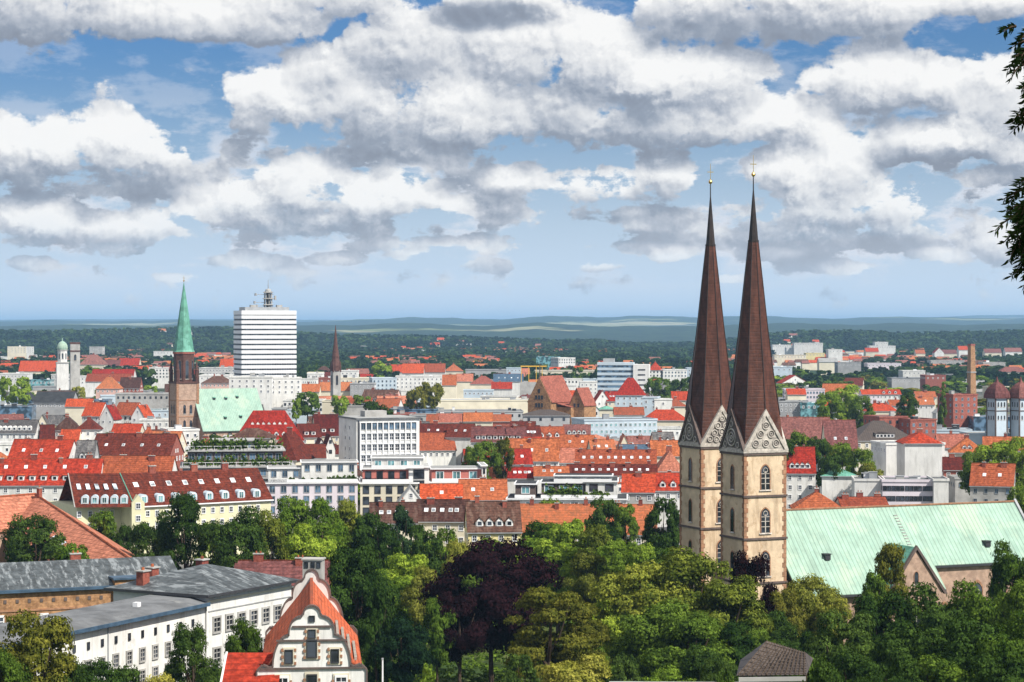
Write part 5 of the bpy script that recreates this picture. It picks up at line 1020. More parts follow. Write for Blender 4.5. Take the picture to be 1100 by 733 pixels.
# ------------------------------------------------------------------ houses that fill the town between the traced ones
def hits(cx, cy, hw, hd, gap=1.0):
    for (x, y, w2, d2, a2) in FOOT:
        dx, dy = cx - x, cy - y
        if abs(dx) > 60 or abs(dy) > 60: continue
        lx = dx * math.cos(a2) + dy * math.sin(a2); ly = -dx * math.sin(a2) + dy * math.cos(a2)
        if abs(lx) < w2 + hw + gap and abs(ly) < d2 + hd + gap: return True
    return False
def hides(x0, x1, y0, y1, Y, slack=2):
    for (a, b_, c, d, Yv) in VIS:
        if Yv > Y and x1 > a + slack and x0 < b_ - slack and y1 > c + slack * .6 and y0 < d - slack * .5: return True
    return False
fr = random.Random(23); nfill = 0; tries = 0
while nfill < 150 and tries < 24000:
    tries += 1
    t = fr.random(); Y = 600 * (2300 / 600) ** t; px = fr.uniform(-30, 1130)
    if px > 735 and (Y < 1250 and fr.random() < .8 or px < 845): continue
    if px > 735 and Y > 1250 and fr.random() < .7: continue
    w = fr.uniform(10, 20) * (1 if Y < 1100 else 1.35); d = fr.uniform(10, 14) * (1 if Y < 1100 else 1.3); flat = fr.random() < (.25 if Y < 1150 else .42)
    ze = fr.uniform(8, 12.5); r = 0 if flat else d / 2 * fr.uniform(.75, .95); X = at(px, Y)
    if hits(X, Y + d / 2, w / 2 + 1, d / 2): continue
    hwp = w / 2 / Y * F
    if hides(px - hwp, px + hwp, px_of((X, Y + d / 2, ze + r))[1], px_of((X, Y, ze))[1] + 6, Y): continue
    if flat: rf_, wl_ = fr.choice(('flat', 'light', 'light', 'black', 'flat')), fr.choice(('white', 'white', 'warm', 'conc', 'grey', 'blue'))
    else: rf_, wl_ = fr.choice(('red', 'orange', 'terra', 'dark', 'dark', 'brown', 'mauve', 'grey', 'brown', 'pink')), fr.choice(('white', 'white', 'warm', 'warm', 'yellow', 'pinkw', 'white'))
    H(0, 0, 0, 0, ze, d, 'f' if flat else fr.choice('gggvh'), rf_, wl_, rot=fr.choice((-14, -6, 0, 5, 12, 20)), rows=2 if Y < 1000 else 1 if Y < 1500 else 0, Y=Y, X=X, w=w, r=r, dorm=0 if flat or Y > 900 else fr.choice((0, 0, 3)), sky_=0 if flat or Y > 1000 else fr.choice((0, 2, 3)), chim=0 if flat or Y > 1500 else fr.choice((1, 2)), clut=2 if flat and Y < 1500 else 0, vis=False, wsp=3.0, style=fr.choice(('bars', 'plain')))
    nfill += 1
# ------------------------------------------------------------------ brick school wing, white school, gabled house (left foreground)
def rect_frame(pA, YA, pB, YB):
    A = Vector((at(pA, YA), YA, 0)); B = Vector((at(pB, YB), YB, 0)); return A, (B - A).length, math.atan2(B.y - A.y, B.x - A.x)
# brick wing, front wall px -30..122 and projecting stair block 122..154
D = 372; A, L, a = rect_frame(-40, 365, 122, 375); bw = thing('brick_building', 'long ochre brick building with a weathered slate roof, bottom left behind the white school', 'building', A, a)
ze = zat(632, 371); zr = zat(600, 383)
b = MB(); b.box(0, 0, -3, L + 5, 17, ze, 'brown_brick'); b.box(L, -1.0, -3, L + 5.2, 8, ze + 1.0, 'brown_brick'); wl = b.build('wall', bw)
b = MB()
for s_ in (1,): b.extr([(-.6, ze - .1), (8.5, zr), (17.6, ze - .1), (17.3, ze - .4), (8.5, zr - .4), (-.3, ze - .4)], 'x', -1, L + 12, 'slate')
b.box(-1, -.75, ze - .45, L, -.1, ze + .05, 'slate_blue'); b.box(L - .3, -1.4, ze + 1.0, L + 5.5, 6, ze + 1.3, 'slate_blue'); rf = b.build('roof', bw)
for x in (3, 6.3, 10.5, 13.6, 18, 21.2, 25.5, 28.7):
    if x < L - 2: add_win(wl, x - 1.1, 0, ze - 7.0, 1.45, 2.8, 'muntin'); add_win(wl, x - 1.1, 0, ze - 12, 1.45, 2.8, 'muntin')
b = MB()
for k in range(int(L / 2)): b.box(k * 2 + .6, -.1, ze - 2.2, k * 2 + 1.1, .05, ze - 1.6, 'dark_stone')
b.box(0, -.14, ze - 3.6, L, 0, ze - 3.3, 'church_sandstone'); b.build('cornice', wl)
for x in (L + .8, L + 2.6): add_win(wl, x, -1.0, ze - 4.5, 1.2, 1.9, 'muntin')
for x, y in ((20.5, 9), (2, 8)): o_ = obj('chimney', chimney_mesh(True), rf, (x, y, zr - .6)); o_.scale = (1, 1, 1)
FOOT.append((A.x + 15, A.y + 9, 22, 12, a)); VIS.append((0, 160, 598, 690, 375))
# white school: corner (222, eave 641) at Y=311; long right face runs away to the right, low left wing runs to the lower left
Yc = 311; zeS = zat(641, Yc); P0 = Vector((at(222, Yc), Yc, 0)); Pr = Vector((at(313, 329), 329, 0)); dv = Pr - P0; L = dv.length; a = math.atan2(dv.y, dv.x)
ws = thing('school', 'white school building with a weathered grey hipped slate roof and low flat wing, bottom left', 'school', P0, a)
dp = 16.5; b = MB(); b.box(0, 0, -4, L, dp, zeS, 'white_plaster'); b.box(-.05, -.16, zeS - .9, L + .05, 0, zeS - .6, 'warm_plaster'); b.box(.3, -.1, zeS - 2.2, L - .3, 0, zeS - 2.05, 'grey_plaster'); wl = b.build('wall', ws)
zh = zeS + 3.1; b = MB(); o = .9
b.loft([[(-o, -o, zeS), (L + o, -o, zeS), (L + o, dp + o, zeS), (-o, dp + o, zeS)], [(-o, -o, zeS + .3), (L + o, -o, zeS + .3), (L + o, dp + o, zeS + .3), (-o, dp + o, zeS + .3)], [(L * .46, dp * .5, zh), (L * .54, dp * .5, zh), (L * .54, dp * .5 + .1, zh), (L * .46, dp * .5 + .1, zh)]], 'slate')
b.box(-o - .15, -o - .15, zeS - .05, L + o, -o, zeS + .33, 'dark_metal'); b.box(-o - .15, -o, zeS - .05, -o, dp + o, zeS + .33, 'dark_metal'); rf = b.build('roof', ws)
n = 7
for j in range(3):
    for i in range(n): add_win(wl, L * (i + .72) / n - .75, 0, zeS - 5.3 - 4.3 * j, 1.75, 2.25, 'stone')
for x, y, z_ in ((1.5, dp * .75, 1.2), (L * .8, dp * .8, 1.4), (L * .35, dp * .92, 1.0)): o_ = obj('chimney', chimney_mesh(False), rf, (x, y, zeS + z_)); o_.scale = (1.5, 1.5, 1)
# low wing: wall face from (222, 652) going down-left to (0, ~735)
b0 = Vector((at(220, 311), 311, 0)); b1 = Vector((-68.4, 255.3, 0)); dv = b0 - b1; L2 = dv.length; a2 = math.atan2(dv.y, dv.x) - a
zw = zat(650, 311) ; loc = Vector((b1.x - P0.x, b1.y - P0.y, 0)); ca_, sa_ = math.cos(-a), math.sin(-a); loc = Vector((loc.x * ca_ - loc.y * sa_, loc.x * sa_ + loc.y * ca_, 0))
b = MB(); b.box(0, 0, -4, L2, 10.5, zw, 'white_plaster'); wg = b.build('wing', ws, loc, a2)
b = MB(); b.loft([[(-.3, -.8, zw), (L2, -.8, zw), (L2, 11, zw), (-.3, 11, zw)], [(-.3, -.8, zw + .35), (L2, -.8, zw + .35), (L2, 11, zw + .35), (-.3, 11, zw + .35)], [(-.3, 2, zw + .9), (L2, 2, zw + .9), (L2, 9, zw + 1.0), (-.3, 9, zw + 1.0)]], 'felt_grey'); b.box(-.3, -.95, zw - .1, L2, -.8, zw + .4, 'slate_blue'); wr = b.build('wing_roof', wg)
b = MB(); b.box(L2 - 23.3, -.12, -4, L2 - 23.1, 0, zw, 'grey_metal'); b.build('downpipe', wg)
for i in range(18):
    x = L2 - 3.4 - i * 3.05
    if x < 3: break
    add_win(wg, x, 0, zw - 2.6, .55, .95, 'dark'); add_win(wg, x - .45, 0, zw - 5.8, 1.25, 1.85, 'stone'); add_win(wg, x - .45, 0, zw - 8.7, 1.25, 1.85, 'stone'); add_win(wg, x - .45, 0, zw - 11.6, 1.25, 1.85, 'stone')
for (x, y) in ((L2 - 30, 4), (L2 - 44, 6), (L2 - 12, 3)): b = MB(); b.box(x, y, zw + .8, x + .8, y + .8, zw + 1.5, 'white_metal'); b.build('roof_vent', wr)
VIS.append((0, 312, 604, 733, 320)); FOOT.append((at(160, 330), 330, 26, 18, .5))
H(250,350,629,604,12,12,'g','mauve','brick',rot=0,rows=0,chim=1,label='dusty red roof ridge just behind the white school',low=0)
lb = thing('lift_box', 'pale box-shaped roof structure with dark louvres at the end of the dusty red roof', 'roof structure', (at(325, 395), 395, 0), R(-6))
b = MB(); b.box(0, 0, 10, 3.4, 3, zat(602, 395), 'concrete'); b.box(-.2, -.2, zat(602, 395), 3.6, 3.2, zat(600.5, 395), 'concrete'); wl = b.build('wall', lb)
for x in (.3, 1.5, 2.5): add_win(wl, x, 0, zat(610, 395), .7, 1.0, 'dark')
# house with curved gables, its ridge running away from the viewer
Yg = 268; hw_ = 5.3; xg = at(335, Yg); gh_ = thing('gabled_house', 'white house with curved ornate gables and steep orange-red roof, bottom centre left', 'house', (xg, Yg, 0), R(5.2))
ze = zat(717, Yg); zp = zat(662, Yg); Lr = 34
def gable_profile(zb_, hw, top, n=7):
    """stepped curved gable outline from the left foot to the right foot"""
    pts = []; T = top - zb_
    steps = [(1.0, 0, .84, .06), (.84, .20, .47, .62), (.47, .68, .20, .92)]
    L_ = [(-1.22, -.34), (-1.22, -.05), (-1.10, .04), (-.96, .0)]
    for (x0, z0, x1, z1) in ((.86, .02, .50, .56), (.50, .60, .22, .88)):
        for i in range(n + 1): t = i / n * math.pi / 2; L_.append((-(x1 + (x0 - x1) * math.cos(t)), z0 + (z1 - z0) * math.sin(t)))
    for i in range(n + 1): t = i / n * math.pi / 2; L_.append((-.17 * math.cos(t), .93 + .13 * math.sin(t)))
    Rr = [(-x, z) for x, z in reversed(L_[:-1])]
    return [(x * hw, zb_ + z * T) for x, z in L_ + Rr]
def gable_wall(y, th_, top, hw, name_):
    P = gable_profile(ze, hw, top); b = MB()
    cx_ = sum(p[0] for p in P) / len(P); n = len(P)
    # face as a fan from the base centre
    for (yy, flip) in ((y, False), (y + th_, True)):
        for i in range(n - 1):
            q = [(0, yy, ze - 3), (P[i][0], yy, P[i][1]), (P[i + 1][0], yy, P[i + 1][1])]; b.poly(q if flip else q[::-1], 'white_plaster')
    for i in range(n - 1): b.poly([(P[i][0], y, P[i][1]), (P[i + 1][0], y, P[i + 1][1]), (P[i + 1][0], y + th_, P[i + 1][1]), (P[i][0], y + th_, P[i][1])], 'dark_stone')
    b.poly([(P[0][0], y, ze - 3), (P[-1][0], y, ze - 3), (P[-1][0], y + th_, ze - 3), (P[0][0], y + th_, ze - 3)], 'dark_stone')
    b.poly([(0, y, ze - 3), (P[0][0], y, ze - 3), (P[0][0], y, P[0][1])], 'white_plaster'); b.poly([(0, y, ze - 3), (P[-1][0], y, P[-1][1]), (P[-1][0], y, ze - 3)], 'white_plaster')
    g = b.build(name_, gh_)
    b = MB()
    for i in range(n - 1):
        A_, B_ = Vector((P[i][0], P[i][1])), Vector((P[i + 1][0], P[i + 1][1])); d_ = (B_ - A_); 
        if d_.length < .01: continue
        nn_ = Vector((-d_.y, d_.x)).normalized() * .2
        b.loft([[(A_.x, y - .2, A_.y), (B_.x, y - .2, B_.y), (B_.x + nn_.x, y - .2, B_.y + nn_.y), (A_.x + nn_.x, y - .2, A_.y + nn_.y)], [(A_.x, y + th_ + .1, A_.y), (B_.x, y + th_ + .1, B_.y), (B_.x + nn_.x, y + th_ + .1, B_.y + nn_.y), (A_.x + nn_.x, y + th_ + .1, A_.y + nn_.y)]], 'dark_stone')
    b.build('coping', g); return g
zt = zat(655, Yg); g1 = gable_wall(-.4, .5, zt, hw_, 'front_gable'); g2 = gable_wall(Lr, .5, zt + .55, hw_ * .93, 'rear_gable')
b = MB(); b.box(-hw_, .1, -2, hw_, Lr, ze, 'white_plaster'); b.box(-hw_ * 1.22, -.4, -2, hw_ * 1.22, .12, ze - 3, 'white_plaster'); wl = b.build('wall', gh_)
b = MB()
for s_ in (-1, 1): b.extr([(s_ * (hw_ + .9), ze - 1.3), (0, zt - .5), (0, zt - .15), (s_ * (hw_ + .9), ze - .95)], 'y', .12, Lr, 'tile_clay')
b.box(-.2, .12, zt - .2, .2, Lr, zt + .02, 'tile_terracotta'); rf = b.build('roof', gh_)
sl = (zt - ze + .8) / (hw_ + .9)
b = MB()
for k in range(4):
    t = .50 + k * .115; x = (hw_ + .9) * t; z = zt - .15 - x * sl; b.box(x - .1, 3, z + .08, x + .22, 17, z + .5, 'wood_fence')
b.build('snow_guard', rf)
b = MB()
for z in (ze - .15, ze + (zt - ze) * .46, ze + (zt - ze) * .70):
    wdt = hw_ * (1.16 if z < ze else .80 if z < ze + (zt - ze) * .6 else .44); b.box(-wdt, -.62, z, wdt, -.4, z + .22, 'dark_stone')
b.build('string_course', g1)
def gwin_(x, z, w_, h_, st='dark'):
    b = MB(); b.box(x - w_ * .5 - .25, -.55, z - .25, x + w_ * .5 + .25, -.4, z + h_ + .3, 'warm_plaster')
    for s_ in (-1, 1):
        for k in range(int(h_ / .8) + 1): b.box(x + s_ * (w_ * .5 + .28) - .14, -.58, z - .2 + k * .8, x + s_ * (w_ * .5 + .28) + .14, -.405, z + .15 + k * .8, 'church_sandstone')
    b.build('window_surround', g1); add_win(g1, x - w_ / 2, -.56, z, w_, h_, st)
T_ = zt - ze
gwin_(0, ze + T_ * .40 - 1.6 + .1, 1.2, 2.1); gwin_(0, ze + T_ * .52, .9, 1.0); gwin_(-2.75, ze + .6, .95, 1.6); gwin_(2.75, ze + .6, .95, 1.6); gwin_(0, ze - 3.0, 1.2, 2.2); gwin_(-3.5, ze - 3.2, 1.4, 2.2, 'muntin'); gwin_(3.5, ze - 3.2, 1.4, 2.2, 'muntin')
add_win(g1, -.35, -.44, ze + T_ * .80, .7, .7, 'dark')
# annex with a plain red roof to its left
Ya = 262; zA = zat(704, Ya + 9); an = thing('annex', 'low annex with plain red tiled roof left of the ornate gabled house', 'house', (at(234, Ya), Ya, 0), R(0)); wA = (at(281, Ya) - at(234, Ya))
b = MB(); b.extr([(0, -2), (10, -2), (10, zA - 3.5), (9, zA - .3), (0, zA - 4.9)], 'x', .3, wA, 'white_plaster'); b.build('wall', an)
b = MB(); b.loft([[(0, -.6, zA - 5.0), (0, 9.2, zA), (0, 9.2, zA + .3), (0, -.6, zA - 4.7)], [(wA + 1.6, -.6, zA - 5.0), (wA + 1.6, 9.2, zA), (wA + 1.6, 9.2, zA + .3), (wA + 1.6, -.6, zA - 4.7)]], 'tile_red'); rf = b.build('roof', an)
b = MB(); b.loft([[(-.25, -.6, zA - 5.1), (-.25, 9.2, zA - .1), (-.25, 9.2, zA + .42), (-.25, -.6, zA - 4.58)], [(0, -.6, zA - 5.1), (0, 9.2, zA - .1), (0, 9.2, zA + .42), (0, -.6, zA - 4.58)]], 'white_plaster'); b.build('verge', rf)
# ------------------------------------------------------------------ cream dormered house and the big pinkish roofs
Yc = 560; ze = zat(543, Yc); P0 = Vector((at(144, Yc), Yc, 0)); Pr = Vector((at(291, 583), 583, 0)); dv = Pr - P0; L = dv.length; a = math.atan2(dv.y, dv.x)
cd = thing('dormered_house', 'long cream house with maroon roof and a row of arched dormers above dark trees', 'house', P0, a)
zr = zat(508, Yc + 9); dp = 16; b = MB(); b.box(0, 0, -2, L, dp, ze, 'pale_yellow_plaster'); b.box(-12, 7.5, -2, 0, dp + 9, ze, 'pale_yellow_plaster'); wl = b.build('wall', cd)
b = MB(); k = (zr - ze) / (dp / 2)
b.extr([(-.5, ze - .4), (dp / 2, zr), (dp + .5, ze - .4), (dp, ze - .75), (dp / 2, zr - .4), (0, ze - .75)], 'x', 0, L + .5, 'tile_dark')
b.poly([(0, -.5, ze - .4), (0, dp / 2, zr), (-10.5, dp * .5 + 8, zr), (-12.8, 7.0, ze - .4)], 'tile_dark'); b.poly([(0, dp / 2, zr), (0, dp + 4, ze), (-9, dp + 9, ze), (-10.5, dp * .5 + 8, zr)], 'tile_dark')
b.box(0, -.72, ze - .6, L + .5, -.5, ze - .3, 'white_metal'); rf = b.build('roof', cd)
b = MB(); b.tube([(0, -.45, ze - .3), (0, dp / 2, zr + .1)], [.16, .16], 'copper_green_flat', 5); b.tube([(-12.8, 7.0, ze - .4), (-10.5, dp * .5 + 8, zr)], [.16, .16], 'concrete', 5); b.build('hip_cap', rf)
for i in range(8):
    x = 3 + i * (L - 5) / 7.4; dm = obj('dormer', dormer_mesh('round', 'tile_dark', 'blue_plaster'), cd, (x, .5, ze + .2)); dm.scale = (1.15, 1, 1.15); add_win(dm, -.55, 0, .15, 1.1, 1.5, 'teal')
    y = 4.4; so_ = obj('skylight', SKYL, cd, (x - .7, y, ze + y * k + .05)); so_.rotation_euler = (-(math.pi / 2 - math.atan(k)), 0, 0); so_.scale = (1.3, 1, 1.6)
def slopeL(t, s_):   # point on the left slope: t along from the front corner, s_ up
    A_ = Vector((0, -.5, ze - .4)).lerp(Vector((-12.8, 7.0, ze - .4)), t); B_ = Vector((0, dp / 2, zr)).lerp(Vector((-10.5, dp * .5 + 8, zr)), t); return A_.lerp(B_, s_)
aL = math.atan2(7.5, -12.8)
for i in range(5):
    p_ = slopeL(.16 + i * .165, .10); dm = obj('dormer', dormer_mesh('round', 'tile_dark', 'blue_plaster'), cd, p_, aL + math.pi); dm.scale = (1.0, .8, 1.05); add_win(dm, -.55, 0, .15, 1.1, 1.4, 'teal')
    p_ = slopeL(.16 + i * .165, .52); q = MB(); 
    d1 = (slopeL(.16 + i * .165 + .07, .52) - p_); d2 = slopeL(.16 + i * .165, .68) - p_; nn_ = d2.cross(d1).normalized() * .14
    if nn_.z < 0: nn_ = -nn_
    c4 = [p_, p_ + d1, p_ + d1 + d2, p_ + d2]; q.loft([[c for c in c4], [c + nn_ for c in c4]], 'glass_skylight'); q.build('skylight', cd)
b = MB(); b.extr([(-1.6, -2), (1.6, -2), (1.6, ze + .6), (0, ze + 2.6), (-1.6, ze + .6)], 'y', -.9, 3, 'pale_yellow_plaster'); cb_ = b.build('corner_bay', cd, (1.0, 0, 0), R(-18))
for j in range(4): add_win(cb_, -.6, -.9, ze - .9 - 3.1 * j, 1.2, 1.5, 'bars')
for j in range(2):
    for i in range(13): add_win(wl, 3.2 + i * (L - 5) / 13, 0, ze - 3.0 - 3.1 * j, 1.1, 1.5, 'bars')
for j in range(3):
    for i in range(4): add_win(wl, 0 - 12.0 + i * 3, 7.5, ze - 3.0 - 3.1 * j, 1.1, 1.5, 'bars')
for x in (9, 21, 30): obj('chimney', chimney_mesh(True), rf, (x, dp / 2, zr))
VIS.append((96, 292, 500, 590, Yc)); FOOT.append((at(200, 575), 575, 26, 13, a))
# big pinkish roofs
D = 470; A, L, a = rect_frame(-36, 505, 152, 452); pr_ = thing('long_roofed_building', 'big faded pink-red roof falling from the left towards the white school, behind the slate roof', 'building', A, a)
zr = zat(532, 478); L1 = 30
z0, z1 = zat(545, 500), zat(604, 455)
b = MB()
A0 = Vector((at(38, 488), 488, zat(531, 488))); A1 = Vector((at(152, 415), 415, zat(604, 415))); A0l = Vector((0, 0, 0))
toL_ = lambda p: (lambda q: Vector((q.x * math.cos(-a) - q.y * math.sin(-a), q.x * math.sin(-a) + q.y * math.cos(-a), q.z)))(Vector((p.x - A.x, p.y - A.y, p.z)))
zri = zat(531, 488); z_e = zri - 6.5
u_ = (Vector((A1.x, A1.y, 0)) - Vector((A0.x, A0.y, 0))); Lw = u_.length; u_.normalize(); v_ = Vector((-u_.y, u_.x, 0))
if v_.x > 0: v_ = -v_
zmid = A0.z; zend = A0.z
P_r0, P_r1 = A0, Vector((A0.x, A0.y, 0)) + u_ * Lw + Vector((0, 0, A0.z))
# ridge is level: end it where the sight line meets it
def pt(o_, s_, z_): return toL_(Vector((A0.x, A0.y, 0)) + u_ * o_ + v_ * s_ + Vector((0, 0, z_)))
hwid = 10.5
b.poly([pt(0, 0, zri), pt(Lw, 0, zri - 8.0), pt(Lw + 1, hwid, zri - 13.5), pt(0, hwid, z_e)], 'tile_pink')
b.poly([pt(0, 0, zri), pt(0, -hwid, z_e), pt(Lw + 1, -hwid, zri - 13.5), pt(Lw, 0, zri - 8.0)], 'tile_pink')
w0 = Vector((at(38, 488), 488, 0)); le = Vector((at(-50, 470), 470, 0)); ul = (le - w0).normalized(); vl = Vector((-ul.y, ul.x, 0))
if vl.y > 0: vl = -vl
def pl(o_, s_, z_): return toL_(w0 + ul * o_ + vl * s_ + Vector((0, 0, z_)))
b.poly([pl(0, 0, zri), pl(22, 0, zri), pl(22, 9, z_e), pl(3, 9, z_e)], 'tile_pink'); b.poly([pl(0, 0, zri), pl(-4, -9, z_e), pl(22, -9, z_e), pl(22, 0, zri)], 'tile_pink')
rf = b.build('roof', pr_)
b = MB(); b.loft([[pt(.5, -hwid + .5, -2), pt(Lw, -hwid + .5, -2), pt(Lw, hwid - .5, -2), pt(.5, hwid - .5, -2)], [pt(.5, -hwid + .5, z_e - .2), pt(Lw, -hwid + .5, zri - 13.6), pt(Lw, hwid - .5, zri - 13.6), pt(.5, hwid - .5, z_e - .2)]], 'rosy_stone')
b.loft([[pl(2, -8.5, -2), pl(21, -8.5, -2), pl(21, 8.5, -2), pl(2, 8.5, -2)], [pl(2, -8.5, z_e - .2), pl(21, -8.5, z_e - .2), pl(21, 8.5, z_e - .2), pl(2, 8.5, z_e - .2)]], 'rosy_stone'); b.build('wall', pr_)
b = MB(); b.tube([pt(0, 0, zri + .1), pt(Lw, 0, zri - 7.9)], [.22, .22], 'tile_terracotta', 5); b.tube([pl(0, 0, zri + .1), pl(22, 0, zri + .1)], [.22, .22], 'tile_terracotta', 5); b.build('ridge_cap', rf)
for k_ in range(14):
    o_ = Lw * .30 + k_ * Lw * .045; f_ = o_ / Lw; s_ = hwid * .42; zt_ = zri - 8.0 * f_ - (zri - 8 * f_ - (z_e + (zri - 13.5 - z_e) * f_)) * .42
    q = MB(); q.loft([[pt(o_ + da, s_ + db, zt_ + .12 - db * .55 - da * .12) for da, db in ((0, 0), (1.0, 0), (1.0, 1.6), (0, 1.6))], [pt(o_ + da, s_ + db, zt_ + .34 - db * .55 - da * .12) for da, db in ((0, 0), (1.0, 0), (1.0, 1.6), (0, 1.6))]], 'glass_skylight'); q.build('skylight', rf)
obj('chimney', chimney_mesh(False), rf, pl(1.5, 3, zri))
VIS.append((0, 150, 530, 603, 470)); FOOT.append((at(80, 455), 455, 18, 40, 0))
# shed with ribbed roof at the bottom right, with the long wall beside it
Ys = 205; sh = thing('shed', 'open shed with a ribbed grey-brown roof at the bottom edge, right of centre', 'shed', (at(791, Ys), Ys, ground_z(at(791, Ys), Ys)), R(4)); gz_ = sh.location.z
zp_ = zat(689, Ys + 5) - gz_; zl = zat(726, Ys) - gz_
AP = Vector((3.7, 5, zp_)); RE = Vector((7.6, 5.6, zp_ - 1.25)); FL = Vector((0, 0, zl)); FR = Vector((6.4, -.6, zl + .1)); BR = Vector((8.8, 8, zl + .3)); BL = Vector((2.0, 9.5, zl))
b = MB(); b.poly([FL, FR, RE, AP], 'tin_brown'); b.poly([FL, AP, BL], 'tin_brown'); b.poly([FR, BR, RE], 'tin_brown'); b.poly([BR, BL, AP, RE], 'tin_brown')
for k_ in range(15): t = (k_ + .4) / 15; A_ = FL.lerp(FR, t); B_ = AP.lerp(RE, t); b.tube([A_ + Vector((0, 0, .05)), B_ + Vector((0, 0, .05))], [.05, .05], 'bark', 4)
for k_ in range(9): t = (k_ + .5) / 9; A_ = FL.lerp(AP, t); B_ = FR.lerp(RE, t); b.tube([A_ + Vector((0, 0, .03)), B_ + Vector((0, 0, .03))], [.04, .04], 'tin_brown', 4)
rf = b.build('roof', sh)
b = MB(); b.box(.1, -.75, zl - .45, 6.3, -.6, zl - .05, 'concrete'); b.build('fascia', rf)
for x, y in ((.5, .2), (6, .2), (8, 7.6), (2.2, 8.6)): b = MB(); b.box(x - .1, y - .1, -1, x + .1, y + .1, zl - .1, 'bark'); b.build('post', sh)
Yw = 222; wl_ = thing('garden_wall', 'low pale garden wall running along the bottom edge beside the shed', 'wall', (at(655, Yw), Yw, 0), R(-2)); g_ = ground_z(at(720, Yw), Yw)
b = MB(); b.box(0, 0, g_ - 2, 13, .35, zat(734, Yw), 'concrete'); b.build('wall', wl_); b = MB(); b.box(-.05, -.1, zat(734, Yw), 13.1, .45, zat(734, Yw) + .12, 'felt_light'); b.build('coping', wl_)
pm = thing('lamp_post', 'thin pale lamp post among dark trees, right of the ornate gabled house', 'lamp post', (at(411, 300), 300, ground_z(at(411, 300), 300)), 0); zt_ = zat(708, 300) - pm.location.z
b = MB(); b.lathe([(.16, 0), (.10, zt_)], 'white_metal', 8); b.build('pole', pm); b = MB(); b.box(-.12, -.5, zt_, .12, .15, zt_ + .12, 'grey_metal'); b.build('lamp_head', pm)
# ------------------------------------------------------------------ trees
def np_mesh(name, verts, nq, mat, tri=False):
    k = 3 if tri else 4
    me = bpy.data.meshes.new(name); me.vertices.add(len(verts)); me.vertices.foreach_set('co', verts.astype(np.float32).ravel())
    me.loops.add(nq * k); me.loops.foreach_set('vertex_index', np.arange(nq * k, dtype=np.int32)); me.polygons.add(nq)
    me.polygons.foreach_set('loop_start', np.arange(0, nq * k, k, dtype=np.int32)); me.polygons.foreach_set('loop_total', np.full(nq, k, dtype=np.int32))
    me.materials.append(MATS[mat]); me.update(calc_edges=True); return me
def unit(v): return v / np.maximum(1e-6, np.linalg.norm(v, axis=-1, keepdims=True))
def crown_verts(seed, shape, nclump, nleaf, size):
    """leaf clumps over an uneven crown; crown fills x,y in -1..1 and z 0..2 (unit crown), size = leaf half size in those units"""
    g = np.random.default_rng(seed); C_ = []; Rr = []
    for i in range(nclump):
        t = g.uniform(0, 1); ang = g.uniform(0, 2 * math.pi)
        if shape == 'round':
            v = unit(g.normal(size=3)); v[2] = v[2] * .95 + .05; rad = g.uniform(.35, 1.0) ** .45 * .80; c = v * rad; z = 1.0 + c[2] * 1.0; c = np.array([c[0] * (1.0 - .25 * max(0, z - 1.2)), c[1], z]); r = g.uniform(.17, .34)
        elif shape == 'tall':
            z = g.uniform(.15, 1.8); w_ = .78 * math.sin(math.pi * min(1, (z / 2.0) ** .75)) ** .7; rad = w_ * g.uniform(.5, 1) ; c = np.array([math.cos(ang) * rad, math.sin(ang) * rad, z]); r = g.uniform(.13, .26)
        elif shape == 'cone':
            z = g.uniform(.05, 1.85); w_ = .85 * (1 - z / 2.0) ** .85; rad = w_ * g.uniform(.65, 1); c = np.array([math.cos(ang) * rad, math.sin(ang) * rad, z]); r = .07 + .16 * (1 - z / 2)
        else:      # spreading, layered
            z = .45 + g.integers(0, 6) * .25 + g.uniform(-.12, .12); w_ = .95 * math.sqrt(max(.05, 1 - ((z - .8) / 1.25) ** 2)); rad = w_ * g.uniform(.2, 1) ** .5 * .9; c = np.array([math.cos(ang) * rad, math.sin(ang) * rad, z]); r = g.uniform(.16, .28)
        C_.append(c); Rr.append(r)
    C_ = np.array(C_); Rr = np.array(Rr); p = Rr ** 2 / np.sum(Rr ** 2); idx = g.choice(nclump, nleaf, p=p)
    d = unit(g.normal(size=(nleaf, 3))); d[:, 2] = np.where(d[:, 2] < -.35, -d[:, 2] * .6, d[:, 2]); d = unit(d)
    flat = np.array([1.15, 1.15, .55]) if shape == 'spread' else np.array([1, 1, .82])
    rr_ = Rr[idx][:, None] * g.uniform(.55, 1.08, size=(nleaf, 1)) ** .6
    # knobbly sub-clumps
    kn = .16 * np.sin(d[:, :1] * 9 + idx[:, None]) * np.cos(d[:, 1:2] * 8 + idx[:, None] * 2) + .12 * np.sin(d[:, 2:3] * 11 + idx[:, None])
    pos = C_[idx] + d * rr_ * (1 + kn) * flat
    n = unit(d * 1.0 + unit(pos - np.array([0, 0, .9])) * .35 + g.normal(size=(nleaf, 3)) * .36)
    a = unit(np.cross(n, g.normal(size=(nleaf, 3)))); b_ = np.cross(n, a); s_ = size * g.uniform(.6, 1.3, size=(nleaf, 1))
    q = np.stack([pos - a * s_ - b_ * s_ * .35, pos + a * s_ * .2 - b_ * s_ * .75, pos + a * s_ + b_ * s_ * .35, pos - a * s_ * .2 + b_ * s_ * .75], axis=1)
    return q.reshape(-1, 3)
CROWN = {}
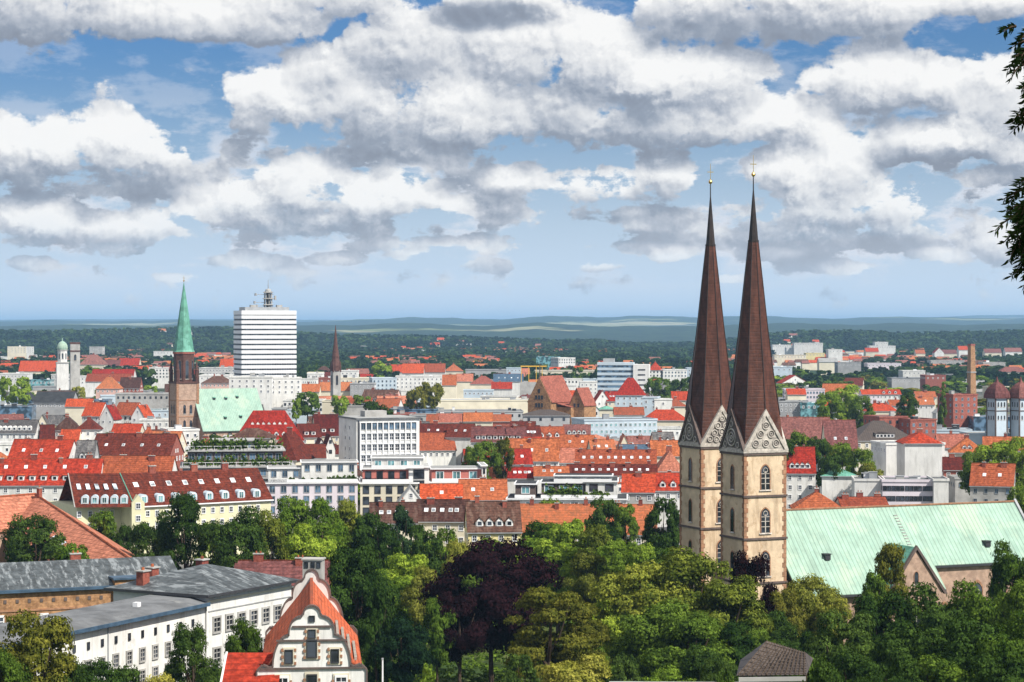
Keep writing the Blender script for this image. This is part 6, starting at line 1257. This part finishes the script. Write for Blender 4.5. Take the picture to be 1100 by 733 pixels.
def crown_mesh(shape, lod, mat, var):
    key = (shape, lod, mat, var)
    if key in CROWN: return CROWN[key]
    nc_, nl, sz = {0: (46, 26000, .026), 1: (36, 9000, .042), 2: (22, 1800, .085), 3: (12, 420, .16)}[lod]
    if shape in ('cone', 'tall'): nc_ = int(nc_ * 1.6)
    vk = (shape, lod, var)
    if vk not in CROWN: CROWN[vk] = crown_verts(abs(hash(shape)) % 1 + {'round': 10, 'tall': 20, 'cone': 30, 'spread': 40}[shape] + var * 7 + lod, shape, nc_, nl, sz)
    CROWN[key] = np_mesh('crown', CROWN[vk], len(CROWN[vk]) // 4, mat); return CROWN[key]
TRUNK = {}
def trunk_mesh(var, lod=0):
    """unit height 1 up to the crown base, limbs reach into the crown (z up to 2.2)"""
    if (var, lod) in TRUNK: return TRUNK[var, lod]
    q = random.Random(var); b = MB(); b.tube([(0, 0, -.15), (.01, 0, .1), (.02, .01, .6), (0, .03, 1.1), (.02, 0, 1.8)], [.085, .065, .05, .042, .015], 'bark', 7 if lod < 2 else 5)
    for k in range(6 if lod < 2 else 3):
        a_ = k * 1.05 + q.uniform(-.3, .3); z = .75 + .12 * k; b.tube([(0, .01, z), (math.cos(a_) * .22, math.sin(a_) * .22, z + .25), (math.cos(a_) * .45, math.sin(a_) * .45, z + .75)], [.032, .022, .008], 'bark', 5)
    TRUNK[var, lod] = b.mesh('trunk'); return TRUNK[var, lod]
LEAFW = {'leaf_sunny': 'sunlit green', 'leaf_dark': 'dark green', 'leaf_mid': 'mid-green', 'leaf_bright': 'bright green', 'leaf_yellow': 'yellow-green', 'leaf_olive': 'olive green', 'leaf_purple': 'dark purple', 'leaf_conifer': 'blackish green'}
SHW = {'round': 'rounded', 'tall': 'upright', 'cone': 'conical', 'spread': 'spreading'}
tr = random.Random(5); TREES = []
def tree(px, ytop, Y, wpx, mat='leaf_mid', shape='round', label=None, hpx=None, lod=None, name=None, grp=None, zb=None):
    X = at(px, Y); gz = ground_z(X, Y) if zb is None else zb; top = zat(ytop, Y); h = max(4, top - gz); rad = wpx / 2 / F * Y
    ch_ = max(h * .80, min(h * .9, hpx / F * Y)) if hpx else min(h * .88, max(rad * 2.1, h * .76)); cb = h - ch_ * .97
    if lod is None: lod = 0 if Y < 460 and wpx > 44 else 1 if Y < 1200 else 2 if Y < 1700 else 3
    var = tr.randrange(3 if lod else 4)
    nm = name or {'cone': 'conifer', 'leaf_purple': 'copper_beech'}.get(shape, 'copper_beech' if mat == 'leaf_purple' else 'broadleaf_tree')
    t = thing(nm, label, 'tree', (X, Y, gz), tr.uniform(0, 6.28), grp or 'trees')
    if label is None: tag(t, look='%s %s tree' % (SHW[shape], LEAFW.get(mat, 'dull green')))
    c = obj('crown', crown_mesh(shape, lod, mat, var), t, (0, 0, cb)); c.scale = (rad * 1.08, rad * 1.08, ch_ / 2)
    if lod < 3:
        k = obj('trunk', trunk_mesh(var, lod), t, (0, 0, 0)); zt__ = max(1.2, cb + ch_ * .1); k.scale = (max(2.5, min(rad, 6)) * 1.2,) * 2 + (min(h * .45, max(zt__, h * .42)),)
    TREES.append((X, Y, rad)); return t
T = tree
# (column, top row, distance, crown width in columns, leaf, shape)
T(38,544,432,68,'leaf_dark'); T(78,581,412,44,'leaf_bright',hpx=26); T(112,547,480,42,'leaf_mid'); T(135,562,470,26,'leaf_dark'); T(165,547,436,52,'leaf_dark'); T(198,532,430,56,'leaf_dark','tall'); T(228,560,440,40,'leaf_mid')
T(252,543,425,74,'leaf_dark'); T(285,545,440,50,'leaf_sunny'); T(312,531,450,62,'leaf_bright'); T(345,532,445,56,'leaf_bright'); T(372,534,455,54,'leaf_sunny'); T(335,562,425,64,'leaf_bright',hpx=40); T(300,572,450,56,'leaf_dark'); T(395,548,450,40,'leaf_dark')
T(432,543,452,40,'leaf_conifer','tall'); T(455,562,440,44,'leaf_dark'); T(478,566,445,38,'leaf_mid'); T(410,560,430,44,'leaf_dark'); T(492,578,430,34,'leaf_yellow')
T(385,583,348,84,'leaf_dark',label='big dark green tree right behind the ornate gabled house'); T(436,592,400,66,'leaf_bright'); T(455,606,385,50,'leaf_yellow'); T(420,610,390,50,'leaf_bright')
T(432,655,330,66,'leaf_conifer','round',label='blackish green evergreen between the lamp post and the dark beech'); T(470,640,350,40,'leaf_mid')
T(528,567,362,132,'leaf_purple','round',label='huge dark purple beech dominating the middle of the foreground',hpx=165)
T(494,632,352,66,'leaf_purple','round',hpx=95,label='lower dark purple crown at the left foot of the huge beech')
T(590,630,322,100,'leaf_olive','spread',label='wide layered olive green cedar right of the huge purple beech',hpx=85); T(625,655,330,60,'leaf_olive','spread')
T(620,700,300,84,'leaf_yellow','round',hpx=60,label='pale yellow-green bush at the bottom edge below the olive cedar'); T(560,700,310,40,'leaf_dark',hpx=50)
T(582,558,470,54,'leaf_mid'); T(612,556,462,56,'leaf_bright'); T(640,560,455,50,'leaf_sunny'); T(662,574,450,50,'leaf_bright'); T(690,580,440,46,'leaf_bright'); T(600,576,430,72,'leaf_bright'); T(632,588,420,54,'leaf_yellow'); T(570,575,450,44,'leaf_bright'); T(650,562,520,36,'leaf_dark')
T(712,533,475,46,'leaf_dark'); T(650,533,530,44,'leaf_dark','round',hpx=30); T(672,540,525,30,'leaf_mid',hpx=28); T(590,534,560,34,'leaf_mid',hpx=22); T(565,540,560,24,'leaf_dark',hpx=18)
T(690,594,352,112,'leaf_sunny'); T(742,586,350,120,'leaf_sunny','round',label='largest leafy green tree, standing before the left foot of the twin-spired church'); T(780,616,342,96,'leaf_sunny'); T(715,636,335,120,'leaf_mid'); T(662,625,350,70,'leaf_bright'); T(740,656,325,100,'leaf_mid'); T(790,660,330,60,'leaf_dark')
T(810,588,357,60,'leaf_purple','round',hpx=75,label='small purple-leaved tree at the foot of the nearer church tower'); T(868,610,366,72,'leaf_yellow','round',hpx=85,label='golden olive tree in front of the low left end of the nave roof'); T(842,630,355,50,'leaf_olive'); T(826,652,345,60,'leaf_dark'); T(850,672,330,60,'leaf_dark'); T(815,668,330,50,'leaf_mid'); T(895,640,360,46,'leaf_yellow')
T(957,586,374,52,'leaf_olive','tall',hpx=70,label='slim olive green tree in front of the small gabled transept'); T(938,612,370,34,'leaf_mid'); T(1088,578,352,56,'leaf_mid',label='leafy tree covering the right end of the green nave, at the frame edge')
for (px, yt, Y, wp, m_) in ((905,652,285,92,'leaf_dark'),(950,632,300,90,'leaf_dark'),(1005,626,300,96,'leaf_dark'),(1052,620,300,90,'leaf_mid'),(1098,618,290,80,'leaf_mid'),(975,662,262,100,'leaf_dark'),(1040,660,255,104,'leaf_dark'),(1095,655,250,96,'leaf_mid'),(920,690,250,90,'leaf_dark'),(1010,695,240,100,'leaf_mid'),(1070,700,236,100,'leaf_dark'),(880,672,290,56,'leaf_dark'),(960,706,238,80,'leaf_dark')): T(px, yt, Y, wp, m_)
T(36,653,246,108,'leaf_olive'); T(8,688,240,60,'leaf_mid'); T(102,700,262,70,'leaf_dark'); T(70,694,250,56,'leaf_dark'); T(207,664,282,60,'leaf_dark','round',label='dark green tree in front of the white school, just left of the red annex'); T(264,655,296,46,'leaf_mid','round',label='leafy tree between the white school and the ornate gabled house'); T(172,716,276,60,'leaf_yellow',hpx=30); T(135,712,280,44,'leaf_dark',hpx=30)
T(716,710,300,66,'leaf_bright','round',hpx=36,label='bright green bush at the bottom edge left of the ribbed shed'); T(775,700,290,50,'leaf_dark',hpx=45); T(755,690,300,60,'leaf_dark',hpx=50); T(865,700,280,44,'leaf_mid',hpx=40); T(888,694,196,64,'leaf_dark'); T(780,716,196,34,'leaf_dark','round'); T(672,700,310,40,'leaf_dark',hpx=45); T(460,712,300,26,'leaf_bright','tall',hpx=30)
T(405,625,330,36,'leaf_dark','tall'); T(640,690,330,50,'leaf_mid')
# town trees
for (px, yt, Y, wp, hp, m_, s_) in ((520,472,720,34,26,'leaf_mid','round'),(541,468,730,24,20,'leaf_olive','round'),(505,478,735,20,16,'leaf_mid','round'),(405,430,960,40,18,'leaf_dark','round'),(448,412,1250,24,14,'leaf_olive','round'),(464,407,1260,26,18,'leaf_olive','round'),(20,404,1400,32,18,'leaf_bright','round'),(8,400,1420,18,22,'leaf_bright','round'),(330,416,1250,30,14,'leaf_mid','round'),(390,420,1250,24,10,'leaf_mid','round'),(365,422,1240,20,9,'leaf_bright','round'),
        (84,412,1500,18,9,'leaf_yellow','round'),(100,393,2000,28,9,'leaf_bright','round'),(140,396,2000,26,10,'leaf_dark','round'),(160,394,2000,20,11,'leaf_dark','round'),(410,388,2000,26,12,'leaf_bright','round'),(340,390,1950,10,14,'leaf_mid','cone'),(318,424,1240,12,10,'leaf_bright','round'),
        (1072,472,690,62,40,'leaf_bright','round'),(1098,468,680,40,44,'leaf_bright','round'),(1046,484,700,34,22,'leaf_mid','round'),(1092,520,520,26,26,'leaf_mid','round'),(857,462,735,34,30,'leaf_mid','round'),(880,468,725,36,30,'leaf_dark','round'),(905,474,715,36,28,'leaf_mid','round'),(925,480,705,34,30,'leaf_mid','round'),(845,470,720,26,24,'leaf_dark','round'),(935,496,690,30,16,'leaf_yellow','round'),(893,486,700,30,20,'leaf_dark','round'),
        (908,412,1150,44,32,'leaf_bright','round'),(890,420,1120,30,26,'leaf_bright','round'),(925,424,1110,30,24,'leaf_mid','round'),(975,420,1080,24,24,'leaf_dark','round'),(1013,410,1120,14,30,'leaf_mid','cone'),(712,402,1500,24,12,'leaf_mid','round'),(730,404,1500,22,10,'leaf_dark','round'),(700,404,1500,16,10,'leaf_mid','round'),(640,396,1900,14,16,'leaf_dark','round'),(620,392,2000,14,18,'leaf_mid','round')):
    T(px, yt, Y, wp, m_, s_, hpx=hp)
# park and woodland belts: individual trees, nearer ones first
def belt(n, p0, p1, Y0_, Y1_, mats, hgt=(11, 19), wid=(5, 8), seed=1, avoid=True):
    q = random.Random(seed); k = 0; tr_ = 0
    while k < n and tr_ < n * 40:
        tr_ += 1; px = q.uniform(p0, p1); Y = q.uniform(Y0_, Y1_); X = at(px, Y); h = q.uniform(*hgt); r_ = q.uniform(*wid)
        if avoid and hits(X, Y, r_ * .6, r_ * .6, 0): continue
        yt = px_of((X, Y, ground_z(X, Y) + h))[1]; wp = r_ * 2 / Y * F
        if hides(px - wp / 2, px + wp / 2, yt, yt + h * .7 / Y * F, Y, 3): continue
        if any(abs(X - a_) < (r_ + c_) * .45 and abs(Y - b_) < (r_ + c_) * .45 for a_, b_, c_ in TREES): continue
        T(px, yt, Y, wp, q.choice(mats), q.choice(('round', 'round', 'round', 'tall'))); k += 1
belt(34, 150, 735, 425, 505, ['leaf_mid', 'leaf_dark', 'leaf_bright', 'leaf_mid'], (12, 17), (5, 7), 3)
belt(70, 820, 1120, 1250, 2300, ['leaf_mid', 'leaf_dark', 'leaf_olive', 'leaf_dark', 'leaf_bright'], (11, 18), (8, 12), 4)
belt(24, -20, 740, 650, 1300, ['leaf_mid', 'leaf_dark', 'leaf_bright'], (8, 12), (4, 6), 6)
belt(34, -20, 740, 1300, 2300, ['leaf_mid', 'leaf_dark', 'leaf_dark', 'leaf_bright'], (11, 17), (7, 10), 7)
# ------------------------------------------------------------------ far-off woods: one mass
g = np.random.default_rng(3); V = []; 
N = 30000; u0 = g.uniform(0, 1, N); Yf = 2050 * (6700 / 2050) ** u0; Uf = g.uniform(-.27, .27, N); cl = np.sin(Uf * 60 + Yf / 300) + np.sin(Uf * 150 - Yf / 500 + 1) * .8 + np.sin(Yf / 210) * .8
pxs = CX + Uf * F; keep = ((cl > -1.0) | (Yf > 4600)) & (Yf < 6600); keep &= ~((pxs > 820) & (pxs < 960) & (Yf > 2500) & (Yf < 4700) & (cl < .9))
Yf = Yf[keep]; Uf = Uf[keep]; n = len(Yf); Xf = Uf * Yf; Zf = np.array([ground_z(float(x), float(y)) for x, y in zip(Xf, Yf)])
sz = g.uniform(6, 10, n) * np.clip(Yf / 3600, 1, 1.6); hh = g.uniform(10, 17, n)
base = crown_verts(77, 'round', 9, 34, .40).reshape(-1, 4, 3); base2 = crown_verts(78, 'tall', 9, 34, .36).reshape(-1, 4, 3)
allv = []
for i in range(n):
    q = (base if i % 3 else base2); k = 34 if Yf[i] < 4000 else 24; qq = q[:k]; a_ = i * 1.7; cs, sn = math.cos(a_), math.sin(a_)
    x = qq[..., 0] * cs - qq[..., 1] * sn; y = qq[..., 0] * sn + qq[..., 1] * cs
    allv.append(np.stack([x * sz[i] + Xf[i], y * sz[i] + Yf[i], qq[..., 2] * hh[i] * .55 + Zf[i] - 1], -1).reshape(-1, 3))
allv = np.concatenate(allv); fw = obj('far_wood', np_mesh('far_wood', allv, len(allv) // 4, 'leaf_far'))
tag(fw, 'dark green woodland covering the land beyond the town', None, None, 'stuff')
# far suburbs: one mass of small houses among the woods
b = MB(); q = random.Random(9); cs_ = [(q.uniform(-40, 1140), q.choice((2600, 3000, 3400, 3900, 4400, 4800, 3200)), q.uniform(20, 55)) for _ in range(46)]
cs_ += [(900, 3600, 50), (870, 3100, 45), (940, 4200, 40), (600, 2900, 40), (520, 3000, 30), (150, 3600, 50), (100, 3100, 30), (120, 4300, 40), (1000, 3300, 50)]
for (pc, Yc_, sp_) in cs_:
    for _ in range(14):
        Y = Yc_ + q.gauss(0, Yc_ * .05); X = at(pc + q.gauss(0, sp_ * .5), Y); z0_ = ground_z(X, Y) + 1; s_ = .9 if Y < 5000 else 1.3
        w_ = q.uniform(10, 22) * s_; d_ = q.uniform(10, 14) * s_; h_ = q.uniform(8, 11) * (1 if Y < 3500 else .8); wm_ = q.choice(('white_plaster', 'warm_plaster', 'white_plaster')); rm_ = q.choice(('tile_red', 'tile_terracotta', 'felt_light', 'tile_mauve', 'tile_brown', 'felt_light'))
        b.box(X, Y, z0_ - 12, X + w_, Y + d_, z0_ + h_, wm_); zz = z0_ + h_ + .1; rr_ = 4 * s_ if rm_ != 'felt_light' else .6
        b.loft([[(X - .5, Y - .5, zz), (X + w_ + .5, Y - .5, zz), (X + w_ + .5, Y + d_ + .5, zz), (X - .5, Y + d_ + .5, zz)], [(X + .5, Y + d_ * .49, zz + rr_), (X + w_ - .5, Y + d_ * .49, zz + rr_), (X + w_ - .5, Y + d_ * .51, zz + rr_), (X + .5, Y + d_ * .51, zz + rr_)]], rm_)
tag(b.build('distant_suburb'), 'scattered pale houses with red roofs among the far woods', None, None, 'stuff')
# low ground cover among the park trees
g = np.random.default_rng(8); n = 9000; Yg_ = g.uniform(225, 520, n); Ug = g.uniform(-.245, .245, n); Xg = Ug * Yg_
ok = np.array([not hits(float(x), float(y), 1.0, 1.0, 0) for x, y in zip(Xg, Yg_)]); Yg_ = Yg_[ok]; Xg = Xg[ok]; n = len(Yg_); Zg = np.array([ground_z(float(x), float(y)) for x, y in zip(Xg, Yg_)])
bs = crown_verts(91, 'round', 8, 40, .20).reshape(-1, 4, 3); al = []
for i in range(n):
    s_ = g.uniform(.8, 2.2); a_ = i * 2.1; cs, sn = math.cos(a_), math.sin(a_); x = bs[..., 0] * cs - bs[..., 1] * sn; y = bs[..., 0] * sn + bs[..., 1] * cs
    al.append(np.stack([x * s_ + Xg[i], y * s_ + Yg_[i], bs[..., 2] * s_ * .8 + Zg[i] - .3], -1).reshape(-1, 3))
al = np.concatenate(al); tag(obj('ground_cover', np_mesh('ground_cover', al, len(al) // 4, 'leaf_mid')), 'low green shrubs covering the park floor between the trees', None, None, 'stuff')
# ------------------------------------------------------------------ the near tree whose twigs hang in from the right
nt_ = thing('overhanging_tree', 'dark feathery leaves hanging into the sky at the right edge', 'tree', (6.6, 12.5, 36), 0)
b = MB(); b.tube([(0, 0, 0), (.1, 0, 12), (0, .1, 22), (.1, 0, 30)], [.35, .30, .22, .08], 'bark', 9)
q = random.Random(4); leafq = []; twigs = MB()
def twig(p0, d0, L_, nl):
    pts = [Vector(p0)]; d = Vector(d0).normalized()
    for i in range(8): d = (d + Vector((q.gauss(0, .10), q.gauss(0, .12), -.10 + q.gauss(0, .05)))).normalized(); pts.append(pts[-1] + d * L_ / 8)
    twigs.tube(pts, [.010 - .001 * i for i in range(9)], 'bark', 4)
    for i in range(nl):
        t = (i + .5) / nl * 8; k = int(t); p = pts[k].lerp(pts[min(8, k + 1)], t - k); dd = (pts[min(8, k + 1)] - pts[k]).normalized() if k < 8 else d
        side = dd.cross(Vector((q.gauss(0, 1), q.gauss(0, 1), q.gauss(0, 1)))).normalized(); ld = (dd * .7 + side * .9 + Vector((-.1, 0, -.25))).normalized(); nrm = ld.cross(side).normalized(); wv_ = ld.cross(nrm).normalized() * q.uniform(.005, .008); ll = q.uniform(.038, .066)
        leafq.append([p, p + ld * ll * .45 + wv_, p + ld * ll, p + ld * ll * .45 - wv_])
for (px, py, n_, L_, dx) in ((1096,50,7,.30,-1),(1100,70,9,.32,-.9),(1104,88,5,.28,-.7),(1102,132,7,.26,-1),(1106,152,6,.26,-.7),(1100,205,11,.34,-.8),(1102,228,16,.42,-.8),(1104,250,16,.42,-.8),(1102,268,10,.36,-.6),(1114,240,16,.44,-.7)):
    Yt = 12.4; s_ = Vector((at(px + 9, Yt), Yt, zat(py - 4, Yt))); b.tube([Vector((6.6, 12.5, 0)) - Vector((6.6, 12.5, 36)) + Vector((6.6, 12.5, s_.z + .8)), (s_ + Vector((6.6, 12.5, s_.z + .6))) / 2 - Vector((6.6, 12.5, 36)) + Vector((6.6, 12.5, 36)), s_], [.05, .03, .012], 'bark', 5) if False else None
    loc0 = s_ - Vector((6.6, 12.5, 36)); b.tube([(0.05, 0, loc0.z + .9), (loc0.x * .5, 0, loc0.z + .7), tuple(loc0)], [.06, .035, .012], 'bark', 5)
    for k in range(int(n_ * 1.5)): twig(loc0 + Vector((q.uniform(-.02, .15), q.uniform(-.3, .3), q.uniform(-.14, .14))), (dx, q.gauss(0, .4), q.uniform(-.9, .25)), L_ * q.uniform(.45, .9) * .62, 26)
b.build('trunk', nt_); twigs.build('twig', nt_)
vv = np.array([[tuple(p) for p in qd] for qd in leafq]).reshape(-1, 3); obj('leaves', np_mesh('leaves', vv, len(leafq), 'leaf_near'), nt_)
vv2 = crown_verts(5, 'round', 40, 8000, .03); c_ = obj('crown', np_mesh('crown', vv2, len(vv2) // 4, 'leaf_near'), nt_, (1.4, 1.0, 17)); c_.scale = (3.2, 3.2, 7.5)
# ------------------------------------------------------------------ labels for everything not named by hand: look + place beside a landmark
LM = [('green-spired church', 197, 430), ('white slab tower', 284, 375), ('gridded office block', 403, 475), ('slim dark spire', 361, 385), ('white domed tower', 67, 385), ('long red row', 60, 508),
      ('cream dormered house', 195, 545), ('white school', 190, 650), ('huge purple beech', 528, 640), ('salmon gabled hall', 600, 425), ('blue banded office', 669, 403), ('long terracotta roof', 630, 558),
      ('twin church spires', 786, 420), ('green nave roof', 965, 575), ('tall red brick block', 1037, 440), ('ochre chimney', 1043, 385), ('long maroon roof', 865, 465), ('pinkish office wing', 975, 525), ('ribbed shed', 838, 710), ('ornate gabled house', 335, 690), ('pale station hall', 515, 430), ('blank white block', 980, 490)]
ORD = ['first', 'second', 'third', 'fourth', 'fifth', 'sixth', 'seventh', 'eighth', 'ninth', 'tenth', 'eleventh', 'twelfth', 'thirteenth', 'fourteenth', 'fifteenth', 'sixteenth', 'seventeenth', 'eighteenth', 'nineteenth', 'twentieth']
bins = {}
for o, look in THINGS:
    p = o.location; px, py = px_of((p.x, p.y, p.z + 8)); nm_, lx, ly = min(LM, key=lambda L: math.hypot((px - L[1]), (py - L[2]) * 1.5))
    dx, dy = px - lx, py - ly; rel = 'left of' if dx < 0 else 'right of'
    if abs(dx) < 24: rel = 'above' if dy < 0 else 'below'
    bins.setdefault((look, rel, nm_), []).append((px, o))
for (look, rel, nm_), L in bins.items():
    L.sort(key=lambda t: t[0])
    for i, (px, o) in enumerate(L):
        s_ = '%s %s %s' % (look, rel, nm_)
        if len(s_.replace('-', ' ').split()) > 13: s_ = s_.replace(' %s ' % rel, ' by ')
        if len(L) > 1: s_ += ', %s from left' % (ORD[i] if i < len(ORD) else str(i + 1) + 'th')
        o['label'] = s_
        if not o.get('group'): o['group'] = 'flat-roofed buildings of the town' if 'flat building' in look else 'houses of the old town'
# ------------------------------------------------------------------ haze: even air over the whole land
b = MB(); hz = bpy.data.meshes.new('haze'); x_, y0_, y1_, z0_, z1_ = 52000, -700, 46000, -5, 215
hz.from_pydata([(-x_, y0_, z0_), (x_, y0_, z0_), (x_, y1_, z0_), (-x_, y1_, z0_), (-x_, y0_, z1_), (x_, y0_, z1_), (x_, y1_, z1_), (-x_, y1_, z1_)], [], [(0, 3, 2, 1), (4, 5, 6, 7), (0, 1, 5, 4), (1, 2, 6, 5), (2, 3, 7, 6), (3, 0, 4, 7)])
hm = bpy.data.materials.new('haze'); hm.use_nodes = True; nt = hm.node_tree; nt.nodes.clear()
pv = nt.nodes.new('ShaderNodeVolumePrincipled'); pv.inputs['Density'].default_value = HAZE; pv.inputs['Color'].default_value = (.40, .68, 1.0, 1); pv.inputs['Density Attribute'].default_value = ''; pv.inputs['Anisotropy'].default_value = 0
ou = nt.nodes.new('ShaderNodeOutputMaterial'); lk(nt, pv.outputs[0], ou.inputs['Volume']); hz.materials.append(hm)
tag(obj('haze', hz), 'thin bluish summer haze over the town and the hills', None, None, 'stuff')
scene.cycles.max_bounces = 4; scene.cycles.diffuse_bounces = 2; scene.cycles.glossy_bounces = 2; scene.cycles.transmission_bounces = 3; scene.cycles.volume_bounces = 0; scene.cycles.transparent_max_bounces = 4
